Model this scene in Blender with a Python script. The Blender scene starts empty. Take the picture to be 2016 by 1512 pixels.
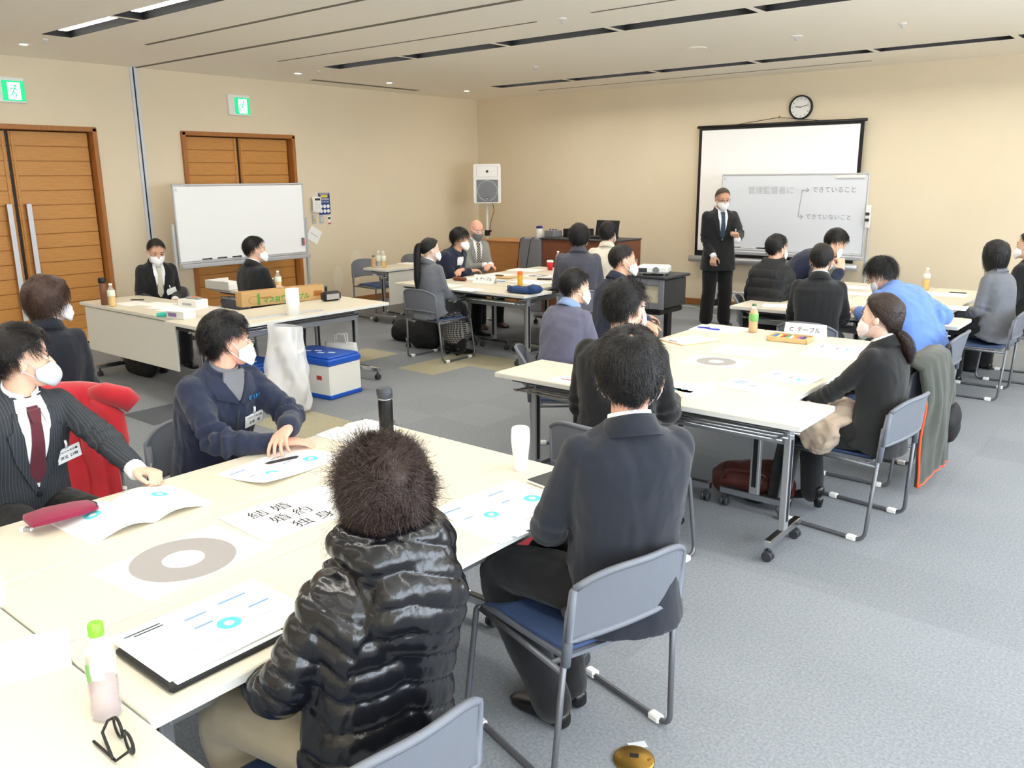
import bpy, bmesh, math, random
import numpy as np
from mathutils import Matrix, Vector, Euler, Quaternion
from mathutils.bvhtree import BVHTree

SC = bpy.context.scene
COL = SC.collection
PI = math.pi
random.seed(7)
RNG = np.random.default_rng(7)

# ------------------------------------------------------------------ camera
CAM_H = 1.80
YAW, PITCH, ROLL, FPX = 0.68959, 0.23985, -0.00877, 1656.6
def _axes():
    f = Vector((-math.sin(YAW)*math.cos(PITCH), math.cos(YAW)*math.cos(PITCH), -math.sin(PITCH)))
    r = Vector((math.cos(YAW), math.sin(YAW), 0)); u = r.cross(f)
    r2 = math.cos(ROLL)*r + math.sin(ROLL)*u; u2 = -math.sin(ROLL)*r + math.cos(ROLL)*u
    return r2, u2, f
CR, CU, CF = _axes()
CAMP = Vector((0, 0, CAM_H))
cd = bpy.data.cameras.new('camera'); cam = bpy.data.objects.new('camera', cd); COL.objects.link(cam)
cd.sensor_fit = 'HORIZONTAL'; cd.sensor_width = 36.0; cd.lens = FPX/2016*36.0; cd.clip_start = 0.05; cd.clip_end = 200
cam.matrix_world = Matrix(((CR.x, CU.x, -CF.x, 0), (CR.y, CU.y, -CF.y, 0), (CR.z, CU.z, -CF.z, CAM_H), (0, 0, 0, 1)))
SC.camera = cam
def ray(px, py): return CR*((px-1008)/FPX) - CU*((py-756)/FPX) + CF
def atz(px, py, z):
    d = ray(px, py); return CAMP + d*((z-CAM_H)/d.z)
def aty(px, py, y):
    d = ray(px, py); return CAMP + d*(y/d.y)
def atx(px, py, x):
    d = ray(px, py); return CAMP + d*(x/d.x)
def atd(px, py, dist):           # at a horizontal distance from the camera
    d = ray(px, py); return CAMP + d*(dist/math.hypot(d.x, d.y))

# ------------------------------------------------------------------ world, exposure
SC.view_settings.view_transform = 'Standard'; SC.view_settings.look = 'None'
SC.view_settings.gamma = 1.0; SC.view_settings.use_curve_mapping = False
SC.view_settings.exposure = 0.68
W = bpy.data.worlds.new('sky'); SC.world = W; W.use_nodes = True
W.node_tree.nodes['Background'].inputs[0].default_value = (0.80, 0.90, 1.0, 1)
W.node_tree.nodes['Background'].inputs[1].default_value = 7.0
LAMP_STRENGTH = 17.5
SC.cycles.sample_clamp_indirect = 6.0
SC.cycles.max_bounces = 12; SC.cycles.diffuse_bounces = 8

# room box (metres); the origin is the floor under the camera
XL, XR, YB, YF, ZC = -9.82, 2.30, 11.05, -4.0, 3.07

# ------------------------------------------------------------------ materials
MATS = {}
def srgb(r, g, b):
    f = lambda c: (c/255)/12.92 if c <= 10.3 else (((c/255)+0.055)/1.055)**2.4
    return (f(r), f(g), f(b), 1.0)
def mat(name, col, rough=0.6, metal=0.0, spec=0.5, bump=0.0, bscale=200.0, var=0.0, vscale=6.0, trans=0.0,
        emit=0.0, alpha=1.0, sheen=0.0, coat=0.0, ior=1.45, stretch=None, sss=0.0):
    if name in MATS: return MATS[name]
    m = bpy.data.materials.new(name); m.use_nodes = True; nt = m.node_tree; b = nt.nodes['Principled BSDF']
    c = srgb(*col)
    b.inputs['Base Color'].default_value = c; b.inputs['Roughness'].default_value = rough
    b.inputs['Metallic'].default_value = metal; b.inputs['Specular IOR Level'].default_value = spec
    b.inputs['IOR'].default_value = ior
    if trans: b.inputs['Transmission Weight'].default_value = trans
    if alpha < 1: b.inputs['Alpha'].default_value = alpha
    if sheen: b.inputs['Sheen Weight'].default_value = sheen; b.inputs['Sheen Roughness'].default_value = 0.6
    if coat: b.inputs['Coat Weight'].default_value = coat
    if sss:
        b.inputs['Subsurface Weight'].default_value = sss; b.inputs['Subsurface Radius'].default_value = (0.02, 0.008, 0.004)
        b.inputs['Subsurface Scale'].default_value = 0.3
    if emit:
        b.inputs['Emission Color'].default_value = c; b.inputs['Emission Strength'].default_value = emit
    if var or bump:
        tc = nt.nodes.new('ShaderNodeTexCoord'); mp = nt.nodes.new('ShaderNodeMapping')
        nt.links.new(tc.outputs['Object'], mp.inputs['Vector'])
        if stretch: mp.inputs['Scale'].default_value = stretch
    if var:
        n = nt.nodes.new('ShaderNodeTexNoise'); n.inputs['Scale'].default_value = vscale; n.inputs['Detail'].default_value = 4
        nt.links.new(mp.outputs[0], n.inputs['Vector'])
        r = nt.nodes.new('ShaderNodeValToRGB')
        r.color_ramp.elements[0].position = 0.3; r.color_ramp.elements[1].position = 0.7
        r.color_ramp.elements[0].color = tuple(max(0, x*(1-var)) for x in c[:3])+(1,)
        r.color_ramp.elements[1].color = tuple(min(1, x*(1+var)) for x in c[:3])+(1,)
        nt.links.new(n.outputs[0], r.inputs[0]); nt.links.new(r.outputs[0], b.inputs['Base Color'])
    if bump:
        n2 = nt.nodes.new('ShaderNodeTexNoise'); n2.inputs['Scale'].default_value = bscale; n2.inputs['Detail'].default_value = 3
        nt.links.new(mp.outputs[0], n2.inputs['Vector'])
        bp = nt.nodes.new('ShaderNodeBump'); bp.inputs['Strength'].default_value = bump; bp.inputs['Distance'].default_value = 0.01
        nt.links.new(n2.outputs[0], bp.inputs['Height']); nt.links.new(bp.outputs[0], b.inputs['Normal'])
    MATS[name] = m
    return m
def M(name): return MATS[name]

# ------------------------------------------------------------------ mesh helpers
def tag(o, label=None, cat=None, group=None, kind=None):
    if label: o['label'] = label
    if cat: o['category'] = cat
    if group: o['group'] = group
    if kind: o['kind'] = kind
    return o
def thing(name, label, cat, loc=(0, 0, 0), rz=0.0, group=None):
    o = bpy.data.objects.new(name, None); COL.objects.link(o); o.empty_display_size = 0.1
    o.location = loc; o.rotation_euler = (0, 0, rz)
    return tag(o, label, cat, group)
def link(name, me, parent=None, loc=None, rot=None):
    o = bpy.data.objects.new(name, me); COL.objects.link(o)
    if parent: o.parent = parent
    if loc is not None: o.location = loc
    if rot is not None: o.rotation_euler = rot
    return o
def perp_frames(P):
    P = [Vector(p) for p in P]; n = len(P); T = []
    for i in range(n):
        a = P[max(0, i-1)]; b = P[min(n-1, i+1)]; t = (b-a)
        T.append(t.normalized() if t.length > 1e-9 else Vector((0, 0, 1)))
    ref = Vector((0, 0, 1)) if abs(T[0].z) < 0.9 else Vector((1, 0, 0))
    u = T[0].cross(ref).normalized(); F = []
    for i in range(n):
        u = (u - T[i]*u.dot(T[i]))
        u = u.normalized() if u.length > 1e-6 else T[i].orthogonal().normalized()
        F.append((u.copy(), T[i].cross(u)))
    return F
def fillet(P, r, k=4):
    P = [Vector(p) for p in P]; out = [P[0]]
    for i in range(1, len(P)-1):
        a = (P[i-1]-P[i]); b = (P[i+1]-P[i]); d = min(r, a.length*0.49, b.length*0.49)
        s = P[i]+a.normalized()*d; e = P[i]+b.normalized()*d
        for j in range(k+1):
            t = j/k; out.append(s*(1-t)**2 + P[i]*2*t*(1-t) + e*t*t)
    out.append(P[-1]); return out
class MB:
    def __init__(s): s.v = []; s.f = []
    def add(s, V, Fs):
        o = len(s.v); s.v += [tuple(p) for p in V]; s.f += [tuple(i+o for i in f) for f in Fs]; return s
    def box(s, c, size, rz=0, rx=0, ry=0):
        R = Euler((rx, ry, rz)).to_matrix(); c = Vector(c); h = [x/2 for x in size]
        V = [c+R@Vector((sx*h[0], sy*h[1], sz*h[2])) for sx in (-1, 1) for sy in (-1, 1) for sz in (-1, 1)]
        return s.add(V, [(0, 1, 3, 2), (4, 6, 7, 5), (0, 4, 5, 1), (2, 3, 7, 6), (0, 2, 6, 4), (1, 5, 7, 3)])
    def bbox(s, c, size, b=0.004, **k):     # box with chamfered vertical and top edges
        x, y, z = [q/2 for q in size]; b = min(b, x*.9, y*.9, z*.9)
        rings = []
        for zz, i in ((-z, b), (-z+b, 0), (z-b, 0), (z, b)):
            rings.append([(sx*(x-i-(b if q else 0)), sy*(y-i-(0 if q else b)), zz) for sx, sy, q in
                          ((-1, -1, 1), (1, -1, 1), (1, -1, 0), (1, 1, 0), (1, 1, 1), (-1, 1, 1), (-1, 1, 0), (-1, -1, 0))])
        m = MB().loft(rings, True); R = Euler((k.get('rx', 0), k.get('ry', 0), k.get('rz', 0))).to_matrix()
        return s.add([Vector(c)+R@Vector(p) for p in m.v], m.f)
    def loft(s, rings, cap=True, closed=True):
        n = len(rings[0]); V = [p for r in rings for p in r]; Fs = []
        for i in range(len(rings)-1):
            for j in range(n if closed else n-1):
                a = i*n+j; b = i*n+(j+1) % n; Fs.append((a, b, b+n, a+n))
        if cap:
            Fs.append(tuple(reversed(range(n)))); Fs.append(tuple((len(rings)-1)*n+j for j in range(n)))
        return s.add(V, Fs)
    def tube(s, P, r, n=8, cap=True, closed=False):
        P = [Vector(p) for p in P]
        if closed: P = P+[P[0]]
        Fr = perp_frames(P); rr = r if isinstance(r, (list, tuple, np.ndarray)) else [r]*len(P)
        return s.loft([[p+(u*math.cos(2*PI*j/n)+w*math.sin(2*PI*j/n))*q for j in range(n)] for p, (u, w), q in zip(P, Fr, rr)], cap)
    def lathe(s, prof, n=20, c=(0, 0, 0), axis='z', hollow=False):
        rings = []
        if hollow: prof = list(prof)+[prof[0]]
        for r, z in prof:
            ring = []
            for j in range(n):
                a = 2*PI*j/n; q = (r*math.cos(a), r*math.sin(a), z)
                if axis == 'y': q = (q[0], -q[2], q[1])
                if axis == 'x': q = (q[2], q[0], q[1])
                ring.append((q[0]+c[0], q[1]+c[1], q[2]+c[2]))
            rings.append(ring)
        return s.loft(rings, not hollow)
    def ell(s, c, r, R=None, n=16, m=10):
        rings = []; c = Vector(c)
        for i in range(m+1):
            t = PI*i/m; t = min(max(t, 0.02), PI-0.02); ring = []
            for j in range(n):
                a = 2*PI*j/n; p = Vector((r[0]*math.sin(t)*math.cos(a), r[1]*math.sin(t)*math.sin(a), -r[2]*math.cos(t)))
                ring.append(c+(R@p if R else p))
            rings.append(ring)
        return s.loft(rings, True)
    def prism(s, poly, z0, z1):
        n = len(poly); V = [(x, y, z0) for x, y in poly]+[(x, y, z1) for x, y in poly]
        Fs = [tuple(reversed(range(n))), tuple(range(n, 2*n))]+[(i, (i+1) % n, (i+1) % n+n, i+n) for i in range(n)]
        return s.add(V, Fs)
    def mesh(s, name, m, smooth=False):
        me = bpy.data.meshes.new(name); me.from_pydata([tuple(p) for p in s.v], [], s.f); me.materials.append(m)
        if smooth: me.shade_smooth()
        me.update(); return me
    def build(s, name, m, parent=None, smooth=False, loc=None, rot=None):
        return link(name, s.mesh(name, m, smooth), parent, loc, rot)
def autosmooth(o, ang=40):
    o.data.shade_smooth()
    try: o.data.set_sharp_from_angle(angle=math.radians(ang))
    except Exception: pass
    return o
def copy_tree(o, parent=None, loc=None, rz=None):
    c = o.copy(); COL.objects.link(c); c.parent = parent
    if loc is not None: c.location = loc
    if rz is not None: c.rotation_euler = (0, 0, rz)
    for ch in o.children: copy_tree(ch, c)
    return c
def text_mesh(body, size, name='lettering', extrude=0.0, align='CENTER', bold=0.0):
    cu = bpy.data.curves.new(name, 'FONT'); cu.body = body; cu.size = size; cu.align_x = align; cu.align_y = 'CENTER'
    cu.extrude = extrude; cu.resolution_u = 3; cu.offset = bold
    o = bpy.data.objects.new(name, cu); COL.objects.link(o)
    dg = bpy.context.evaluated_depsgraph_get(); me = bpy.data.meshes.new_from_object(o.evaluated_get(dg))
    bpy.data.objects.remove(o); bpy.data.curves.remove(cu); me.name = name; return me
def lettering(body, size, m, parent, loc, rot, align='CENTER', bold=0.0, name='lettering'):
    me = text_mesh(body, size, name, 0.0, align, bold); me.materials.clear(); me.materials.append(m)
    return link(name, me, parent, loc, rot)
# ------------------------------------------------------------------ surface materials
def wall_mat():
    m = mat('wall_paint', (226, 212, 186), 0.85, spec=0.2)
    nt = m.node_tree; b = nt.nodes['Principled BSDF']
    tc = nt.nodes.new('ShaderNodeTexCoord')
    n = nt.nodes.new('ShaderNodeTexNoise'); n.inputs['Scale'].default_value = 1.3; n.inputs['Detail'].default_value = 3
    nt.links.new(tc.outputs['Object'], n.inputs['Vector'])
    r = nt.nodes.new('ShaderNodeValToRGB'); r.color_ramp.elements[0].color = srgb(223, 209, 182); r.color_ramp.elements[1].color = srgb(230, 217, 192)
    nt.links.new(n.outputs[0], r.inputs[0])
    last = r.outputs[0]
    # two pale touched-up paint patches low on the left wall
    for cy, cz, ry, rz in ((7.93, 0.40, 0.09, 0.18), (8.28, 0.55, 0.13, 0.24)):
        mp = nt.nodes.new('ShaderNodeMapping'); mp.vector_type = 'TEXTURE'
        mp.inputs['Location'].default_value = (XL, cy, cz); mp.inputs['Scale'].default_value = (0.1, ry, rz)
        nt.links.new(tc.outputs['Object'], mp.inputs[0])
        ln = nt.nodes.new('ShaderNodeVectorMath'); ln.operation = 'LENGTH'; nt.links.new(mp.outputs[0], ln.inputs[0])
        cr = nt.nodes.new('ShaderNodeMapRange'); cr.inputs['From Min'].default_value = 1.05; cr.inputs['From Max'].default_value = 0.9
        cr.inputs['To Max'].default_value = 0.55
        nt.links.new(ln.outputs['Value'], cr.inputs['Value'])
        mx = nt.nodes.new('ShaderNodeMix'); mx.data_type = 'RGBA'
        nt.links.new(cr.outputs[0], mx.inputs['Factor']); nt.links.new(last, mx.inputs['A']); mx.inputs['B'].default_value = srgb(236, 228, 210)
        last = mx.outputs['Result']
    nt.links.new(last, b.inputs['Base Color'])
    n2 = nt.nodes.new('ShaderNodeTexNoise'); n2.inputs['Scale'].default_value = 160; nt.links.new(tc.outputs['Object'], n2.inputs['Vector'])
    bp = nt.nodes.new('ShaderNodeBump'); bp.inputs['Strength'].default_value = 0.08; nt.links.new(n2.outputs[0], bp.inputs['Height']); nt.links.new(bp.outputs[0], b.inputs['Normal'])
    return m
wall_mat()
mat('ceiling_paint', (250, 243, 228), 0.9, spec=0.15, bump=0.05, bscale=120)
mat('groove', (120, 112, 98), 0.9)
mat('slot_dark', (7, 8, 10), 0.8, spec=0.1)
mat('lamp', (255, 249, 238), 0.5, emit=LAMP_STRENGTH)
mat('downlight', (255, 240, 210), 0.5, emit=10)
mat('white_metal', (232, 231, 226), 0.45)
mat('alu', (198, 201, 207), 0.38, metal=0.45)
mat('rail_white', (212, 216, 226), 0.4)
mat('alu_dark', (70, 74, 82), 0.5, metal=0.3)
mat('chrome', (205, 208, 212), 0.18, metal=1.0)
mat('steel_grey', (112, 114, 120), 0.4, metal=0.6)
mat('black_plastic', (24, 24, 26), 0.45)
mat('dark_plastic', (52, 54, 58), 0.5)
mat('grey_plastic', (120, 122, 128), 0.5)
mat('white_plastic', (238, 238, 234), 0.45)
mat('white_gloss', (243, 245, 246), 0.22)
mat('laminate', (216, 209, 191), 0.42, spec=0.4)
mat('edge_band', (222, 221, 216), 0.4)
mat('table_frame', (168, 170, 173), 0.4, metal=0.6)
mat('panel_white', (222, 221, 214), 0.55)
mat('chair_shell', (108, 112, 121), 0.5, bump=0.06, bscale=500)
mat('seat_blue', (62, 82, 122), 0.85, bump=0.15, bscale=700)
mat('seat_grey', (92, 98, 104), 0.85, bump=0.15, bscale=700)
mat('paper', (248, 248, 246), 0.75, spec=0.2)
mat('ink', (40, 40, 44), 0.8); mat('ink_grey', (120, 122, 126), 0.8); mat('ink_light', (172, 176, 182), 0.8); mat('print_grey', (160, 156, 154), 0.8)
mat('print_cyan', (96, 208, 220), 0.8); mat('print_blue', (120, 160, 205), 0.8); mat('print_paleblue', (214, 230, 240), 0.8)
mat('red_print', (200, 70, 74), 0.8); mat('green_print', (70, 150, 60), 0.7)
mat('skirting', (150, 100, 52), 0.5, var=0.15, vscale=8, stretch=(0.3, 0.3, 6))
def wood_mat(name, base, dark, scale, along):
    if name in MATS: return
    m = mat(name, base, 0.45)
    nt = m.node_tree; b = nt.nodes['Principled BSDF']; tc = nt.nodes.new('ShaderNodeTexCoord'); mp = nt.nodes.new('ShaderNodeMapping')
    nt.links.new(tc.outputs['Object'], mp.inputs[0]); mp.inputs['Scale'].default_value = along
    n = nt.nodes.new('ShaderNodeTexNoise'); n.inputs['Scale'].default_value = scale; n.inputs['Detail'].default_value = 5; n.inputs['Roughness'].default_value = 0.6
    nt.links.new(mp.outputs[0], n.inputs['Vector'])
    r = nt.nodes.new('ShaderNodeValToRGB'); r.color_ramp.elements[0].position = 0.35; r.color_ramp.elements[1].position = 0.65
    r.color_ramp.elements[0].color = srgb(*dark); r.color_ramp.elements[1].color = srgb(*base)
    nt.links.new(n.outputs[0], r.inputs[0]); nt.links.new(r.outputs[0], b.inputs['Base Color'])
wood_mat('door_wood', (202, 146, 78), (188, 130, 64), 9, (1, 0.8, 14))
wood_mat('frame_wood', (176, 116, 58), (158, 100, 48), 9, (10, 10, 0.6))
wood_mat('cabinet_wood', (196, 140, 84), (182, 124, 70), 9, (1, 1, 10))
wood_mat('desk_wood', (132, 78, 52), (116, 66, 44), 9, (0.8, 1, 14))
wood_mat('tray_wood', (216, 184, 132), (200, 166, 112), 30, (1, 8, 1))
mat('cardboard', (196, 160, 108), 0.8, var=0.06, vscale=3)
mat('brass', (178, 142, 70), 0.3, metal=0.9)
mat('exit_green', (20, 176, 110), 0.5, emit=0.9); mat('exit_white', (240, 255, 246), 0.5, emit=1.1)
def carpet(name, col):
    m = mat(name, col, 0.95, spec=0.1)
    nt = m.node_tree; b = nt.nodes['Principled BSDF']; tc = nt.nodes.new('ShaderNodeTexCoord')
    gi = nt.nodes.new('ShaderNodeObjectInfo')
    n = nt.nodes.new('ShaderNodeTexNoise'); n.inputs['Scale'].default_value = 90; n.inputs['Detail'].default_value = 4
    nt.links.new(tc.outputs['Object'], n.inputs['Vector'])
    c = srgb(*col)
    r = nt.nodes.new('ShaderNodeValToRGB'); r.color_ramp.elements[0].position = 0.3; r.color_ramp.elements[1].position = 0.7
    r.color_ramp.elements[0].color = tuple(x*0.82 for x in c[:3])+(1,); r.color_ramp.elements[1].color = tuple(x*1.16 for x in c[:3])+(1,)
    nt.links.new(n.outputs[0], r.inputs[0])
    hv = nt.nodes.new('ShaderNodeHueSaturation'); nt.links.new(r.outputs[0], hv.inputs['Color'])
    mr = nt.nodes.new('ShaderNodeMapRange'); mr.inputs['To Min'].default_value = 0.95; mr.inputs['To Max'].default_value = 1.05
    nt.links.new(gi.outputs['Random'], mr.inputs['Value']); nt.links.new(mr.outputs[0], hv.inputs['Value'])
    nt.links.new(hv.outputs[0], b.inputs['Base Color'])
    n2 = nt.nodes.new('ShaderNodeTexNoise'); n2.inputs['Scale'].default_value = 420; nt.links.new(tc.outputs['Object'], n2.inputs['Vector'])
    bp = nt.nodes.new('ShaderNodeBump'); bp.inputs['Strength'].default_value = 0.5; bp.inputs['Distance'].default_value = 0.004
    nt.links.new(n2.outputs[0], bp.inputs['Height']); nt.links.new(bp.outputs[0], b.inputs['Normal'])
carpet('carpet_grey', (136, 140, 146)); carpet('carpet_beige', (168, 162, 140)); carpet('carpet_dark', (92, 96, 102))

# ------------------------------------------------------------------ floor with carpet tiles
def struct(name, mb, m, label=None, **k):
    o = mb.build(name, m, **k); o['kind'] = 'structure'
    if label: o['label'] = label
    return o
floor = struct('floor', MB().box(((XL+XR)/2, (YB+YF)/2, -0.06), (XR-XL, YB-YF, 0.10)), M('carpet_dark'), 'grey carpet tile floor of the meeting room')
TS = 0.5
tile_me = {}
for k in ('carpet_grey', 'carpet_beige', 'carpet_dark'):
    tile_me[k] = MB().box((0, 0, -0.005), (TS-0.0003, TS-0.0003, 0.010)).mesh('carpet_tile', M(k))
BEIGE = [atz(940, 706, 0), atz(985, 716, 0), atz(1005, 726, 0), atz(600, 815, 0), atz(640, 845, 0), atz(1345, 615, 0), atz(1030, 1080, 0), atz(1300, 600, 0), atz(720, 690, 0), atz(860, 730, 0)]
DARK = [atz(318, 826, 0)]
def tcell(p): return (math.floor(p.x/TS), math.floor(p.y/TS))
bset = {tcell(p) for p in BEIGE}; dset = {tcell(p) for p in DARK}
cells = []
for i in range(math.floor(XL/TS), math.ceil(XR/TS)):
    for j in range(math.floor(YF/TS), math.ceil(YB/TS)):
        x, y = (i+.5)*TS, (j+.5)*TS
        if x-TS/2 < XL-.25 or x+TS/2 > XR+.25 or y-TS/2 < YF-.3 or y+TS/2 > YB+.3: continue
        d = Vector((x, y, 0))-CAMP; w = d.dot(CF)
        if w > 0.1:
            u = d.dot(CR)/w*FPX; v = -d.dot(CU)/w*FPX
            seen = abs(u) < 1130 and abs(v) < 880
        else: seen = False
        cells.append((0 if seen else 1, d.length, i, j, x, y))
cells.sort()
rest = MB()
for k, (s, d, i, j, x, y) in enumerate(cells):
    x0, x1, y0, y1 = max(x-TS/2, XL), min(x+TS/2, XR), max(y-TS/2, YF), min(y+TS/2, YB)
    full = (x1-x0 > TS-.01) and (y1-y0 > TS-.01)
    if s == 0 and k < 296 and full:
        kk = 'carpet_beige' if (i, j) in bset else 'carpet_dark' if (i, j) in dset else 'carpet_grey'
        link('carpet_tile', tile_me[kk], floor, (x, y, 0))
    else:
        rest.box(((x0+x1)/2, (y0+y1)/2, -0.005), (x1-x0-.0003, y1-y0-.0003, 0.010))
ro = rest.build('carpet_tiles_beyond', M('carpet_grey'), floor); ro['kind'] = 'stuff'

# ------------------------------------------------------------------ ceiling with recessed lamp slots
BX = [(-8.25+1.312*i, -8.25+1.312*i+1.25) for i in range(8)]
ROWS = [(-2.58, -2.32), (0.44, 0.70), (3.51, 3.77), (6.60, 6.86), (9.57, 9.83)]
def grid_slab(xs, ys, holes, z0, z1):
    mb = MB()
    for i in range(len(xs)-1):
        for j in range(len(ys)-1):
            cx, cy = (xs[i]+xs[i+1])/2, (ys[j]+ys[j+1])/2
            if any(a < cx < b and c < cy < d for a, b, c, d in holes): continue
            mb.box((cx, cy, (z0+z1)/2), (xs[i+1]-xs[i], ys[j+1]-ys[j], z1-z0))
    return mb
holes = [(a, b, c, d) for a, b in BX for c, d in ROWS]
xs = sorted({XL-.1, XR+.1} | {q for p in BX for q in p}); ys = sorted({YF-.1, YB+.1} | {q for p in ROWS for q in p})
ceiling = struct('ceiling', grid_slab(xs, ys, holes, ZC, ZC+0.02), M('ceiling_paint'), 'off-white ceiling with rows of recessed lamp slots')
struct('ceiling_void', MB().box(((XL+XR)/2, (YB+YF)/2, ZC+0.33), (XR-XL+.4, YB-YF+.4, 0.04)), M('slot_dark'), parent=ceiling)
DEPTH = 0.16
slot_mb = MB(); l0, w0 = 1.25, 0.26; t = 0.008
for sx in (-1, 1): slot_mb.box((sx*(l0/2-t/2), 0, DEPTH/2), (t, w0, DEPTH))
for sy in (-1, 1): slot_mb.box((0, sy*(w0/2-t/2), DEPTH/2), (l0, t, DEPTH))
slot_mb.box((0, 0, DEPTH), (l0, w0, t))
slot_me = slot_mb.mesh('housing', M('slot_dark'))
lamp_me = MB().bbox((-.05, 0.0, 0.057), (1.04, 0.16, 0.03), 0.010).mesh('lamp_diffuser', M('lamp'))
names_row = ['behind the camera', 'above the camera', 'above the staff tables', 'across the middle of the room', 'along the back wall']
for ri, (c, d) in enumerate(ROWS):
    for bi, (a, b) in enumerate(BX):
        t_ = thing('ceiling_light', 'recessed ceiling light, %s from the left in the row %s' % (['first', 'second', 'third', 'fourth', 'fifth', 'sixth', 'seventh', 'eighth'][bi], names_row[ri]), 'ceiling light', ((a+b)/2, (c+d)/2, ZC), 0, 'recessed linear ceiling lights')
        link('housing', slot_me, t_); link('lamp_diffuser', lamp_me, t_)
# thin track grooves and air slots in the ceiling
for q, (x0, x1, y, w) in enumerate(((-8.14, XR, 4.42, 0.035), (XL, XR, 5.18, 0.05), (-8.22, -4.62, 5.97, 0.02), (-4.06, XR, 5.95, 0.02), (-8.1, -3.3, 10.5, 0.02))):
    struct('trim_%d' % (q+1), MB().box(((x0+x1)/2, y, ZC-0.001), (x1-x0, w, 0.006)), M('groove'), 'thin dark groove running across the ceiling')
struct('trim_6', MB().box((-9.37, 8.27, ZC-0.001), (0.10, 1.9, 0.006)), M('groove'), 'dark air slot in the ceiling beside the left wall')
for q, (x, y) in enumerate(((-8.95, 3.64), (-8.95, 6.78), (-8.92, 8.26), (-8.91, 9.8))):
    t_ = thing('downlight', 'small round lit downlight, %s along the left wall' % ['first from the near end', 'second from the near end', 'third from the near end', 'last, nearest the far corner'][q], 'downlight', (x, y, ZC), 0, 'small downlights along the left wall')
    MB().lathe([(0.035, -0.001), (0.06, -0.006), (0.06, 0.0), (0.035, 0.0)], 20, hollow=True).build('rim', M('white_metal'), t_)
    MB().lathe([(0.034, -0.003), (0.034, 0.0)], 20).build('bulb', M('downlight'), t_)
for q, (px, py, r, lab, nm) in enumerate(((1107, 36, 0.035, 'small sprinkler head on the ceiling in front of the middle slots', 'sprinkler'), (1053, 131, 0.035, 'small sprinkler head on the ceiling between middle and far slots', 'sprinkler'),
      (1777, 46, 0.035, 'small sprinkler head on the ceiling at upper right', 'sprinkler'), (1567, 71, 0.06, 'small ceiling sensor with dark centre right of the round speaker', 'ceiling_sensor'), (1370, 95, 0.11, 'flat round ceiling speaker plate', 'ceiling_speaker'),
      (90, 77, 0.025, 'tiny sprinkler head beside the lit left slot', 'sprinkler'), (627, 139, 0.025, 'tiny sprinkler head at the left end of the middle slots', 'sprinkler'))):
    p = atz(px, py, ZC); t_ = thing(nm, lab, nm.replace('_', ' '), (p.x, p.y, ZC))
    if r > 0.1: MB().lathe([(r*.9, -0.008), (r, -0.004), (r, 0)], 24).build('plate', M('ceiling_paint'), t_)
    else:
        MB().lathe([(r*.5, -0.012), (r, -0.006), (r, 0)], 16).build('plate', M('white_metal'), t_)
        MB().lathe([(0.004, -0.04), (0.012, -0.035), (0.008, -0.01)], 10).build('nozzle', M('alu'), t_)

# ------------------------------------------------------------------ walls
D1 = (2.83, 4.62); D2 = (5.65, 7.29); DH = 2.38
TH = 0.14
def wall_x(x, y0, y1, holes, sgn):        # wall in the plane x, thickness outwards, with rectangular holes (ya,yb,za,zb)
    ys = sorted({y0, y1} | {h[0] for h in holes} | {h[1] for h in holes}); zs = sorted({-0.1, ZC+0.1} | {h[2] for h in holes} | {h[3] for h in holes})
    mb = MB()
    for i in range(len(ys)-1):
        for j in range(len(zs)-1):
            cy, cz = (ys[i]+ys[i+1])/2, (zs[j]+zs[j+1])/2
            if any(h[0] < cy < h[1] and h[2] < cz < h[3] for h in holes): continue
            mb.box((x+sgn*TH/2, cy, cz), (TH, ys[i+1]-ys[i], zs[j+1]-zs[j]))
    return mb
struct('wall_left', wall_x(XL, YF, YB+TH, [(D1[0], D1[1], -0.1, DH), (D2[0], D2[1], -0.1, DH)], -1), M('wall_paint'), 'beige painted wall with two double doors')
struct('wall_back', MB().box(((XL+XR)/2, YB+TH/2, ZC/2), (XR-XL, TH, ZC+.2)), M('wall_paint'), 'beige painted wall behind the projection screen')
WIN = [(-3.6+2.45*i, -3.6+2.45*i+2.15) for i in range(5)]
struct('wall_right', wall_x(XR, YF, YB+TH, [(a, b, 0.75, 2.65) for a, b in WIN], 1), M('wall_paint'), 'window wall on the right, out of view')
struct('wall_front', MB().box(((XL+XR)/2, YF-TH/2, ZC/2), (XR-XL, TH, ZC+.2)), M('wall_paint'), 'plain wall behind the camera, out of view')
for q, (a, b) in enumerate(WIN):
    w = thing('window_%d' % (q+1), 'aluminium window in the right wall', None, (XR+0.05, (a+b)/2, 1.70)); w['kind'] = 'structure'
    mb = MB()
    for sy in (-1, 0, 1): mb.box((0, sy*(b-a-.05)/2, 0), (0.05, 0.05, 1.9))
    for sz in (-1, 1): mb.box((0, 0, sz*0.925), (0.05, b-a, 0.05))
    mb.build('window_frame', M('alu'), w)
    ld = bpy.data.lights.new('daylight_portal', 'AREA'); ld.shape = 'RECTANGLE'; ld.size = 1.9; ld.size_y = b-a; ld.cycles.is_portal = True
    lo = bpy.data.objects.new('daylight_portal', ld); COL.objects.link(lo); lo.parent = w; lo.location = (0.06, 0, 0); lo.rotation_euler = (0, PI/2, 0); lo['kind'] = 'helper'
# skirting
for q, (y0, y1) in enumerate(((YF, D1[0]), (D1[1], D2[0]), (D2[1], YB))):
    struct('baseboard_left' if q == 0 else 'baseboard_left.%03d' % q, MB().box((XL+0.006, (y0+y1)/2, 0.045), (0.012, y1-y0, 0.09)), M('skirting'), 'brown wooden skirting along the left wall')
struct('baseboard_back', MB().box(((XL+XR)/2, YB-0.006, 0.045), (XR-XL, 0.012, 0.09)), M('skirting'), 'brown wooden skirting along the back wall')
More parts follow.
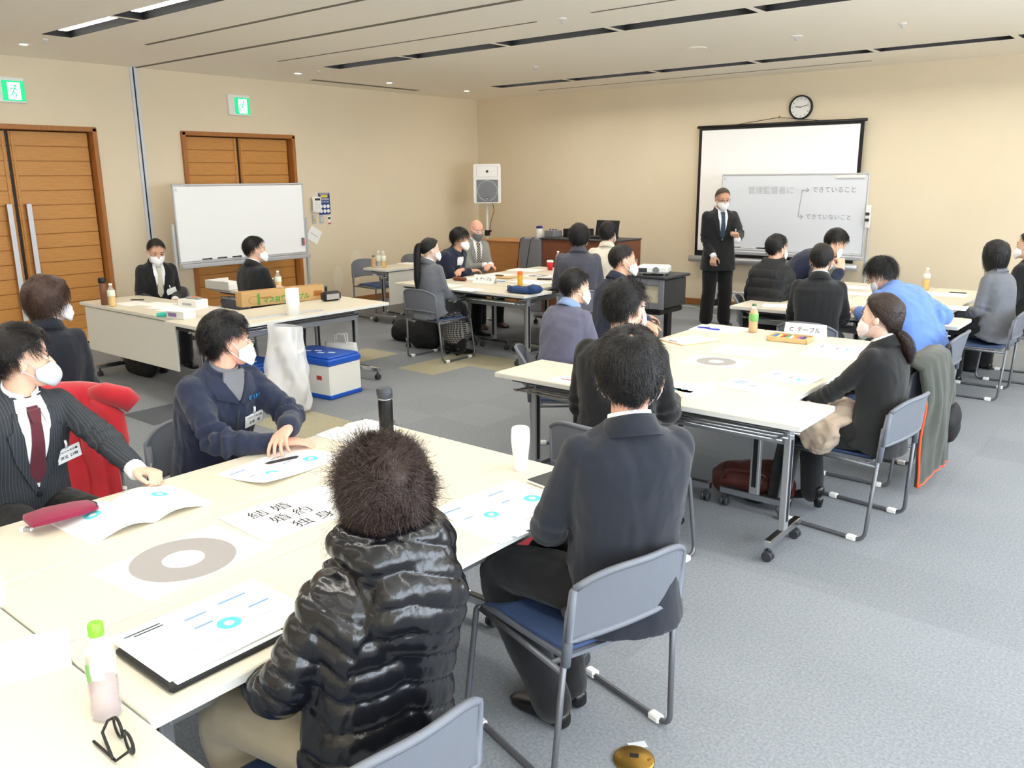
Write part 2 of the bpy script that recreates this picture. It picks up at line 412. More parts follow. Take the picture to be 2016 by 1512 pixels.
# aluminium partition track on the left wall
tr = thing('trim_7', 'vertical aluminium partition rail between the two double doors', None, (XL, 5.135, 0)); tr['kind'] = 'structure'
for sy in (-1, 1): MB().bbox((0.008, sy*0.026, ZC/2), (0.016, 0.034, ZC), 0.003).build('rail', M('rail_white'), tr)
MB().box((0.004, 0, ZC/2), (0.008, 0.018, ZC)).build('groove', M('black_plastic'), tr)

def double_door(n, y0, y1, label):
    d = thing('door_%d' % n, label, None, (XL, 0, 0)); d['kind'] = 'structure'
    fw = 0.075
    mb = MB()
    mb.bbox((-0.04, y0+0.02, DH/2), (0.16, 0.05, DH), .004); mb.build('door_frame', M('frame_wood'), d)
    MB().bbox((-0.04, y1-0.02, DH/2), (0.16, 0.05, DH), .004).build('door_frame', M('frame_wood'), d)
    MB().bbox((-0.04, (y0+y1)/2, DH-0.015), (0.16, y1-y0, 0.05), .004).build('door_frame', M('frame_wood'), d)
    yi0, yi1 = y0+fw-.02, y1-fw+.02
    mid = (yi0+yi1)/2
    for s, (a, b) in enumerate(((yi0, mid-0.012), (mid+0.012, yi1))):
        leaf = MB().box((-0.10, (a+b)/2, (DH-.05)/2+.005), (0.03, b-a-.01, DH-.06)).build('door_leaf', M('frame_wood'), d)
        nb = 15; h = (DH-0.06)/nb
        bm_ = MB().bbox((0, 0, 0), (0.016, b-a-.012, h-0.006), 0.003).mesh('board', M('door_wood'))
        for k in range(nb): link('board', bm_, leaf, (-0.078, (a+b)/2, 0.012+h*(k+.5)))
        st = MB().bbox((-0.066, (a+.035) if s else (b-.035), (DH-.05)/2), (0.012, 0.03, DH-.07), .003).build('stile', M('door_wood'), d)
        hy = (a+0.085) if s else (b-0.085)
        hd = thing('door_handle', 'long flat steel bar handle', None, (0, hy, 0)); hd.parent = d
        del hd['label']
        MB().bbox((0.006, 0, 0.96), (0.006, 0.05, 1.24), 0.002).build('bar', M('rail_white'), hd)
        MB().bbox((-0.018, 0, 0.96), (0.040, 0.044, 1.24), 0.002).build('bar_core', M('frame_wood'), hd)
        for zz in (0.5, 1.42): MB().lathe([(0.011, -0.066), (0.011, -0.008)], 10, (0, 0, zz), 'x').build('mount', M('steel_grey'), hd)
    MB().box((-0.108, mid, DH/2), (0.02, 0.05, DH-.04)).build('centre_gap', M('black_plastic'), d)
double_door(1, D1[0], D1[1], 'tall brown wooden double door with steel bar handles at far left')
double_door(2, D2[0], D2[1], 'brown wooden double door half hidden behind the blank whiteboard')
struct('door_backing', MB().box((XL-0.30, 5.05, 1.25), (0.04, 5.2, 2.7)), M('slot_dark'), 'dark backing panel added behind the doors to block sky light')  # unseen panel, added to stop sky light leaking in under the doors
# ------------------------------------------------------------------ folding tables
TZ = 0.71
TABLE_PARTS = {}
def caster_mesh():
    mb = MB()
    for s in (-1, 1): mb.lathe([(0.008, s*0.006), (0.024, s*0.007), (0.027, s*0.011), (0.027, s*0.017), (0.022, s*0.021), (0.006, s*0.021)], 14, (0, 0, 0.027), 'y')
    mb.bbox((0, 0, 0.042), (0.038, 0.014, 0.034), .004); mb.lathe([(0.008, 0.05), (0.008, 0.075)], 10)
    return mb.mesh('caster', M('dark_plastic'), False)
def make_table(name, label, x, y, rz, length=1.8, panel=None, group='white folding meeting tables', depth=0.45, small=False):
    key = (length, panel, depth)
    t = thing(name, label, 'table', (x, y, 0), rz, group)
    P = TABLE_PARTS.get(key)
    if not P:
        P = []; hx = length/2-0.13
        def put(nm, mb, m, loc=None): P.append((nm, mb.mesh(nm, M(m)), loc))
        put('table_top', MB().bbox((0, 0, TZ-0.0145), (length-.002, depth-.004, 0.029), .003), 'laminate')
        eb = MB()
        for s in (-1, 1):
            eb.box((0, s*(depth/2-.003), TZ-.0155), (length-.002, 0.005, 0.022)); eb.box((s*(length/2-.003), 0, TZ-.0155), (0.005, depth-.002, 0.022))
        put('edge_band', eb, 'edge_band')
        uf = MB().box((0, 0, TZ-.042), (length-.16, 0.03, 0.026)).mesh('under_frame', M('alu_dark'))
        for sy in (-1, 1): P.append(('under_frame', uf, (0, sy*depth*.32, 0)))
        put('beam', MB().bbox((0, 0.02, 0.565), (2*hx, 0.045, 0.055), .004), 'table_frame')
        rod = MB().tube([(-hx-.03, 0, 0), (hx+.03, 0, 0)], 0.006, 8).mesh('shelf_rod', M('chrome'), True)
        for k in range(4): P.append(('shelf_rod', rod, (0, -0.17+k*0.075, 0.612-0.008*k)))
        sup = MB().tube([(0, -0.19, 0.615), (0, 0.08, 0.59)], 0.008, 8).mesh('shelf_support', M('chrome'))
        for s in (-1, 1): P.append(('shelf_support', sup, (s*hx, 0, 0)))
        lg = MB().bbox((0, 0.0, 0.37), (0.032, 0.052, 0.59), .003).bbox((0, 0, 0.66), (0.05, 0.24, 0.045), .006)
        lm = lg.mesh('leg', M('table_frame'))
        ins = MB().box((0, 0, 0.36), (0.034, 0.026, 0.42)).mesh('leg_insert', M('black_plastic'))
        ft = MB().bbox((0, 0, 0.094), (0.036, depth-.06, 0.036), .003).mesh('foot', M('chrome'))
        fi = MB().box((0, 0, 0.1125), (0.026, 0.13, 0.003)).mesh('foot_pad', M('black_plastic'))
        cm = caster_mesh()
        for s in (-1, 1):
            P.append(('leg', lm, (s*hx, 0, 0))); P.append(('leg_insert', ins, (s*hx, 0, 0))); P.append(('foot', ft, (s*hx, 0, 0))); P.append(('foot_pad', fi, (s*hx, .11, 0))); P.append(('foot_pad', fi, (s*hx, -.11, 0)))
            for q in (-1, 1): P.append(('caster', cm, (s*hx, q*(depth/2-.055), 0)))
        if panel:
            put('modesty_panel', MB().bbox((0, panel*(depth/2-.03), 0.465), (length-.10, 0.014, 0.41), .003), 'panel_white')
        TABLE_PARTS[key] = P
    for nm, me, loc in P: link(nm, me, t, loc)
    return t
H90 = PI/2
# front group: three tables side by side along y and one across the near end
for k, wd in enumerate(('nearest the pinstriped man', 'middle one, under the grey ring sheet', 'nearest the black down jacket')):
    make_table('folding_table', 'white folding table of the front group, '+wd, -2.697+0.454*k, 1.602, H90 if k < 1 else -H90)
make_table('folding_table', 'white folding table under the green capped bottle, nearest the camera', -2.24, 0.473, PI)
# group C
for k, wd in enumerate(('left one, under the clipboard', 'middle one, under the wooden pen tray', 'right one, by the low ponytail')):
    make_table('folding_table', 'white folding table of the centre group, '+wd, -2.647+0.454*k, 4.957, H90 if k < 2 else -H90)
make_table('folding_table', 'white folding table across the near end of the centre group', -2.20, 3.825, 0.0)
# group A
for k, wd in enumerate(('left one, by the bald man', 'middle one', 'right one, by the slate jacket')):
    make_table('folding_table', 'white folding table of the far left group, '+wd, -6.332+0.454*k, 7.602, H90 if k < 2 else -H90)
make_table('folding_table', 'white folding table across the near end of the far left group', -5.89, 6.465, 0.0)
# group B
for k, wd in enumerate(('left one, by the black puffer coat', 'middle one', 'right one, by the woman with bobbed hair')):
    make_table('folding_table', 'white folding table of the far right group, '+wd, -2.702+0.454*k, 8.182, H90 if k < 2 else -H90)
make_table('folding_table', 'white folding table across the near end of the far right group', -2.25, 7.025, 0.0)
# staff tables by the doors
make_table('folding_table', 'white folding table with a pale front panel before the staff man by the doors', -7.27, 3.78, PI, length=1.70, panel=1, group='white staff tables', depth=.60)
make_table('folding_table', 'white folding table carrying the long cardboard box', -6.07, 4.29, -H90, group='white staff tables', depth=.69)
make_table('folding_table', 'white folding table behind the staff man in profile, with a paper tray', -7.25, 5.02, 0.0, length=1.6, group='white staff tables')
make_table('folding_table', 'white folding table with a panel by the left wall, carrying three small bottles', -8.07, 8.00, -H90, panel=1, group='white staff tables')

# ------------------------------------------------------------------ stacking chairs
def chair_parts():
    P = []
    hw = 0.25
    fr = MB().tube(fillet([(-.205, 0.205, 0.405), (-.212, 0.225, 0.40), (-hw+.005, 0.25, 0.012), (-hw, -0.235, 0.012), (-.215, -0.262, 0.60)], 0.05, 5), 0.0105, 8)
    fl = fr.mesh('side_frame', M('steel_grey'), True)
    fr2 = MB().tube(fillet([(.205, 0.205, 0.405), (.212, 0.225, 0.40), (hw-.005, 0.25, 0.012), (hw, -0.235, 0.012), (.215, -0.262, 0.60)], 0.05, 5), 0.0105, 8)
    P += [('side_frame', fl, None), ('side_frame', fr2.mesh('side_frame', M('steel_grey'), True), None)]
    cr = MB().tube([(-.21, 0.20, 0.400), (.21, 0.20, 0.400)], 0.009, 8).tube([(-.225, -0.19, 0.402), (.225, -0.19, 0.402)], 0.009, 8)
    for s in (-1, 1): cr.tube([(s*.207, 0.21, 0.402), (s*.227, -0.255, 0.402)], 0.0095, 8)
    P.append(('seat_rail', cr.mesh('seat_rail', M('steel_grey'), True), None))
    # dished seat
    def seat(z0, th, w, y0, y1):
        n, m = 12, 10; V = []; Fs = []
        for top in (1, 0):
            for i in range(n+1):
                for j in range(m+1):
                    a = -1+2*i/n; b = j/m; ww = w*(1-0.08*(1-b)**2)
                    rr = 1-0.10*max(0, abs(2*b-1)-.6)/.4*0
                    x = a*ww*rr; y = y0+(y1-y0)*b+0.02*(1-a*a)*(b-.5)
                    z = z0-0.020*(1-a*a)*math.sin(PI*min(1, b*1.1))-(0.03*max(0, b-.8)/.2*0.6)+(th if top else 0)
                    V.append((x, y, z))
        N = (n+1)*(m+1)
        for i in range(n):
            for j in range(m):
                a = i*(m+1)+j; b = a+m+1; Fs.append((a, b, b+1, a+1)); Fs.append((N+a, N+a+1, N+b+1, N+b))
        rim = [i*(m+1) for i in range(n+1)]+[n*(m+1)+j for j in range(1, m+1)]+[i*(m+1)+m for i in range(n-1, -1, -1)]+[j for j in range(m-1, 0, -1)]
        for k in range(len(rim)):
            a, b = rim[k], rim[(k+1) % len(rim)]; Fs.append((b, a, N+a, N+b))
        return MB().add(V, Fs)
    P.append(('seat_shell', seat(0.411, 0.012, 0.205, -0.215, 0.225).mesh('seat_shell', M('chair_shell'), False), None))
    P.append(('seat', seat(0.423, 0.012, 0.188, -0.195, 0.205).mesh('seat', M('seat_blue'), False), None))
    # backrest: arched curved shell with a raised rim and side sleeves
    def back(inset, off, th, z0, z1):
        n, m = 16, 8; V = []; Fs = []
        for side in (0, 1):
            for i in range(n+1):
                a = -1+2*i/n
                for j in range(m+1):
                    b = j/m
                    w = 0.226-inset
                    top = z1-inset-0.055*abs(a)**3.2; bot = z0+inset-0.012*a*a
                    z = bot+(top-bot)*b
                    x = a*w*(1-0.04*b)
                    y = -0.266-0.12*(z-0.55)-0.055*(1-a*a)*(0.6+0.4*b)+off-(th if side else 0)
                    V.append((x, y, z))
        N = (n+1)*(m+1)
        for i in range(n):
            for j in range(m):
                a = i*(m+1)+j; b = a+m+1; Fs.append((a, a+1, b+1, b)); Fs.append((N+a, N+b, N+b+1, N+a+1))
        rim = [i*(m+1) for i in range(n+1)]+[n*(m+1)+j for j in range(1, m+1)]+[i*(m+1)+m for i in range(n-1, -1, -1)]+[j for j in range(m-1, 0, -1)]
        for k in range(len(rim)):
            a, b = rim[k], rim[(k+1) % len(rim)]; Fs.append((a, b, N+b, N+a))
        return MB().add(V, Fs)
    P.append(('backrest', back(0.0, 0.0, 0.012, 0.525, 0.742).mesh('backrest', M('chair_shell'), False), None))
    bb = back(0.0, 0.0, 0.02, 0.525, 0.742)
    rimP = []
    for a in np.linspace(-1, 1, 21): rimP.append((a*0.218, -0.266-0.12*(0.742-.55-.055*abs(a)**3.2)-0.055*(1-a*a)-0.008, 0.742-0.055*abs(a)**3.2-0.004))
    lo = [(a*0.226, -0.266-0.055*(1-a*a)*.6-0.008, 0.526-.012*a*a) for a in np.linspace(1, -1, 15)]
    P.append(('back_rim', MB().tube(rimP+lo, 0.011, 6, closed=True).mesh('back_rim', M('chair_shell'), True), None))
    for s in (-1, 1): P.append(('post_sleeve', MB().tube([(s*0.224, -0.262, 0.43), (s*0.217, -0.266, 0.53), (s*0.212, -0.280, 0.67)], [0.014, 0.016, 0.013], 8).mesh('post_sleeve', M('chair_shell'), True), None))
    gl = MB().bbox((0, 0, 0), (0.034, 0.05, 0.026), .005).mesh('floor_glide', M('white_plastic'))
    for s in (-1, 1):
        for yy in (0.16, -0.17): P.append(('floor_glide', gl, (s*hw, yy, 0.013)))
    return P
CHAIR = chair_parts()
def make_chair(label, x, y, rz, group='grey stacking chairs'):
    t = thing('stacking_chair', label, 'chair', (x, y, 0), rz, group)
    for nm, me, loc in CHAIR: link(nm, me, t, loc)
    return t
# ------------------------------------------------------------------ people: materials
def fabric(name, col, rough=0.9, bump=0.12, bscale=600, var=0.05, sheen=0.15, fold=0.22):
    m = mat(name, col, rough, spec=0.25, var=var, vscale=9, sheen=sheen)
    nt = m.node_tree; b = nt.nodes['Principled BSDF']; tc = nt.nodes.new('ShaderNodeTexCoord')
    n1 = nt.nodes.new('ShaderNodeTexNoise'); n1.inputs['Scale'].default_value = bscale; nt.links.new(tc.outputs['Object'], n1.inputs['Vector'])
    n2 = nt.nodes.new('ShaderNodeTexNoise'); n2.inputs['Scale'].default_value = 5; n2.inputs['Detail'].default_value = 1.5; n2.inputs['Distortion'].default_value = 1.2
    nt.links.new(tc.outputs['Object'], n2.inputs['Vector'])
    b1 = nt.nodes.new('ShaderNodeBump'); b1.inputs['Strength'].default_value = bump; b1.inputs['Distance'].default_value = 0.004
    b2 = nt.nodes.new('ShaderNodeBump'); b2.inputs['Strength'].default_value = fold; b2.inputs['Distance'].default_value = 0.05
    nt.links.new(n1.outputs[0], b1.inputs['Height']); nt.links.new(n2.outputs[0], b2.inputs['Height'])
    nt.links.new(b2.outputs[0], b1.inputs['Normal']); nt.links.new(b1.outputs[0], b.inputs['Normal'])
    return m
for nm, c in dict(skin=(226, 184, 160), skin_tan=(214, 166, 140), skin_pale=(236, 202, 182), skin_red=(226, 172, 150)).items():
    mat(nm, c, 0.5, spec=0.35, var=0.05, vscale=14, sss=0.15)
for nm, c in dict(hair_black=(22, 20, 21), hair_soft=(30, 26, 25), hair_brown=(66, 47, 38), hair_darkbrown=(44, 31, 27), hair_frizz=(50, 35, 31), hair_grey=(72, 62, 56)).items():
    mat(nm, c, 0.42, spec=0.4, var=0.35, vscale=55, bump=0.5, bscale=140)
fabric('suit_black', (24, 25, 27)); fabric('suit_navy', (29, 33, 43)); fabric('suit_char', (30, 31, 34)); fabric('suit_grey', (140, 140, 136)); fabric('blazer_grey', (106, 109, 116))
fabric('work_navy', (33, 40, 62)); fabric('work_mauve', (92, 92, 112)); fabric('work_grey', (74, 74, 86)); fabric('cream', (222, 215, 198)); fabric('sweater_black', (17, 17, 19), bscale=300)
fabric('shirt_white', (238, 240, 244)); fabric('shirt_blue', (128, 152, 196)); fabric('shirt_sky', (98, 132, 204)); fabric('trouser_black', (17, 17, 20)); fabric('trouser_beige', (158, 146, 122)); fabric('knit_grey', (112, 114, 120), bscale=250)
fabric('sock_grey', (96, 98, 108)); mat('shoe_black', (20, 20, 22), 0.3); mat('shoe_brown', (66, 46, 38), 0.4)
fabric('tie_wine', (92, 34, 46), rough=0.6); fabric('tie_blue', (48, 66, 86), rough=0.6); fabric('tie_pale', (196, 194, 176), rough=0.6)
mat('puffer', (13, 14, 20), 0.24, spec=0.7, bump=0.12, bscale=45); mat('puffer_matte', (30, 31, 34), 0.6, spec=0.35, bump=0.2, bscale=50)
mat('mask_white', (246, 246, 248), 0.8, spec=0.2); mat('mask_grey', (108, 110, 112), 0.8); mat('mask_silver', (204, 208, 214), 0.8); mat('mask_pink', (240, 222, 220), 0.8)
mat('eye_white', (232, 228, 224), 0.3); mat('iris', (26, 20, 18), 0.2); mat('badge_plastic', (226, 230, 236), 0.3); mat('lip', (176, 106, 98), 0.5)
def stripes(name, base, line, axis, freq, width, rough=0.9):
    m = mat(name, base, rough, spec=0.25); nt = m.node_tree; b = nt.nodes['Principled BSDF']
    tc = nt.nodes.new('ShaderNodeTexCoord'); sp = nt.nodes.new('ShaderNodeSeparateXYZ'); nt.links.new(tc.outputs['Object'], sp.inputs[0])
    src = sp.outputs[axis] if isinstance(axis, int) else None
    if src is None:
        ad = nt.nodes.new('ShaderNodeMath'); ad.operation = 'ADD'; nt.links.new(sp.outputs[0], ad.inputs[0]); nt.links.new(sp.outputs[2], ad.inputs[1]); src = ad.outputs[0]
    mu = nt.nodes.new('ShaderNodeMath'); mu.operation = 'MULTIPLY'; mu.inputs[1].default_value = freq; nt.links.new(src, mu.inputs[0])
    fr = nt.nodes.new('ShaderNodeMath'); fr.operation = 'FRACT'; nt.links.new(mu.outputs[0], fr.inputs[0])
    lt = nt.nodes.new('ShaderNodeMath'); lt.operation = 'LESS_THAN'; lt.inputs[1].default_value = width; nt.links.new(fr.outputs[0], lt.inputs[0])
    mx = nt.nodes.new('ShaderNodeMix'); mx.data_type = 'RGBA'; mx.inputs['A'].default_value = srgb(*base); mx.inputs['B'].default_value = srgb(*line)
    nt.links.new(lt.outputs[0], mx.inputs['Factor']); nt.links.new(mx.outputs['Result'], b.inputs['Base Color'])
stripes('suit_pinstripe', (56, 59, 64), (76, 79, 85), 0, 95, 0.2)
stripes('tie_stripe', (58, 48, 48), (196, 184, 166), 'diag', 32, 0.45, 0.6)

# ------------------------------------------------------------------ people: body building
def unit(v): v = np.asarray(v, float); return v/ (np.linalg.norm(v)+1e-12)
def ring(c, right, fwd, a, b, n=20, e=2.3):
    out = []
    for j in range(n):
        t = 2*PI*j/n; ct, st = math.cos(t), math.sin(t)
        x = a*abs(ct)**(2/e)*(1 if ct >= 0 else -1); y = b*abs(st)**(2/e)*(1 if st >= 0 else -1)
        out.append(tuple(np.asarray(c)+right*x+fwd*y))
    return out
def limb(mb, pts, rad, n=14):
    pts = [np.asarray(p, float) for p in pts]
    mb.tube([Vector(p) for p in pts], list(rad), n)
    for p, r in ((pts[0], rad[0]), (pts[-1], rad[-1])): mb.ell(p, (r, r, r), None, 12, 8)
def poly_limb(joints, radii, k=4):           # joints with radii -> resampled smooth chain
    P = []; R = []
    for i in range(len(joints)-1):
        for j in range(k):
            t = j/k; P.append(np.asarray(joints[i])*(1-t)+np.asarray(joints[i+1])*t); R.append(radii[i]*(1-t)+radii[i+1]*t)
    P.append(np.asarray(joints[-1])); R.append(radii[-1]); P = np.array(P)
    Q = P.copy()
    for _ in range(2): Q[1:-1] = 0.25*Q[:-2]+0.5*Q[1:-1]+0.25*Q[2:]
    return list(Q), R
def noise3(P, f, seed, oct=3):
    r = np.random.default_rng(seed); out = np.zeros(len(P)); amp = 1.0
    for o in range(oct):
        for q in range(3):
            k = unit(r.normal(size=3))*f*(2**o)*r.uniform(.7, 1.3); k2 = unit(r.normal(size=3))*f*(2**o)*.8
            out += amp/3*np.sin(P@k+r.uniform(0, 6.28)+1.6*np.sin(P@k2+r.uniform(0, 6.28)))
        amp *= 0.5
    return out
def ik(S, Wt, l1, l2, hint):
    S = np.asarray(S, float); Wt = np.asarray(Wt, float); d = Wt-S; L = np.linalg.norm(d)
    mx = (l1+l2)*0.985
    if L > mx: Wt = S+d/L*mx; d = Wt-S; L = mx
    if L < abs(l1-l2)*1.15: L2 = abs(l1-l2)*1.15; Wt = S+d/L*L2; d = Wt-S; L = L2
    a = (l1*l1-l2*l2+L*L)/(2*L); h = math.sqrt(max(0, l1*l1-a*a)); u = d/L
    hv = np.asarray(hint, float); hv = hv-u*hv.dot(u); hv = unit(hv)
    return S+u*a+hv*h, Wt
def hand(mb, wrist, fwd, palm, side, curl=(25, 35, 20), spread=6, s=1.0, thumb=35):
    Y = unit(fwd); Z = -unit(np.asarray(palm, float)-Y*np.dot(palm, Y)); X = np.cross(Y, Z); w = np.asarray(wrist, float)
    P = lambda x, y, z: w+(X*x+Y*y+Z*z)*s
    rr = []
    for y, a, b, z in ((-.03, .026, .020, 0), (0.0, .028, .019, 0), (.03, .037, .017, .001), (.065, .043, .015, .002), (.088, .041, .012, .001)):
        rr.append(ring(P(0, y, z), X, Z, a*s, b*s, 14, 2.6))
    mb.loft(rr, True)
    lens = (.038, .026, .021)
    for i, (x0, k) in enumerate(((-.031, .93), (-.0105, 1.06), (.0105, 1.0), (.031, .80))):
        if side < 0: x0 = -x0
        # i=0 is the index finger; the thumb side is -X on a right hand
        ang = 0; p = P(x0, .078, 0); pts = [p]; sp = math.radians(spread*(i-1.5)*(1 if side > 0 else -1)); rad = [.0098*s]
        for q in range(3):
            ang += math.radians(curl[q]*(1+.06*i))
            d = (Y*math.cos(ang)-Z*math.sin(ang))*math.cos(sp)+X*math.sin(sp)
            p = p+d*lens[q]*k*s*1.12; pts.append(p); rad.append((.0093, .0086, .0074)[q]*s*(0.9 if i == 3 else 1))
        limb(mb, pts, rad, 10)
    sx = -1 if side > 0 else 1
    ta = math.radians(thumb)
    b0 = P(sx*.026, .012, -.004); d1 = X*sx*math.sin(ta+.35)+Y*math.cos(ta+.35)-Z*.25; d2 = X*sx*math.sin(ta*.5)+Y*math.cos(ta*.5)-Z*.3
    p1 = b0+unit(d1)*.042*s; p2 = p1+unit(d2)*.030*s; p3 = p2+unit(d2-X*sx*.15)*.024*s
    limb(mb, [b0, p1, p2, p3], [.014*s, .0118*s, .0105*s, .008*s], 10)
def head_mb(mb, HM, s, jaw=1.0):
    T = lambda p: HM@Vector(p)
    R3 = HM.to_3x3()
    mb.ell(T((0, -.012, .03)), (.075*s, .095*s, .088*s), R3.normalized(), 24, 16)
    rings = []
    for z, hw, y0, y1 in ((.045, .064, -.05, .080), (.012, .067, -.05, .081), (-.02, .066, -.045, .082), (-.05, .060, -.035, .082), (-.078, .050, -.01, .080), (-.098, .038, .018, .076), (-.110, .022, .035, .066)):
        c = T((0, (y0+y1)/2, z)); rings.append(ring(c, np.array(R3@Vector((1, 0, 0))), np.array(R3@Vector((0, 1, 0))), hw*jaw, (y1-y0)/2, 20, 2.4))
    rings = [[tuple(p) for p in r] for r in reversed(rings)]
    mb.loft(rings, True)
    mb.tube([T((0, .074, .016)), T((0, .088, -.008)), T((0, .099, -.03)), T((0, .088, -.040))], [.007*s, .009*s, .0135*s, .010*s], 10)
    for sx in (-1, 1):
        mb.ell(T((sx*.014, .086, -.036)), (.009*s, .010*s, .008*s), None, 8, 6)
        Re = R3.normalized()@Euler((0.15, 0, sx*0.35)).to_matrix()
        mb.ell(T((sx*.079, -.012, -.006)), (.010*s, .021*s, .034*s), Re, 12, 8)
        mb.ell(T((sx*.03, .074, .022)), (.024*s, .010*s, .008*s), R3.normalized(), 10, 6)
    mb.ell(T((0, .082, -.066)), (.024*s, .010*s, .012*s), R3.normalized(), 10, 6)

JOBS = []
def raw_job(name, mb, voxel, smooth, post=None):
    me = bpy.data.meshes.new(name); me.from_pydata([tuple(p) for p in mb.v], [], mb.f)
    bm = bmesh.new(); bm.from_mesh(me); bmesh.ops.recalc_face_normals(bm, faces=bm.faces); bm.to_mesh(me); bm.free()
    o = bpy.data.objects.new('tmp_'+name, me); COL.objects.link(o)
    m = o.modifiers.new('r', 'REMESH'); m.mode = 'VOXEL'; m.voxel_size = voxel; m.adaptivity = 0.0
    sm = o.modifiers.new('s', 'SMOOTH'); sm.factor = 0.5; sm.iterations = smooth
    j = dict(name=name, obj=o, post=post); JOBS.append(j); return j
def bake_jobs():
    dg = bpy.context.evaluated_depsgraph_get()
    for j in JOBS:
        j['mesh'] = bpy.data.meshes.new_from_object(j['obj'].evaluated_get(dg)); j['mesh'].name = j['name']
    for j in JOBS:
        me = j['obj'].data; bpy.data.objects.remove(j['obj']); bpy.data.meshes.remove(me); j['obj'] = None
        me = j['mesh']; n = len(me.vertices)
        co = np.empty(n*3); me.vertices.foreach_get('co', co); co = co.reshape(-1, 3)
        if j['post']:
            nr = np.empty(n*3); me.vertex_normals.foreach_get('vector', nr); nr = nr.reshape(-1, 3)
            co = j['post'](co, nr); me.vertices.foreach_set('co', co.ravel())
        j['co'] = co; me.shade_smooth(); me.update()

def seg_dist(P, a, b):
    a = np.asarray(a); b = np.asarray(b); ab = b-a; t = np.clip(((P-a)@ab)/(ab@ab), 0, 1)
    return np.linalg.norm(P-(a+t[:, None]*ab), axis=1), t
PEOPLE = {}
def skeleton(q):
    s = q['s']; L = math.radians(q.get('lean', 0)); sd = math.radians(q.get('side', 0)); tw = math.radians(q.get('twist', 0)); curve = q.get('curve', 1.25)
    dr = lambda a: np.array([math.sin(sd), math.sin(a)*math.cos(sd), math.cos(a)*math.cos(sd)])
    P0 = np.array([0, 0, q['hz']]); P1 = P0+.17*s*dr(L*.6); P2 = P1+.17*s*dr(L); P3 = P2+.168*s*dr(L*curve)
    Nk = P3+.052*s*dr(L*.75+math.radians(q.get('neck', 12)))
    hy = math.radians(q['hrel']-q['rel']); hp = math.radians(q.get('hpitch', 0)); hr = math.radians(q.get('hroll', 0))
    R = Matrix.Rotation(-hy, 3, 'Z')@Matrix.Rotation(hp, 3, 'X')@Matrix.Rotation(hr, 3, 'Y')
    hs = s**0.5*q.get('hs', 1.0)
    Hc = np.array(Vector(Nk)+R@Vector((0, .022*hs, .086*hs)))
    HM = Matrix.Translation(Vector(Hc))@R.to_4x4()@Matrix.Scale(hs, 4)
    crown = np.array(HM@Vector((0, -.012, .118+q.get('hairh', .012))))
    cr = np.array([math.cos(tw), -math.sin(tw), 0]); cf = np.array([math.sin(tw), math.cos(tw), 0])
    return dict(P0=P0, P1=P1, P2=P2, P3=P3, Nk=Nk, HM=HM, hs=hs, crown=crown, cr=cr, cf=cf, d=dr(L), L=L)
def person(key, label, px, dist, rel, hrel=None, **q):
    q['rel'] = rel; q['hrel'] = rel if hrel is None else hrel
    q.setdefault('stand', False)
    C = atd(px[0], px[1], dist)                         # where the crown is
    sc = 1.0
    for _ in range(12):                                 # scale the sitter so that the crown is at the right height
        q['s'] = sc; q['hz'] = (0.90*sc if q['stand'] else 0.432+0.12*sc)
        k = skeleton(q); sc *= 1+0.9*(C.z-k['crown'][2])/max(.4, k['crown'][2]-(0 if q['stand'] else .43))
        sc = min(max(sc, .80), 1.22)
    v = Vector((C.x, C.y)).normalized(); r = Vector((v.y, -v.x)); a = math.radians(rel); f = v*math.cos(a)+r*math.sin(a)
    rz = math.atan2(-f.x, f.y); cz, sz = math.cos(rz), math.sin(rz)
    cx, cy = k['crown'][0], k['crown'][1]
    pos = Vector((C.x-(cz*cx-sz*cy), C.y-(sz*cx+cz*cy), 0))
    if 'hip' in q: pos = Vector((q['hip'][0], q['hip'][1], 0))
    MW = Matrix.Translation(pos)@Matrix.Rotation(rz, 4, 'Z'); MI = MW.inverted()
    if abs(C.z-k['crown'][2]) > .02: print('PERSON', key, 'crown off', round(C.z-k['crown'][2], 3), 'scale', round(sc, 2))
    q.update(key=key, label=label, pos=pos, rz=rz, MI=MI, MW=MW, k=k)
    PEOPLE[key] = q
    return q
def loc_of(q, t):
    if t is None: return None
    if len(t) == 4 and t[0] == 'w': return np.array(q['MI']@Vector(t[1:]))
    return np.asarray(t, float)

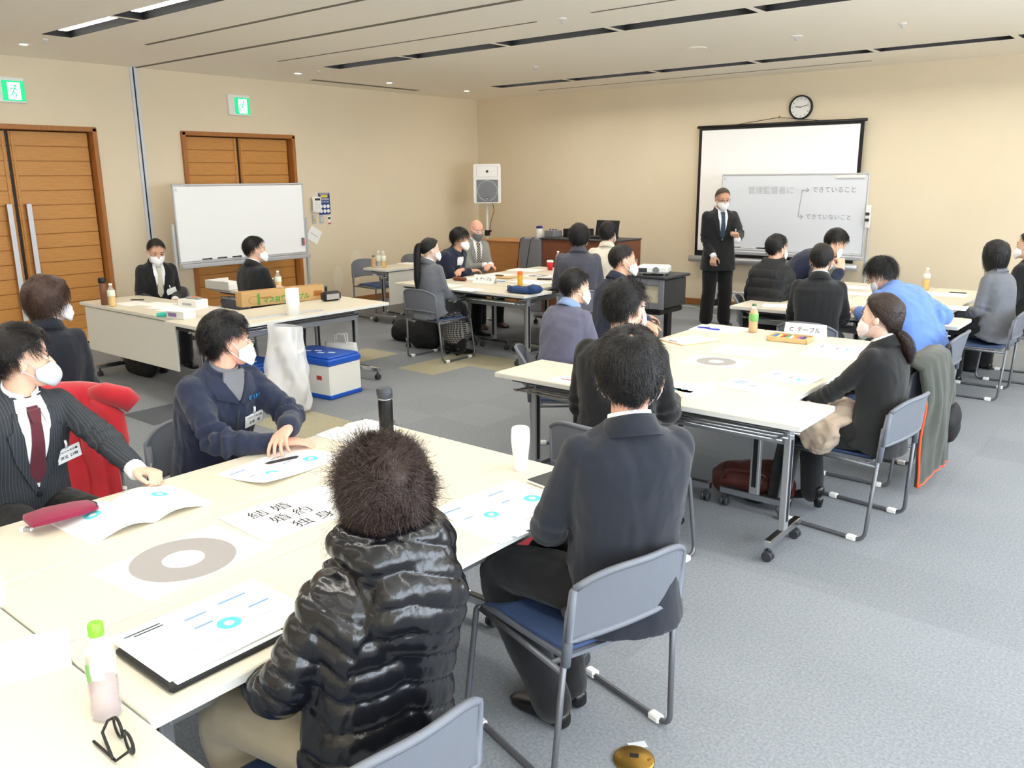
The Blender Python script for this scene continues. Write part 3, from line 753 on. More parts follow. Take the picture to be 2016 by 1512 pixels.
def build_person(q):
    k = q['k']; s = q['s']; vox = q.get('vox', 0.011); vs = q.get('bvox', vox)
    P0, P1, P2, P3, Nk = k['P0'], k['P1'], k['P2'], k['P3'], k['Nk']; cr, cf = k['cr'], k['cf']
    bulk = q.get('bulk', 1.0)*s; fem = q.get('fem', False)
    d = unit(P3-P2); dm = unit(P2-P1)
    seat = not q['stand']
    # --- arms
    arms = {}
    for sd, nm in ((1, 'R'), (-1, 'L')):
        sw = (.128 if fem else .148)*bulk
        S = P3-d*.080*s+cr*sd*sw+cf*.004
        t = loc_of(q, q.get('arm'+nm)); 
        if t is None: t = np.array([sd*.11, .27, .60]) if seat else np.array([sd*.24, .03, .80*s])
        hint = q.get('hint'+nm, (sd*.35, -.6, -.9)); 
        E_, W_ = ik(S, t, .275*s, .25*s, hint); arms[nm] = (S, E_, W_)
    q['arms'] = arms
    # --- legs
    legs = {}
    for sd, nm in ((1, 'R'), (-1, 'L')):
        hp = P0+np.array([sd*.085*s, 0.0, -.012])
        if seat:
            kn = loc_of(q, q.get('knee'+nm)); an = loc_of(q, q.get('foot'+nm))
            if kn is None: kn = np.array([sd*(.10 if fem else .135), .43*s, .525])
            if an is None: an = np.array([sd*(.08 if fem else .12), kn[1]-.02, .085])
        else:
            kn = np.array([sd*.10, .02, .47*s]); an = np.array([sd*.115, -.02, .085])
        legs[nm] = (hp, kn, an)
    q['legs'] = legs
    # --- skin body: torso, arms, legs, hands, neck and head as one surface
    mb = MB(); ru = np.array([1., 0, 0]); fu = np.array([0., 1, 0])
    def torso(mb, g, low, top_k=1.0, hem=None):
        prof = []
        if hem is not None: prof += hem
        prof += [(P0, .158*bulk*(1.03 if fem else 1)+g, .115*bulk+g, ru, fu), (P1, (.128 if fem else .145)*bulk+g, .100*bulk+g, (ru+cr)/2, (fu+cf)/2), (P2, (.148 if fem else .165)*bulk+g, .112*bulk+g, cr, cf),
                 (P2+d*.075*s, (.150 if fem else .172)*bulk+g, .102*bulk+g, cr, cf), (P3-d*.045*s, (.128 if fem else .150)*bulk+g, .078*bulk+g, cr, cf), (P3-d*.012*s, (.080 if fem else .092)*bulk+g*.7, .062*bulk+g*.7, cr, cf), (P3+d*.014*s, .060*s+g*.3, .058*s+g*.3, cr, cf)]
        rr = []
        for i, (c, a, b, rt, fw) in enumerate(prof):
            ax = unit(np.asarray(prof[min(i+1, len(prof)-1)][0])-np.asarray(prof[max(i-1, 0)][0]))
            rt = unit(rt-ax*rt.dot(ax)); fw2 = np.cross(ax, rt)
            rr.append(ring(c, rt, fw2, a, b, 24, 2.35))
        mb.loft(rr, True)
    low = P0-np.array([0, 0, .085*s])
    torso(mb, -.012, None, hem=[(low, .135*bulk, .10*bulk, ru, fu)])
    limb(mb, [P3-d*.02*s, (P3+Nk)/2, Nk+np.array(k['HM'].to_3x3()@Vector((0, 0, .03)))], [.058*s, .054*s*(0.9 if fem else 1), .054*s*(.9 if fem else 1)])
    for nm, sd in (('R', 1), ('L', -1)):
        S, E_, W_ = arms[nm]; pts, rad = poly_limb([S, E_, W_], [.040*s, .034*s, .026*s]); limb(mb, pts, rad)
        fd = q.get('hand'+nm); fdv = unit(W_-E_) if fd is None else unit(loc_dir(q, fd))
        pm = q.get('palm'+nm, (0, 0, -1)); pm = loc_dir(q, pm) if len(pm) == 4 else np.asarray(pm, float)
        if abs(np.dot(unit(pm), fdv)) > .95: pm = np.array([-sd*1., 0, 0])
        q['wrist'+nm] = (W_, fdv, pm)
        hand(mb, W_+fdv*.012*s, fdv, pm, sd, q.get('curl'+nm, (25, 35, 20)), q.get('spread'+nm, 5), s*.97*(.92 if fem else 1), q.get('thumb'+nm, 35))
        hp, kn, an = legs[nm]; pts, rad = poly_limb([hp, kn, an], [.070*s, .048*s, .034*s]); limb(mb, pts, rad)
        ff = unit(np.array([sd*.15, 1, 0])); limb(mb, [an-ff*.01+np.array([0, 0, -.03]), an+ff*.08+np.array([0, 0, -.050])], [.026, .016])
    head_mb(mb, k['HM'], k['hs'], q.get('jaw', .94 if fem else 1.0))
    q['jbody'] = raw_job('body', mb, vs, 3)
    # --- trousers
    mb = MB(); g = q.get('leg_ease', .012)
    mb.loft([ring(low, ru, fu, .15*bulk, .115*bulk, 24), ring(P0, ru, fu, .165*bulk+g*.5, .118*bulk+g*.5, 24), ring(P0+dm*.12*s, ru, fu, .150*bulk, .105*bulk, 24)], True)
    for nm in 'RL':
        hp, kn, an = legs[nm]; am = an+(kn-an)*.0
        endp = an+np.array([0, 0, q.get('cuff', -.01)])
        if q.get('skirt'): endp = kn+(an-kn)*.25
        pts, rad = poly_limb([hp, kn, endp], [.085*s+g, .063*s+g, .050*s+g*1.3], 6); limb(mb, pts, rad)
    if q.get('skirt'):
        (hr, kr, _), (hl, kl, _) = legs['R'], legs['L']
        limb(mb, [(hr+hl)/2, (kr+kl)/2+np.array([0, .02, 0])], [.13, .085])
    q['jtrousers'] = raw_job('trousers', mb, vox, 5, lambda co, nr: co+nr*(.0035*noise3(co, 22, hash(q['key']) % 999))[:, None])
    # --- jacket
    style = q.get('style', 'suit'); mb = MB(); g = dict(suit=.020, work=.026, puffer=.040, sweater=.018, coat=.03, shirt=.02)[style]*q.get('ease', 1.0)
    hemz = .088 if seat else .215
    hemc = P0-np.array([0, 0, hemz*s]); hem = [(hemc+np.array([0, .01 if seat else 0, 0]), .168*bulk+g*1.5, (.135 if seat else .125)*bulk+g*1.5, ru, fu), (P0-np.array([0, 0, .04*s]), .166*bulk+g, .122*bulk+g, ru, fu)]
    torso(mb, g, None, hem=hem)
    for nm, sd in (('R', 1), ('L', -1)):
        S, E_, W_ = arms[nm]; fa = unit(W_-E_)
        W2 = W_-fa*.030*s
        if q.get('rolled'): W2 = E_+(W_-E_)*.35
        pts, rad = poly_limb([S, E_, W2], [.050*bulk+g*.5, .041*s+g*.6, .032*s+g*.6], 6); limb(mb, pts, rad)
        mb.ell(S+d*.004, (.052*bulk+g*.45,)*3, None, 14, 10)
    if style == 'puffer' and q.get('hood'):
        hb = P3-cf*.075*s+d*.0; Rb = Matrix((tuple(cr), tuple(cf), (0, 0, 1))).transposed()
        mb.ell(hb+np.array([0, 0, .02]), (.135, .085, .075), Rb, 20, 12); mb.ell(hb-cf*.055+np.array([0, 0, -.085]), (.125, .062, .125), Rb, 20, 12)
        for a in np.linspace(-1.9, 1.9, 13):
            mb.ell(P3+cr*.105*math.sin(a)-cf*(.100*math.cos(a)+.01)+np.array([0, 0, .045]), (.036, .036, .045), None, 10, 8)
    if style == 'puffer' and not q.get('hood'):
        for a in np.linspace(0, 2*PI, 15)[:-1]: mb.ell(P3+cr*.082*math.sin(a)+cf*.082*math.cos(a)+d*.01, (.03, .03, .04), None, 10, 8)
    amp = q.get('wrinkle', .005)*1.5
    def post(co, nr, q=q, style=style):
        sd_ = sum(map(ord, q['key']))
        arm_d = None
        dt, _ = seg_dist(co, P0, P3); armp = np.full(len(co), 1e9); armt = np.zeros(len(co))
        for nm in 'RL':
            S, E_, W_ = q['arms'][nm]
            d1, t1 = seg_dist(co, S, E_); d2, t2 = seg_dist(co, E_, W_)
            dd = np.minimum(d1, d2); tt = np.where(d1 < d2, t1*.275, .275+t2*.25); u = dd < armp; armp[u] = dd[u]; armt[u] = tt[u]
        isarm = (armp < dt-.045)
        if style == 'puffer':
            vv = (co-P0)@unit(P3-P0); xx = np.abs((co-P0)@cr)
            p = q.get('quilt', .062)
            ph = np.where(isarm, armt, vv+q.get('chev', .28)*xx)/p
            hgt = np.abs(np.sin(PI*ph))**.45-.75
            w = noise3(co*np.array([1, 1, .5]), 60, sd_, 3)
            return co+nr*(hgt*.0115*q.get('puffk', 1.0)+.0030*w)[:, None]
        # folds: denser near the elbows, the waist and the armpits
        n1 = noise3(co*np.array([1, 1, .55]), 26, sd_, 3); fold = 1-np.abs(n1)
        k1 = np.exp(-((armt-.275)/.06)**2)*isarm+.45*isarm+.55*(~isarm)
        el = np.where(isarm, np.sin(armt*120+3*noise3(co, 12, sd_+3, 1)), 0)*np.exp(-((armt-.29)/.09)**2)*.006
        return co+nr*((fold-.6)*amp*k1*1.5+el*(amp/.005)*.5)[:, None]
    q['jjacket'] = raw_job('jacket', mb, vox, 4, post)

def loc_dir(q, v):
    if len(v) == 4 and v[0] == 'w': return np.array(q['MI'].to_3x3()@Vector(v[1:]))
    return np.asarray(v, float)

# ------------------------------------------------------------------ hair
def hair_cov(az, el, q):
    a = np.abs(az)
    lo = np.interp(a, q.get('ha', [0, 40, 70, 95, 110, 140, 180]), q.get('he', [40, 34, 14, 2, -14, -42, -48]))
    c = np.clip((el-lo)/6.0+.5, 0, 1)
    for (baz, bel, br, soft) in q.get('bald', ()):
        ca = np.sin(np.radians(el))*math.sin(math.radians(bel))+np.cos(np.radians(el))*math.cos(math.radians(bel))*np.cos(np.radians(az-baz))
        dd = np.degrees(np.arccos(np.clip(ca, -1, 1))); c = c*np.clip((dd-br)/soft+.5, 0, 1)
    return c
def build_hair(q, root):
    h = dict(n=700, L=.055, w=.0024, lift=.18, curl=.0, grav=.25, whorl=(172, 62), thick=.014, low=.0, seed=5, mat='hair_black', back=.0, vol=1.0, seg=6)
    h.update(q['hair']); k = q['k']; HM = k['HM']; rng = np.random.default_rng(h['seed']+sum(map(ord, q['key'])))
    c0 = np.array([0, -.012, .03]); r0 = np.array([.076, .096, .089])
    def surf(az, el, t):       # az from forward, + to the right; el up; degrees
        a = np.radians(az); e = np.radians(el)
        dx, dy, dz = np.cos(e)*np.sin(a), np.cos(e)*np.cos(a), np.sin(e)
        rz = np.where(dz < 0, r0[2]+h['low'], r0[2])
        return np.stack([c0[0]+dx*(r0[0]+t), c0[1]+dy*(r0[1]+t)-h['back']*(dy < 0)*np.abs(dy), c0[2]+dz*(rz+t)], -1)
    # cap
    na, ne = 56, 34
    AZ, EL = np.meshgrid(np.linspace(-180, 180, na, endpoint=False), np.linspace(-88, 88, ne)); cov = hair_cov(AZ, EL, h)
    Pn = surf(AZ, EL, 0).reshape(-1, 3)
    nz = noise3(Pn, 70, h['seed'], 2).reshape(AZ.shape)
    t = np.where(cov > .02, cov*(h['thick']*(1+.25*nz))-.004*(1-cov), -.016)
    V = surf(AZ, EL, t).reshape(-1, 3); F_ = []
    for i in range(ne-1):
        for j in range(na): F_.append((i*na+j, i*na+(j+1) % na, (i+1)*na+(j+1) % na, (i+1)*na+j))
    F_.append(tuple(reversed(range(na)))); F_.append(tuple((ne-1)*na+j for j in range(na)))
    VV = [V]; FF = F_; base = len(V)
    # strands
    n = h['n']; S = h['seg']
    z = rng.uniform(-1, 1, n*5); az = rng.uniform(-180, 180, n*5); el = np.degrees(np.arcsin(z))
    ok = rng.uniform(0, 1, n*5) < hair_cov(az, el, h)**1.5; az, el = az[ok][:n], el[ok][:n]; n = len(az)
    p = surf(az, el, h['thick']*rng.uniform(.55, 1.0, n)); nrm = (p-c0)/r0**2; nrm /= np.linalg.norm(nrm, axis=1)[:, None]
    wz = np.array([math.cos(math.radians(h['whorl'][1]))*math.sin(math.radians(h['whorl'][0])), math.cos(math.radians(h['whorl'][1]))*math.cos(math.radians(h['whorl'][0])), math.sin(math.radians(h['whorl'][1]))])
    Lr = h['L']*rng.uniform(.6, 1.15, n); ph = rng.uniform(0, 6.28, n); pts = [p]; fr = rng.uniform(.7, 1.3, n)
    if h.get('clump'):
        nc = h['clump']; cdir = rng.normal(size=(nc, 3)); cdir /= np.linalg.norm(cdir, axis=1)[:, None]; pu0 = (p-c0)/np.linalg.norm(p-c0, axis=1)[:, None]
        cid = np.argmax(pu0@cdir.T, axis=1); cp = rng.uniform(0, 6.28, nc); cf_ = rng.uniform(.7, 1.3, nc); cs = rng.normal(0, .45, (nc, 3)); cl = rng.uniform(.55, 1.25, nc)
        ph = cp[cid]+rng.normal(0, .35, n); fr = cf_[cid]; Lr = Lr*cl[cid]
    gdir = np.array(HM.to_3x3().inverted()@Vector((0, 0, -1))); gdir = gdir/np.linalg.norm(gdir)
    r_out = r0+h['thick']; sw = rng.normal(0, .25, (n, 3))*(.45 if h.get('clump') else 1)+(cs[cid] if h.get('clump') else 0); lf = h['lift']*rng.uniform(.4, 1.6, n)
    for i in range(S):
        nrm = (p-c0)/r0**2; nrm /= np.linalg.norm(nrm, axis=1)[:, None]
        pu = (p-c0)/np.linalg.norm(p-c0, axis=1)[:, None]; fl = pu-wz; fl -= nrm*np.sum(fl*nrm, 1)[:, None]; fl /= np.linalg.norm(fl, axis=1)[:, None]+1e-6
        swt = sw-nrm*np.sum(sw*nrm, 1)[:, None]; fl = fl+swt*(1 if h['curl'] == 0 else 1.4)
        dv = fl+nrm*(lf*(1-.5*i/S))[:, None]+gdir*(h['grav']*(i+1)/S*2)
        if h.get('pull') is not None:
            tp = np.array(h['pull'])-p; tp /= np.linalg.norm(tp, axis=1)[:, None]+1e-6; dv = tp*1.5+sw*.3+nrm*lf[:, None]*.3
        dv /= np.linalg.norm(dv, axis=1)[:, None]
        if h['curl']:
            sd_ = np.cross(dv, nrm); dv = dv+h['curl']*(sd_*np.sin(ph+i*fr*h.get('cfreq', 1.9))[:, None]+nrm*np.cos(ph*1.7+i*fr*h.get('cfreq', 1.9)*1.1)[:, None]); dv /= np.linalg.norm(dv, axis=1)[:, None]
        p = p+dv*(Lr/S)[:, None]
        lowz = np.where(p[:, 2] < c0[2], r_out[2]+h['low'], r_out[2]); rr = np.stack([np.full(n, r_out[0]), np.full(n, r_out[1]), lowz], 1)*.97
        f = np.linalg.norm((p-c0)/rr, axis=1); ins = f < 1; p[ins] = c0+(p[ins]-c0)/f[ins][:, None]
        pts.append(p.copy())
    if h.get('pull') is None or True:
        pts = np.stack(pts, 1); tv = np.gradient(pts, axis=1); tv /= np.linalg.norm(tv, axis=2)[:, :, None]+1e-9
        nn = (pts-c0); nn /= np.linalg.norm(nn, axis=2)[:, :, None]; sv = np.cross(tv, nn); sv /= np.linalg.norm(sv, axis=2)[:, :, None]+1e-9
        wd = (h['w']*np.linspace(1, .25, S+1))[None, :, None]*rng.uniform(.6, 1.4, n)[:, None, None]
        A = pts-sv*wd; B = pts+sv*wd; VS = np.stack([A, B], 2).reshape(-1, 3)
        idx = np.arange(n)[:, None]*(2*(S+1))+np.arange(S)[None, :]*2
        q4 = np.stack([idx, idx+1, idx+3, idx+2], -1).reshape(-1, 4)+base
        VV.append(VS); FF = FF+[tuple(x) for x in q4.tolist()]
    Vall = np.concatenate(VV); M4 = np.array(HM); Vall = Vall@M4[:3, :3].T+M4[:3, 3]
    me = bpy.data.meshes.new('hair'); me.from_pydata(Vall.tolist(), [], FF); me.materials.append(M(h['mat'])); me.shade_smooth()
    link('hair', me, root)
def strand_bundle(name, root, m, P, R, n, w, seed, curl=.0, ends=1.0):   # a lock of hair along a path (person-local points)
    rng = np.random.default_rng(seed); P = np.array(P, float); K = 14
    tt = np.linspace(0, len(P)-1, K); C = np.stack([np.interp(tt, range(len(P)), P[:, i]) for i in range(3)], 1)
    for _ in range(2): C[1:-1] = .25*C[:-2]+.5*C[1:-1]+.25*C[2:]
    Rr = np.interp(tt, range(len(R)), R); mb = MB(); mb.tube([Vector(c) for c in C], list(np.maximum(Rr*.8, .003)), 10)
    Fr = perp_frames(C); U = np.array([f[0] for f in Fr]); Wv = np.array([f[1] for f in Fr])
    for i in range(n):
        a = rng.uniform(0, 6.28); rr = math.sqrt(rng.uniform(.3, 1)); e = int(K*rng.uniform(.8, 1.0)*ends) if rng.uniform() < .5 else K
        q = C+(U*math.cos(a)+Wv*math.sin(a))*(Rr*rr*1.05)[:, None]+rng.normal(0, .0015+curl, (K, 3))*np.linspace(0, 1, K)[:, None]
        sv = np.cross(np.gradient(q, axis=0), U*math.cos(a)+Wv*math.sin(a)); sv /= np.linalg.norm(sv, axis=1)[:, None]+1e-9; wd = np.linspace(w, w*.3, K)[:, None]
        V = np.stack([q-sv*wd, q+sv*wd], 1).reshape(-1, 3)[:2*e]; mb.add(V, [(2*j, 2*j+1, 2*j+3, 2*j+2) for j in range(e-1)])
    return mb.build(name, m, root, True)

# ------------------------------------------------------------------ faces, masks, glasses
def HMpt(q, p): return q['k']['HM']@Vector(p)
def add_eyes(q, root):
    HM = q['k']['HM']; R3 = HM.to_3x3().normalized(); hs = q['k']['hs']
    for sx in (-1, 1):
        e = MB().ell(HM@Vector((sx*.031, .0735, .003)), (.0145*hs, .010*hs, .0065*hs), R3, 12, 8).build('eye', M('eye_white'), root, True)
        MB().ell(HM@Vector((sx*.031, .0822, .002)), (.0062*hs, .0022*hs, .0062*hs), R3, 10, 6).build('iris', M('iris'), e, True)
        P = [HM@Vector((sx*x, y, z)) for x, y, z in ((.014, .086, .024), (.026, .0855, .029), (.040, .079, .028), (.050, .069, .022))]
        MB().tube(P, [.002*hs, .0034*hs, .003*hs, .0012*hs], 6).build('eyebrow', M(q['hair'].get('mat', 'hair_black') if q.get('hair') else 'hair_grey'), root, True)
        P = [HM@Vector((sx*x, y, z)) for x, y, z in ((.017, .0805, .005), (.025, .0845, .0095), (.036, .0835, .0095), (.046, .076, .005))]
        MB().tube(P, [.0012*hs, .0024*hs, .0024*hs, .001*hs], 6).build('eyelid', M('iris'), root, True)
def add_mask(q, root, m='mask_white', style='pleat'):
    HM = q['k']['HM']; n, r = 20, 10; V = []; Fs = []
    for i in range(n+1):
        a = -1+2*i/n; th = a*math.radians(76)
        for j in range(r+1):
            b = j/r                                       # 0 bottom, 1 top
            zt = -.012-.022*abs(a)**1.5; zb = -.122+.048*abs(a)**1.6
            z = zb+(zt-zb)*b
            bulge = math.sin(PI*min(1, b*1.05+.02))**.7
            ry = (.093 if style == 'pleat' else .092)+(.022 if style == 'pleat' else .034)*bulge*(1-abs(a)**1.4)-.012*max(0, .3-b)
            rx = .0725+.006*bulge*(1-abs(a)**3)-.010*max(0, .35-b)/.35
            if style == 'pleat': ry += .0025*math.sin(b*PI*6)*(1-a*a)
            x = math.sin(th)*rx; y = math.cos(th)*(ry-.01)+.010
            V.append(HM@Vector((x, y, z)))
    for i in range(n):
        for j in range(r):
            a_ = i*(r+1)+j; Fs.append((a_, a_+r+1, a_+r+2, a_+1))
    me = bpy.data.meshes.new('face_mask'); me.from_pydata([tuple(v) for v in V], [], Fs); me.materials.append(M(m)); me.shade_smooth()
    mk = link('face_mask', me, root); so = mk.modifiers.new('t', 'SOLIDIFY'); so.thickness = .003; so.offset = 1
    for sx in (-1, 1):
        for z0, z1 in ((-.036, .018), (-.074, -.034)):
            a0 = math.radians(75); x0 = math.sin(a0)*.072; y0 = math.cos(a0)*.083+.010
            P = [(sx*x0, y0, z0), (sx*.078, .018, (z0*.55+z1*.45)), (sx*.0835, -.010, z1), (sx*.083, -.030, (z1-.008)*.9)]
            MB().tube([HM@Vector(p) for p in P], .0016, 6).build('ear_loop', M(m if m != 'mask_grey' else 'mask_grey'), mk, True)
    return mk
def add_glasses(q, root, m='black_plastic', w=.0016):
    HM = q['k']['HM']; mb = MB()
    for sx in (-1, 1):
        P = [HM@Vector((sx*(.033+.022*math.cos(a)*(1 if abs(math.cos(a)) < .8 else .98)), .098-.012*max(0, math.cos(a)*1)*.6, .000+.016*math.sin(a))) for a in np.linspace(0, 2*PI, 17)[:-1]]
        mb.tube(P, w, 6, closed=True)
        mb.tube([HM@Vector(p) for p in ((sx*.055, .090, .004), (sx*.078, .060, .006), (sx*.082, -.005, .010), (sx*.080, -.030, -.006))], w, 6)
    mb.tube([HM@Vector(p) for p in ((-.011, .098, .003), (0, .101, .006), (.011, .098, .003))], w, 6)
    return mb.build('eyeglasses', M(m), root, True)

# ------------------------------------------------------------------ clothing details laid on the jacket
def chest_frame(q):
    k = q['k']; o = k['P1']; up = unit(k['P3']-k['P1']); rt = unit(k['cr']-up*k['cr'].dot(up)); fw = np.cross(up, rt)
    return o, rt, fw, up
def front_patch(q, rows, off, name, m, root, cols=6, back=False, th=.004):
    # rows: (uL, uR, v) bottom to top in the chest frame; laid on the jacket by casting rays from the front
    o, rt, fw, up = chest_frame(q); sg = -1 if back else 1
    if 'bvh' not in q:
        me = q['jjacket']['mesh']; co = q['jjacket']['co']; bad = np.zeros(len(co), bool)
        for nm in 'RL':
            S_, E_, W_ = q['arms'][nm]; dd, _ = seg_dist(co, E_, W_); d2, tt = seg_dist(co, S_, E_); dt, _ = seg_dist(co, q['k']['P0'], q['k']['P3'])
            bad |= (dd < .085) | ((d2 < .075) & (tt > .55) & (d2 < dt-.05))
        q['bvh'] = BVHTree.FromPolygons([tuple(c) for c in co], [tuple(p.vertices) for p in me.polygons if not bad[p.vertices[0]]])
    R = []; 
    for i in range(len(rows)-1):
        kk = max(1, int(abs(rows[i+1][2]-rows[i][2])/.018))
        for j in range(kk): t = j/kk; R.append(tuple(rows[i][c]*(1-t)+rows[i+1][c]*t for c in range(3)))
    R.append(rows[-1]); G = []; lastd = None
    for (a, b, v) in R:
        ln = []
        for c in range(cols+1):
            u = a+(b-a)*c/cols; src = o+rt*u+up*v+fw*sg*.45
            hit = q['bvh'].ray_cast(Vector(src), Vector(-fw*sg), .6)
            if hit[0] is not None: dd = .45-hit[3]; lastd = dd
            else: dd = lastd if lastd is not None else .1
            ln.append(dd)
        G.append(ln)
    G = np.array(G)
    for _ in range(2):
        if G.shape[0] > 2: G[1:-1] = np.maximum(G[1:-1], .25*G[:-2]+.5*G[1:-1]+.25*G[2:])
        if G.shape[1] > 2: G[:, 1:-1] = np.maximum(G[:, 1:-1], .25*G[:, :-2]+.5*G[:, 1:-1]+.25*G[:, 2:])
    V = []; n = cols+1
    for lay in (off, off-th-.006):
        for (a, b, v), ln in zip(R, G):
            for c in range(n): V.append(o+rt*(a+(b-a)*c/cols)+up*v+fw*sg*(ln[c]+lay))
    N = len(R)*n; Fs = []
    for i in range(len(R)-1):
        for c in range(cols):
            a_ = i*n+c; f4 = (a_, a_+1, a_+n+1, a_+n); Fs.append(f4); Fs.append(tuple(x+N for x in reversed(f4)))
    rim = [c for c in range(n)]+[i*n+n-1 for i in range(1, len(R))]+[(len(R)-1)*n+c for c in range(n-2, -1, -1)]+[i*n for i in range(len(R)-2, 0, -1)]
    for i in range(len(rim)): a_, b_ = rim[i], rim[(i+1) % len(rim)]; Fs.append((b_, a_, a_+N, b_+N))
    if sg < 0: Fs = [tuple(reversed(f)) for f in Fs]
    me = bpy.data.meshes.new(name); me.from_pydata([tuple(v) for v in V], [], Fs); me.materials.append(M(m)); me.shade_smooth()
    try: me.set_sharp_from_angle(angle=math.radians(50))
    except Exception: pass
    return link(name, me, root)
def neck_band(q, root, name, m, r0, r1, h0, h1, tilt=.0, gap=0.0, th=.006, fwd=0.0, sq=1.0):
    # band around the neck from height h0 to h1 (along the spine above its top), open in front by gap radians
    k = q['k']; ax = unit(k['Nk']-k['P3']); rt = unit(k['cr']-ax*k['cr'].dot(ax)); fw = np.cross(ax, rt); n = 28; s = q['s']
    V = []
    for lay in (0, 1):
        for (r, h) in ((r0, h0), ((r0+r1)/2, (h0+h1)/2), (r1, h1)):
            for j in range(n+1):
                a = gap/2+(2*PI-gap)*j/n
                V.append(k['P3']+rt*math.sin(a)*(r-lay*th)*s*sq+fw*(math.cos(a)*(r-lay*th)+fwd)*s+ax*(h-tilt*math.cos(a))*s)
    Fs = []; N = 3*(n+1)
    for i in range(2):
        for j in range(n):
            a = i*(n+1)+j; f4 = (a, a+1, a+n+2, a+n+1); Fs.append(f4); Fs.append(tuple(x+N for x in reversed(f4)))
    for j in range(n):
        a = 2*(n+1)+j; Fs.append((a, a+1, a+1+N, a+N)); Fs.append((j+1, j, j+N, j+1+N))
    for i in range(2):
        a = i*(n+1); Fs.append((a, a+n+1, a+n+1+N, a+N)); b = a+n; Fs.append((b+n+1, b, b+N, b+n+1+N))
    me = bpy.data.meshes.new(name); me.from_pydata([tuple(v) for v in V], [], Fs); me.materials.append(M(m)); me.shade_smooth(); return link(name, me, root)
def suit_front(q, root, jm, tie, shirt='shirt_white', depth=.0, vest=None, button=True):
    s = q['s']; T = .322*s                                    # neck height in the chest frame
    lo = -.02*s+depth
    front_patch(q, [(-.004, .004, lo), (-.040*s, .040*s, lo+.16*s), (-.062*s, .062*s, T-.05*s), (-.056*s, .056*s, T-.012*s), (-.050*s, .050*s, T+.022*s)], .004, 'shirt_front', shirt, root, 8)
    if vest: front_patch(q, [(-.004, .004, lo), (-.034*s, .034*s, lo+.14*s), (-.02*s, .02*s, lo+.19*s)], .007, 'vest', vest, root, 6)
    if tie:
        front_patch(q, [(-.006, .006, lo+.02), (-.030*s, .030*s, lo+.06), (-.020*s, .020*s, T-.055*s), (-.022*s, .022*s, T-.005*s)], .010, 'tie', tie, root, 4)
        front_patch(q, [(-.014*s, .014*s, T-.055*s), (-.025*s, .025*s, T-.010*s)], .026, 'tie_knot', tie, root, 4)
    for sd in (-1, 1):
        rows = [(0, sd*.02*s, lo-.01), (sd*.036*s, sd*.082*s, lo+.13*s), (sd*.050*s, sd*.105*s, T-.10*s), (sd*.056*s, sd*.086*s, T-.085*s), (sd*.060*s, sd*.078*s, T-.045*s), (sd*.056*s, sd*.074*s, T-.02*s)]
        if sd < 0: rows = [(b, a, v) for a, b, v in rows]
        front_patch(q, rows, .009, 'lapel', jm, root, 4)
        o, rt, fw, up = chest_frame(q); k_ = q['k']; ax = unit(k_['Nk']-k_['P3']); r2 = unit(k_['cr']-ax*k_['cr'].dot(ax)); f2 = np.cross(ax, r2)
        nb_ = lambda an, rr, hh: k_['P3']+r2*math.sin(an)*sd*rr*s+f2*math.cos(an)*rr*s+ax*(hh-.014*math.cos(an))*s
        src = o+rt*sd*.040*s+up*(T-.075*s)+fw*.45; hit = q['bvh'].ray_cast(Vector(src), Vector(-fw), .6)
        tip = np.array(hit[0])+fw*.018 if hit[0] is not None else src-fw*.3
        A_, B_, C_ = nb_(.22, .068, .030), nb_(.75, .071, .034), nb_(1.35, .074, .010)
        V = [A_, B_, C_, tip]; V2 = [v+fw*.006 for v in V]
        MB().add(V+V2, [(0, 3, 2, 1), (4, 5, 6, 7), (0, 4, 7, 3), (3, 7, 6, 2), (2, 6, 5, 1), (1, 5, 4, 0)]).build('shirt_collar', M(shirt), root)
    if button:
        o, rt, fw, up = chest_frame(q); c = q['bvh'].ray_cast(Vector(o+up*(lo-.03)+fw*.45), Vector(-fw), .6)
        if c[0] is not None: MB().lathe([(.001, -.004), (.009, -.003), (.009, .004), (.006, .005)], 12, (0, 0, 0), 'y').build('button', M('black_plastic'), root, False, c[0]+Vector(fw)*.003, (0, 0, math.atan2(-fw[0], fw[1])))
def badge(q, root, u, v, w=.098, h=.064, tilt=.12, lines=None):
    o, rt, fw, up = chest_frame(q); front_patch(q, [(u-.001, u+.001, v), (u, u+.002, v+.01)], 0, 'tmp', 'ink', root, 1)
    bpy.data.objects.remove([c for c in root.children if c.name.startswith('tmp')][0])
    hit = q['bvh'].ray_cast(Vector(o+rt*u+up*v+fw*.45), Vector(-fw), .6); c = np.array(hit[0]) if hit[0] is not None else o+rt*u+up*v+fw*.14
    up2 = unit(up*.98+fw*.05); R = Matrix((tuple(rt), tuple(-fw), tuple(up2))).transposed()  # local: x right, y inwards, z up
    b = bpy.data.objects.new('name_badge', None); COL.objects.link(b); b.parent = root
    b.matrix_local = Matrix.Translation(Vector(c+fw*.006))@(R@Matrix.Rotation(tilt, 3, 'Y')).to_4x4()
    MB().bbox((0, -.003, -h/2-.02), (w, .003, h), .001).build('holder', M('badge_plastic'), b)
    MB().box((0, -.0055, -h/2-.02), (w*.93, .001, h*.88)).build('card', M('paper'), b)
    MB().tube([(0, -.002, .012), (0, -.005, -.005), (.004, -.004, -.022)], .005, 8).build('clip', M('white_plastic'), b, True)
    if lines:
        for i, (tx, sz, zz) in enumerate(lines): lettering(tx, sz, M('ink'), b, (0, -.0066, zz-h/2-.02), (PI/2, 0, 0), bold=.0004)
    return b
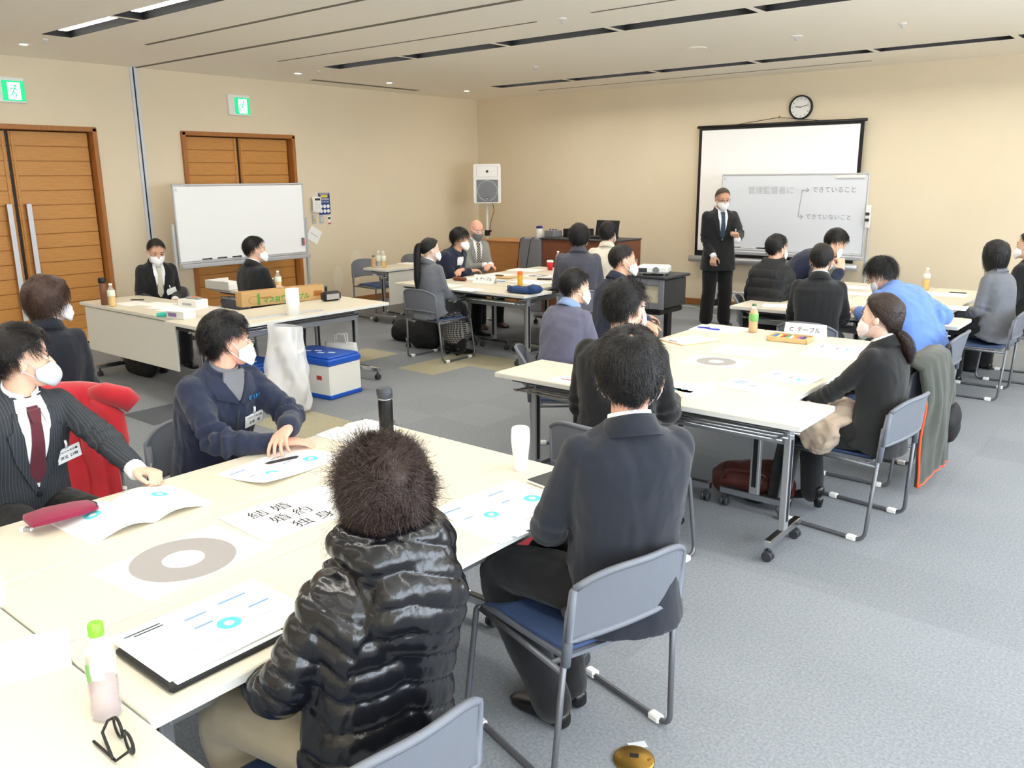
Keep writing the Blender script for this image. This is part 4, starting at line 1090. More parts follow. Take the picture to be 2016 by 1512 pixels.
def shoe(q, root, nm, m='shoe_black', heel=.0, boot=False):
    hp, kn, an = q['legs'][nm]; sd = 1 if nm == 'R' else -1
    f = q.get('toe'+nm); f = unit(np.array([sd*.18, 1, 0])) if f is None else unit(loc_dir(q, f)*np.array([1, 1, 0])); r = np.array([f[1], -f[0], 0])
    a = np.array([an[0], an[1], 0]); z0 = an[2]-.085; rr = []
    for t, w, hgt, zb in ((-.065, .020, .045, .012), (-.055, .030, .06, .004), (-.01, .034, .075, .003), (.05, .038, .062, .002), (.11, .045, .045, .002), (.155, .040, .034, .003), (.185, .022, .022, .006)):
        c = a+f*t+np.array([0, 0, z0+zb+hgt/2+heel*max(0, min(1, (.10-t)/.16))]); rr.append(ring(c, r, np.array([0, 0, 1.]), w, hgt/2, 16, 2.8))
    mb = MB().loft([[tuple(p) for p in x] for x in rr], True)
    if heel: mb.loft([ring(a-f*.045+np.array([0, 0, z]), r, f, .018+z*.15, .018+z*.15, 10) for z in (z0+.001, z0+heel+.01)], True)
    if boot: mb.tube([tuple(an+np.array([0, 0, -.03])), tuple(an+(kn-an)*.35)], [.042, .05], 12)
    o = mb.build('shoe', M(m), root, True); return o

def finish_person(q):
    root = thing('person', q['label'], 'person', q['pos'], q['rz'], 'people attending the workshop'); q['root'] = root
    me = q['jbody']['mesh']; me.materials.clear(); me.materials.append(M(q.get('skin', 'skin'))); link('body', me, root)
    jm = q.get('jm', 'suit_black')
    me = q['jjacket']['mesh']; me.materials.clear(); me.materials.append(M(jm)); link(q.get('jname', 'jacket'), me, root)
    me = q['jtrousers']['mesh']; me.materials.clear(); me.materials.append(M(q.get('tm', 'trouser_black'))); link('skirt' if q.get('skirt') else 'trousers', me, root)
    if q.get('hair'): build_hair(q, root)
    if q.get('eyes', True): add_eyes(q, root)
    if q.get('mask', 'mask_white'): add_mask(q, root, q.get('mask', 'mask_white'), q.get('mstyle', 'pleat'))
    if q.get('style', 'suit') == 'suit':
        neck_band(q, root, 'shirt_collar', q.get('shirt', 'shirt_white'), .069, .063, -.005, .040, tilt=.014, gap=.5)
        neck_band(q, root, 'jacket_collar', jm, .096, .074, -.034, .026, tilt=.018, gap=1.5, th=.010)
    elif q.get('style') in ('work', 'shirt', 'coat'):
        neck_band(q, root, 'collar', q.get('cm', jm), .098, .074, -.022, .034, tilt=.016, gap=q.get('cgap', .7), th=.008)
    elif q.get('style') == 'sweater':
        neck_band(q, root, 'collar', jm, .075, .066, -.015, .018, tilt=.008, gap=0.0, th=.008)
    for nm in 'RL':
        W_, fd, pm = q['wrist'+nm]; s = q['s']
        if q.get('cuffs', q.get('style', 'suit') == 'suit') and q.get('cuff_vis', True):
            E_ = q['arms'][nm][1]; fa = unit(W_-E_)
            MB().tube([tuple(W_-fa*.03*s), tuple(W_+fa*.022*s), tuple(W_+fa*.030*s)], [.037*s, .0375*s, .034*s], 16).build('shirt_cuff', M(q.get('shirt', 'shirt_white')), root, True)
        shoe(q, root, nm, q.get('shoe', 'shoe_black'), q.get('heel', 0), q.get('boot', False))
    return root
# ------------------------------------------------------------------ the people in the room
def W3(px, py, z): p = atz(px, py, z); return ('w', p.x, p.y, p.z)
def WD(px, py, d): p = atd(px, py, d); return ('w', p.x, p.y, p.z)
def wdir(a, b): return ('w', b[1]-a[1], b[2]-a[2], b[3]-a[3])
SHORT = dict(n=1100, L=.05, thick=.014)
MEN = dict(ha=[0, 40, 70, 95, 110, 140, 180], he=[40, 34, 14, 2, -14, -42, -48])
def hair(**k): d = dict(SHORT); d.update(k); return d

person('lecturer', 'person in dark suit and glasses standing before the screen with a marker', (1425, 370), 10.62, 163, 158, stand=True, hpitch=-14, style='suit', jm='suit_char', tm='trouser_black', skin='skin_tan',
       hair=hair(n=1200, L=.028, mat='hair_grey', thick=.010, he=[50, 44, 24, 4, -10, -36, -44]), leg_ease=.024, vox=.011, bvox=.007, armR=WD(1404, 503, 10.5), armL=WD(1452, 472, 10.32), hintL=(-.8, -.5, -.6), handL=(.3, .25, .9), palmL=(.9, .3, 0), curlL=(60, 75, 45), curlR=(35, 45, 30), handR=(0, .1, -1), palmR=(-.5, -1, 0), bulk=1.08)
person('ponytail_grey', 'seated woman in grey blazer with long black ponytail and checked lap blanket', (845, 468), 8.50, 45, 72, fem=True, bulk=1.08, lean=0, style='suit', jm='blazer_grey', tm='trouser_black', cuff_vis=False, hair=hair(n=1200, L=.10, pull=(0, -.115, .05), thick=.014, he=[40, 32, 4, -12, -24, -40, -46]), armR=(.09, .28, .60), armL=(-.09, .27, .60), skin='skin_pale', heel=.03)
person('navy_lean', 'seated person in navy work jacket leaning on folded arms at the far left table', (905, 448), 9.8, 128, 108, lean=30, neck=0, hpitch=-4, style='work', jm='work_navy', tm='trouser_black', hair=hair(n=1400, L=.085, thick=.020, he=[34, 30, 8, -4, -16, -44, -50]), armR=(-.06, .40, .765), armL=(.05, .36, .785), handR=(-1, .2, 0), handL=(1, .2, 0), skin='skin_tan')
person('bald_grey', 'bald seated person in light grey suit, striped tie and dark grey mask', (940, 434), 10.6, 152, 148, lean=4, hpitch=-18, style='suit', jm='suit_grey', tm='trouser_black', shoe='shoe_brown', hair=None, hairh=0, mask='mask_grey', armR=(.04, .36, .765), armL=(-.05, .36, .765), handR=(-.7, .6, 0), handL=(.7, .6, 0), skin='skin_red')
person('mauve_back', 'seated person in slate grey work jacket seen from behind at the far left table', (1140, 441), 8.45, 2, 14, style='work', jm='work_grey', tm='trouser_black', hair=hair(n=1500, L=.085, thick=.020, lift=.3, he=[34, 30, 8, -10, -24, -54, -58]), armR=(.16, .30, .72), armL=(-.18, .34, .72), bulk=1.05)
person('cream_back', 'seated person in cream jacket seen from behind, next to the slate work jacket', (1197, 436), 9.35, 12, 26, style='work', jm='cream', tm='trouser_beige', hair=hair(n=1300, L=.06, thick=.016), armR=(.10, .30, .95), armL=(-.18, .34, .72))
person('mauve_side', 'seated person in mauve work jacket with pale blue collar and mask', (1133, 527), 5.45, 42, 66, lean=14, style='work', jm='work_mauve', cm='shirt_blue', tm='trouser_black', hair=hair(n=2200, L=.055, w=.0016, thick=.014), vox=.010, armR=(.16, .36, .66), armL=(-.15, .36, .66), wrinkle=.007, hpitch=-4)
person('navy_balding', 'seated person with thinning hair in open navy jacket, hand on the table', (1225, 479), 6.4, 52, 74, lean=8, style='work', jm='work_navy', cm='work_navy', tm='trouser_black', hair=hair(n=1800, L=.030, w=.0018, thick=.009, mat='hair_soft', bald=[(165, 70, 14, 34), (0, 55, 20, 20)]), armR=W3(1292, 668, .755), armL=(-.1, .38, .72), curlR=(40, 50, 30), skin='skin_tan')
person('sweater_back', 'seated person in black sweater seen from behind at the centre table end', (1232, 548), 3.86, 20, 40, lean=6, style='sweater', jm='sweater_black', tm='trouser_black', jname='sweater', hair=hair(n=3600, L=.060, w=.0011, thick=.015, lift=.42, clump=150, bald=[(178, 66, 4, 10)]), vox=.009, armR=(.16, .36, .74), armL=(-.16, .30, .64), bulk=1.06)
person('suit_front_back', 'seated person in dark navy suit seen from behind in the foreground', (1243, 643), 2.46, -22, 4, lean=-3, hs=1.12, style='suit', jm='suit_navy', tm='trouser_black', hair=hair(n=7500, L=.055, w=.0008, thick=.016, lift=.30, seg=7, clump=260, bald=[(176, 70, 9, 12)], he=[40, 34, 14, 2, -12, -50, -58]), vox=.008, bvox=.007, armR=(.15, .30, .60), armL=(-.14, .27, .62), curlL=(30, 40, 30), bulk=1.0, wrinkle=.004, kneeL=(-.36, .31, .525), kneeR=(-.16, .41, .525), footL=W3(1088, 1378, .085), footR=W3(1122, 1338, .085), hintL=(-.8, -.7, -.5), skin='skin_red', toeL=('w', -1, .1, 0), toeR=('w', -1, .2, 0))
person('puffer_front', 'seated person in glossy black hooded down jacket with frizzy dark hair, nearest the camera', (752, 874), 1.80, -32, -6, lean=1, side=7, style='puffer', hood=True, jm='puffer', tm='trouser_beige', hair=hair(n=16000, L=.135, w=.0006, thick=.024, lift=.55, curl=1.1, cfreq=1.0, grav=.5, seg=12, clump=300, mat='hair_frizz', whorl=(165, 44), he=[36, 30, 4, -30, -54, -70, -74], low=.085), vox=.007, armR=(.12, .28, .62), armL=(-.16, .26, .62), hintL=(-.7, -.6, -.6), hintR=(.3, -.6, -.8), quilt=.066, kneeL=(-.22, .42, .50), kneeR=(.14, .44, .50), bulk=1.04)
person('ponytail_black', 'seated woman in black suit with low brown ponytail on the right of the centre table', (1742, 577), 4.52, -66, -70, fem=True, lean=2, style='suit', jm='suit_black', tm='trouser_black', cuff_vis=False, hair=hair(n=3500, L=.13, w=.0012, pull=(0, -.105, -.075), thick=.016, mat='hair_darkbrown', he=[44, 36, 14, -4, -22, -58, -66], low=.02), vox=.009, armL=(-.10, .38, .60), armR=(.10, .38, .62), hintL=(-.7, -.3, -.8), skin='skin_pale', heel=.06, boot=True, mask='mask_pink', wrinkle=.004, kneeL=(-.10, .42, .47), kneeR=(.10, .42, .47), footL=(-.12, .46, .10), footR=(.06, .36, .10))
person('puffer_far', 'seated person in matte black puffer coat with short hair at the far right table', (1530, 460), 8.05, 30, 46, lean=12, style='puffer', jm='puffer_matte', tm='trouser_black', hair=hair(n=1300, L=.05, thick=.014, he=[40, 34, 14, 2, -14, -46, -54]), quilt=.085, chev=0, puffk=.9, armR=(.16, .40, .72), armL=(-.2, .32, .66))
person('bent_navy', 'person in navy tracksuit top bending low over the far right table, fist at the face', (1660, 453), 9.15, 88, 62, lean=46, neck=0, curve=1.15, hpitch=-34, style='work', jm='work_navy', tm='trouser_black', hair=hair(n=1400, L=.06, thick=.016), armR=WD(1657, 532, 8.9), armL=W3(1615, 575, .77), hintR=(.5, .2, -1), handR=('w', -.15, 0, 1), palmR=(-.6, -.6, 0), curlR=(70, 80, 50))
person('suit_back_far', 'seated person in black suit seen from behind at the far right table end', (1620, 478), 6.85, 4, 6, lean=4, style='suit', jm='suit_char', tm='trouser_black', hair=hair(n=1800, L=.035, w=.0016, thick=.012), vox=.010, armR=(.15, .36, .74), armL=(-.15, .36, .74), cuff_vis=False)
person('blue_shirt', 'person in bright blue work shirt and glasses bending low to write', (1722, 509), 6.95, -40, -62, lean=44, neck=0, curve=1.3, hpitch=-34, style='shirt', jm='shirt_sky', tm='trouser_black', jname='shirt', hair=hair(n=2400, L=.075, w=.0016, thick=.018, lift=.45), vox=.010, armR=W3(1790, 640, .75), armL=W3(1690, 612, .75), hintR=(1, -.3, .2), wrinkle=.008, ease=1.3)
person('bob_grey', 'seated woman in grey jacket with bobbed black hair near the right edge', (1965, 474), 8.1, -58, -40, fem=True, lean=8, style='suit', jm='blazer_grey', tm='trouser_black', cuff_vis=False, hair=hair(n=1800, L=.17, w=.0022, thick=.024, grav=1.2, lift=.05, low=.075, ha=[0, 40, 62, 78, 180], he=[42, 36, -10, -66, -74], whorl=(175, 80)), armL=(-.1, .3, .64), armR=(.1, .3, .64), skin='skin_pale')
person('edge_man', 'person in black jacket cut off by the right edge of the picture', (2032, 455), 8.75, -62, -72, lean=6, style='coat', jm='suit_black', tm='trouser_black', hair=hair(n=1000, L=.03, thick=.011), armL=(-.12, .3, .66), armR=(.12, .3, .66))
person('staff_down', 'seated staff person in black suit and pale tie looking down', (307, 471), 9.0, 166, 168, lean=10, hpitch=-24, style='suit', jm='suit_black', tm='trouser_black', hair=hair(n=1500, L=.045, w=.0016, thick=.010, mat='hair_soft', he=[52, 46, 14, 0, -14, -40, -46], whorl=(170, 70)), armR=(.10, .26, .66), armL=(-.10, .26, .66), skin='skin_tan', vox=.010)
person('staff_profile', 'seated staff person in black suit in profile before the blank whiteboard', (498, 465), 8.35, 52, 82, lean=2, style='suit', jm='suit_black', tm='trouser_black', hair=hair(n=1500, L=.05, w=.0018, thick=.015, lift=.3), armR=(.14, .32, .76), armL=(-.14, .32, .76), vox=.010)
person('brown_bob', 'seated person with short brown bob in dark navy suit, back turned, beside the red coat', (85, 546), 5.12, 8, 76, fem=True, lean=3, style='suit', jm='suit_navy', tm='trouser_black', cuff_vis=False, hair=hair(n=4500, L=.10, w=.0013, thick=.028, grav=.9, lift=.1, low=.012, mat='hair_brown', ha=[0, 40, 62, 80, 100, 140, 180], he=[30, 26, 4, -8, -36, -50, -52], whorl=(170, 66)), vox=.010, skin='skin_pale')
person('pinstripe', 'seated person in grey pinstripe suit, wine tie and silver mask at the left edge', (28, 641), 3.58, 156, 86, lean=12, neck=8, style='suit', jm='suit_pinstripe', tm='trouser_black', mask='mask_silver', mstyle='boat', hair=hair(n=8000, L=.062, w=.0007, thick=.024, lift=.22, curl=.30, grav=.1, seg=8, clump=160, mat='hair_soft', ha=[0, 30, 55, 75, 95, 110, 140, 180], he=[38, 34, 24, 10, 4, -12, -42, -48]), vox=.008, bvox=.0048, armL=W3(268, 925, .765), armR=W3(-60, 1020, .76), handL=wdir(W3(268, 925, .765), W3(340, 942, .745)), palmL=(.3, 0, -1), curlL=(58, 70, 35), thumbL=20, spreadL=3, wrinkle=.005, hintL=(-1, -.5, -.5))
person('navy_work_front', 'seated person in navy zip work jacket over grey knit, arms crossed on the front table', (437, 613), 3.72, 142, 80, lean=16, neck=6, style='work', jm='work_navy', tm='trouser_black', hair=hair(n=9000, L=.070, w=.0007, thick=.020, grav=.45, lift=.20, seg=8, clump=200, whorl=(150, 70), ha=[0, 30, 55, 75, 95, 110, 140, 180], he=[36, 32, 22, 6, -2, -22, -56, -64]), vox=.008, bvox=.0045, armR=W3(545, 870, .752), armL=W3(567, 843, .80), handR=wdir(W3(545, 870, .75), W3(614, 868, .735)), palmR=(0, 0, -1), curlR=(10, 14, 8), handL=wdir(W3(567, 840, .80), W3(528, 884, .765)), palmL=(0, .2, -1), curlL=(24, 28, 20), spreadL=8, spreadR=4, wrinkle=.012, bulk=1.05, skin='skin_red', hintR=(1, -.3, -.5), hintL=(-1, -.4, -.4))

import time as _t
_t0 = _t.time()
for q in PEOPLE.values(): build_person(q)
bake_jobs()
for q in PEOPLE.values(): finish_person(q)
print('people built', round(_t.time()-_t0, 1), 's')
def PQ(k): return PEOPLE[k], PEOPLE[k]['root']
q, r = PQ('lecturer'); suit_front(q, r, 'suit_char', 'tie_blue'); add_glasses(q, r)
q, r = PQ('bald_grey'); suit_front(q, r, 'suit_grey', 'tie_stripe'); add_glasses(q, r, 'white_plastic', .003); badge(q, r, -.09, .13)
q, r = PQ('staff_down'); suit_front(q, r, 'suit_black', 'tie_pale', vest='sweater_black'); badge(q, r, -.09, .10, tilt=.3)
q, r = PQ('pinstripe'); suit_front(q, r, 'suit_pinstripe', 'tie_wine'); badge(q, r, -.115, .13, tilt=.22, lines=[('香川タイハツ㈱', .011, .016), ('岡口  正司', .0155, -.009)])
q, r = PQ('navy_work_front')
front_patch(q, [(-.003, .003, .235), (-.03, .03, .275), (-.056, .056, .315), (-.05, .05, .35)], .004, 'knit_top', 'knit_grey', r, 8)
neck_band(q, r, 'knit_collar', 'knit_grey', .070, .063, .0, .045, tilt=.008, th=.006)
front_patch(q, [(-.004, .004, -.12), (-.004, .004, .19)], .004, 'zip', 'alu_dark', r, 2)
for sd in (-1, 1):
    rw = [(sd*.004, sd*.02, .225), (sd*.02, sd*.10, .255), (sd*.045, sd*.115, .295), (sd*.058, sd*.09, .335)]
    front_patch(q, rw if sd > 0 else [(b, a, v) for a, b, v in rw], .010, 'open_collar', 'work_navy', r, 5)
badge(q, r, -.085, .175, tilt=.15, lines=[('香川タイハツ㈱', .011, .016), ('東   英生', .0155, -.009)])
o, rt, fw, up = chest_frame(q)
mat('stitch_blue', (40, 140, 205), .7)
lb = bpy.data.objects.new('logo', None); COL.objects.link(lb); lb.parent = r
hit = q['bvh'].ray_cast(Vector(o-rt*.085+up*.235+fw*.45), Vector(-fw), .6)
if hit[0] is not None:
    Rl = Matrix((tuple(rt), tuple(up), tuple(fw))).transposed(); lb.matrix_local = Matrix.Translation(hit[0]+Vector(fw)*.012)@(Rl@Matrix.Rotation(-.25, 3, 'Y')).to_4x4()
    lettering('タイハツ', .024, M('stitch_blue'), lb, (0, 0, 0), (0, 0, .1), bold=.0015)
q, r = PQ('navy_lean'); front_patch(q, [(-.003, .003, .05), (-.03, .035, .17), (-.055, .06, .28), (-.05, .05, .31)], .004, 'shirt_front', 'shirt_white', r, 6)
q, r = PQ('navy_balding'); add_glasses(q, r, 'alu', .001)
front_patch(q, [(-.02, .02, -.05), (-.04, .045, .10), (-.055, .06, .28)], .004, 'shirt_front', 'shirt_white', r, 6)
q, r = PQ('mauve_side'); front_patch(q, [(-.003, .003, .10), (-.03, .03, .17), (-.055, .06, .29), (-.05, .05, .31)], .004, 'shirt_front', 'shirt_blue', r, 6)
for sd in (-1, 1):
    rw = [(sd*.02, sd*.06, .16), (sd*.04, sd*.105, .20), (sd*.066, sd*.11, .29)]
    front_patch(q, rw if sd > 0 else [(b, a, v) for a, b, v in rw], .010, 'collar_tip', 'shirt_blue', r, 5)
q, r = PQ('blue_shirt'); add_glasses(q, r)
q, r = PQ('sweater_back'); add_glasses(q, r)
# ponytails
q, r = PQ('ponytail_grey'); a = [HMpt(q, p) for p in ((0, -.105, .055), (0, -.135, .05), (0, -.150, 0))]; k = q['k']
bk = lambda v, d_: Vector(k['P0']+(k['P3']-k['P0'])*v+np.array([0, -d_, 0]))
strand_bundle('ponytail', r, M('hair_black'), a+[bk(.95, .155), bk(.70, .165), bk(.40, .165)], [.022, .034, .038, .036, .032, .010], 260, .0022, 3)
MB().tube([HMpt(q, (.02*math.cos(t), -.118, .053+.02*math.sin(t))) for t in np.linspace(0, 2*PI, 13)[:-1]], .006, 6, closed=True).build('hair_tie', M('black_plastic'), r, True)
q, r = PQ('ponytail_black'); a = [HMpt(q, p) for p in ((0, -.100, -.07), (0, -.125, -.085), (0.01, -.145, -.12), (.02, -.160, -.17), (.03, -.165, -.23))]
strand_bundle('ponytail', r, M('hair_darkbrown'), a, [.020, .026, .034, .034, .010], 340, .0013, 4, .002)
MB().tube([HMpt(q, (.022*math.cos(t), -.112, -.078+.022*math.sin(t))) for t in np.linspace(0, 2*PI, 13)[:-1]], .005, 6, closed=True).build('hair_tie', M('black_plastic'), r, True)
# the marker held by the lecturer
q, r = PQ('lecturer'); W_, fd, pm = q['wristL']
mk = thing('marker', 'silver and white marker held up by the standing person', 'marker', q['MW']@Vector(W_+fd*.055+unit(pm)*.02))
MB().lathe([(.002, -.06), (.007, -.055), (.008, .02), (.006, .03), (.007, .075), (.004, .08)], 12).build('barrel', M('alu'), mk, True, None, (.25, .15, 0))
# chairs under the seated people
CHL = dict(ponytail_grey='grey stacking chair of the woman with the long ponytail', navy_lean='stacking chair under the person leaning on folded arms', bald_grey='stacking chair under the bald person in grey', mauve_back='stacking chair under the slate work jacket',
  cream_back='stacking chair under the cream jacket', mauve_side='stacking chair under the person in mauve', navy_balding='stacking chair under the person with thinning hair', sweater_back='grey stacking chair behind the black sweater', suit_front_back='grey stacking chair with blue seat under the foreground navy suit',
  puffer_front='grey stacking chair under the glossy down jacket, nearest the camera', ponytail_black='grey stacking chair with blue seat under the woman with the low ponytail', puffer_far='stacking chair under the matte puffer coat', bent_navy='stacking chair behind the bending navy top', suit_back_far='dark arched stacking chair behind the name card on the centre table',
  blue_shirt='stacking chair under the bright blue shirt', bob_grey='grey stacking chair under the woman with bobbed hair', edge_man='stacking chair cut off by the right edge', staff_down='stacking chair under the staff person looking down', staff_profile='stacking chair under the staff person in profile',
  brown_bob='stacking chair with the red coat over its back', pinstripe='stacking chair under the pinstripe suit', navy_work_front='dark stacking chair under the navy zip jacket')
CH_RZ = dict(suit_front_back=H90, puffer_front=H90-.35, ponytail_black=H90-.05, ponytail_grey=0.0, sweater_back=-.06, suit_back_far=0.05, pinstripe=-H90, navy_work_front=-H90, staff_down=PI, staff_profile=0.0, mauve_back=.7, cream_back=.6, mauve_side=-.9, navy_balding=-.9, bob_grey=H90, edge_man=H90, blue_shirt=H90, puffer_far=-1.2, bent_navy=-1.5)
CHAIRS = {}
CH_POS = dict(suit_front_back=(-1.46, 2.05, 1.31), puffer_front=(-1.41, 1.02, 1.48), ponytail_black=(-1.34, 4.42, 1.46), ponytail_grey=(-6.02, 6.15, 0.0), sweater_back=(-2.0, 3.27, -.08), bob_grey=(-1.40, 7.85, H90))
for key, lab in CHL.items():
    q = PEOPLE[key]; rz = CH_RZ.get(key, q['rz']); f = Vector((-math.sin(rz), math.cos(rz), 0)); p = q['pos']+f*(.13 if key == 'navy_work_front' else .075)
    if key in CH_POS: p = Vector(CH_POS[key][:2]+(0,)); rz = CH_POS[key][2]
    CHAIRS[key] = make_chair(lab, p.x, p.y, rz)
# ------------------------------------------------------------------ wall and stage equipment
def exit_sign(y0, y1, gy, lab):
    t = thing('exit_sign', lab, 'exit sign', (XL, (y0+y1)/2, 2.73), 0, 'green exit signs'); w = y1-y0
    MB().bbox((0.02, 0, 0), (0.04, w, 0.25), .005).build('housing', M('white_plastic'), t)
    gw = y1-gy-.012
    MB().box((0.0415, (gy+y1)/2-(y0+y1)/2, -.01), (0.003, gw, 0.20)).build('green_panel', M('exit_green'), t)
    cy = (gy+y1)/2-(y0+y1)/2; door = MB().box((0.044, cy+.005, -.012), (0.002, gw*.56, 0.17)).build('doorway', M('exit_white'), t)
    mb = MB(); X = 0.0462
    mb.ell((X, cy+.018, .040), (.0012, .012, .012), None, 10, 6)
    for P in ([(cy+.012, .024), (cy-.004, -.016)], [(cy-.004, -.016), (cy+.022, -.040), (cy+.014, -.072)], [(cy-.004, -.016), (cy-.020, -.045), (cy-.042, -.058)], [(cy+.010, .018), (cy+.034, .000), (cy+.046, .012)], [(cy+.010, .018), (cy-.022, .012), (cy-.034, -.010)]):
        mb.tube([(X, a, b) for a, b in P], .0055, 6)
    mb.build('running_figure', M('exit_green'), t, True)
exit_sign(3.66, 3.93, 3.70, 'green running-figure exit sign above the tall double door at far left')
exit_sign(6.32, 6.63, 6.40, 'green running-figure exit sign above the door behind the blank whiteboard')

mat('ink_faint', (182, 185, 190), .8); mat('ink_board', (138, 142, 148), .8)
def whiteboard(name, label, cx, cy, rz, w, z0, z1, surface='white_gloss'):
    # local frame: the board faces -y
    t = thing(name, label, 'whiteboard', (cx, cy, 0), rz)
    h = z1-z0
    MB().bbox((0, 0, (z0+z1)/2), (w-.03, .02, h-.03), .003).build('writing_surface', M(surface), t)
    for zz in (z0, z1): MB().bbox((0, 0, zz), (w, .03, .022), .004).build('frame_rail', M('alu'), t)
    for sx in (-1, 1): MB().bbox((sx*(w/2-.008), 0, (z0+z1)/2), (.018, .03, h), .004).build('frame_side', M('alu'), t)
    MB().bbox((0, -.05, z0-.035), (w+.02, .07, .045), .006).build('pen_tray', M('alu'), t)
    for sx in (-1, 1):
        MB().bbox((sx*(w/2+.03), .02, (z0+.25)/2+.2), (.03, .045, z0+.25), .005).build('stand_post', M('alu'), t)
        MB().bbox((sx*(w/2+.03), .02, .085), (.035, .55, .035), .005).build('stand_foot', M('alu'), t)
        for sy in (-1, 1): link('caster', caster_mesh(), t, (sx*(w/2+.03), .02+sy*.24, 0))
    MB().bbox((0, .02, .30), (w+.06, .03, .04), .004).build('stand_bar', M('alu'), t)
    return t
wa = whiteboard('whiteboard', 'blank white mobile whiteboard in front of the left wall door', -9.20, 6.02, H90, 1.80, 0.87, 1.755)
lettering('A', .05, M('ink_light'), wa, (-.86, -.0125, 1.70), (PI/2, 0, 0))
er = thing('whiteboard_eraser', 'small grey eraser stuck on the right edge of the blank whiteboard', 'eraser', (-9.2+.012, 6.02+.84, 1.02), H90)
MB().bbox((0, -.016, 0), (.035, .026, .10), .004).build('eraser_body', M('grey_plastic'), er); MB().bbox((0, -.031, 0), (.024, .006, .07), .002).build('eraser_label', M('red_print'), er)
for k in range(4):
    mk = thing('marker', ['black', 'blue', 'red', 'grey'][k]+' capped marker lying in the tray of the blank whiteboard', 'marker', (-9.2+.055, 5.45+k*.2, .8945), H90, 'markers in the whiteboard tray')
    MB().lathe([(.004, -.065), (.008, -.06), (.008, .03), (.0095, .031), (.0095, .06), (.005, .065)], 10, (0, 0, .0095), 'x').build('barrel', M(['black_plastic', 'dark_plastic', 'black_plastic', 'grey_plastic'][k]), mk, True)
wb = whiteboard('whiteboard', 'mobile whiteboard with faint handwriting in front of the projection screen', -4.09, 10.40, 0.0, 1.84, 0.875, 1.815, mat('board_grey', (220, 224, 231), .3).name)
lettering('B', .05, M('ink_light'), wb, (-.88, -.0125, 1.765), (PI/2, 0, 0))
for tx, sz, x, z, m in (('管理監督者に', .10, -.26, 1.62, 'ink_faint'), ('できていること', .076, .525, 1.63, 'ink_board'), ('できていないこと', .070, .48, 1.31, 'ink_board')):
    lettering(tx, sz, M(m), wb, (x, -.0125, z), (PI/2, 0, 0), name='handwriting')
ar = MB().tube([(.225, -.013, 1.63), (.14, -.013, 1.63), (.11, -.013, 1.31), (.17, -.013, 1.31)], .003, 6)
for (x, z) in ((.225, 1.63), (.17, 1.31)): ar.tube([(x-.03, -.013, z+.025), (x, -.013, z), (x-.03, -.013, z-.025)], .003, 6)
ar.build('handwritten_arrow', M('ink_board'), wb)
MB().bbox((.70, -.016, 1.785), (.34, .012, .035), .004).build('clip_bar', M('white_metal'), wb)
rk = MB().bbox((.945, -.02, 1.33), (.05, .05, .26), .006).build('marker_holder', M('white_plastic'), wb)
for zz in (1.36, 1.29): MB().bbox((.945, -.05, zz), (.046, .02, .035), .004).build('magnet', M('dark_plastic'), rk)
for k in range(3):
    mk = thing('marker', ['grey', 'white', 'black'][k]+' marker lying in the tray under the handwriting', 'marker', (-4.75+k*.17, 10.35, .8995), 0, 'markers under the handwriting')
    MB().lathe([(.004, -.065), (.008, -.06), (.008, .03), (.0095, .031), (.0095, .06), (.005, .065)], 10, (0, 0, .0095), 'x').build('barrel', M(['grey_plastic', 'white_plastic', 'black_plastic'][k]), mk, True)

sn = thing('projection_screen', 'large white projection screen with black border hung on the back wall', 'screen', (-4.56, 10.96, 0))
MB().bbox((0, .010, 1.585), (2.20, .006, 1.74), .001).build('border', M('black_plastic'), sn)
MB().box((0, .005, 1.60), (2.11, .006, 1.62)).build('screen_surface', mat('screen_white', (252, 252, 252), .8), sn)
MB().lathe([(.001, -1.13), (.018, -1.128), (.018, 1.128), (.001, 1.13)], 14, (0, .01, 2.455), 'x').build('top_bar', M('black_plastic'), sn, True)
MB().lathe([(.02, -1.17), (.045, -1.165), (.045, 1.165), (.02, 1.17)], 18, (0, -.01, .67), 'x').build('roll_case', M('alu'), sn, True)
MB().tube([(-.55, .01, 2.47), (0.0, .05, 2.535), (.55, .01, 2.47)], .004, 6).build('hanging_cord', M('black_plastic'), sn, True)
MB().tube(fillet([(0, .09, 2.54), (0, .05, 2.55), (0, .045, 2.52)], .01), .007, 8).build('wall_hook', M('brass'), sn, True)
for sx in (-1, 1): MB().bbox((sx*.75, .02, .33), (.04, .16, .60), .004).build('case_support', M('dark_plastic'), sn)

ck = thing('wall_clock', 'round wall clock with black rim above the projection screen', 'clock', (-4.285, YB, 2.645))
MB().lathe([(.130, 0.0), (.148, 0.0), (.148, .045), (.138, .05), (.130, .04)], 40, (0, 0, 0), 'y', hollow=True).build('rim', M('black_plastic'), ck, True)
MB().lathe([(.001, .02), (.130, .02), (.130, .03), (.001, .03)], 40, (0, 0, 0), 'y').build('dial', M('white_plastic'), ck)
for h in range(12):
    a = h*PI/6; MB().box((math.sin(a)*.108, -.0315, math.cos(a)*.108), (.005, .002, .018), 0, 0, a).build('hour_mark', M('ink'), ck)
MB().box((math.sin(-1.45)*.035, -.033, math.cos(-1.45)*.035), (.008, .002, .075), 0, 0, -1.45).build('hour_hand', M('ink'), ck)
MB().box((math.sin(1.32)*.052, -.035, math.cos(1.32)*.052), (.005, .002, .11), 0, 0, 1.32).build('minute_hand', M('ink'), ck)

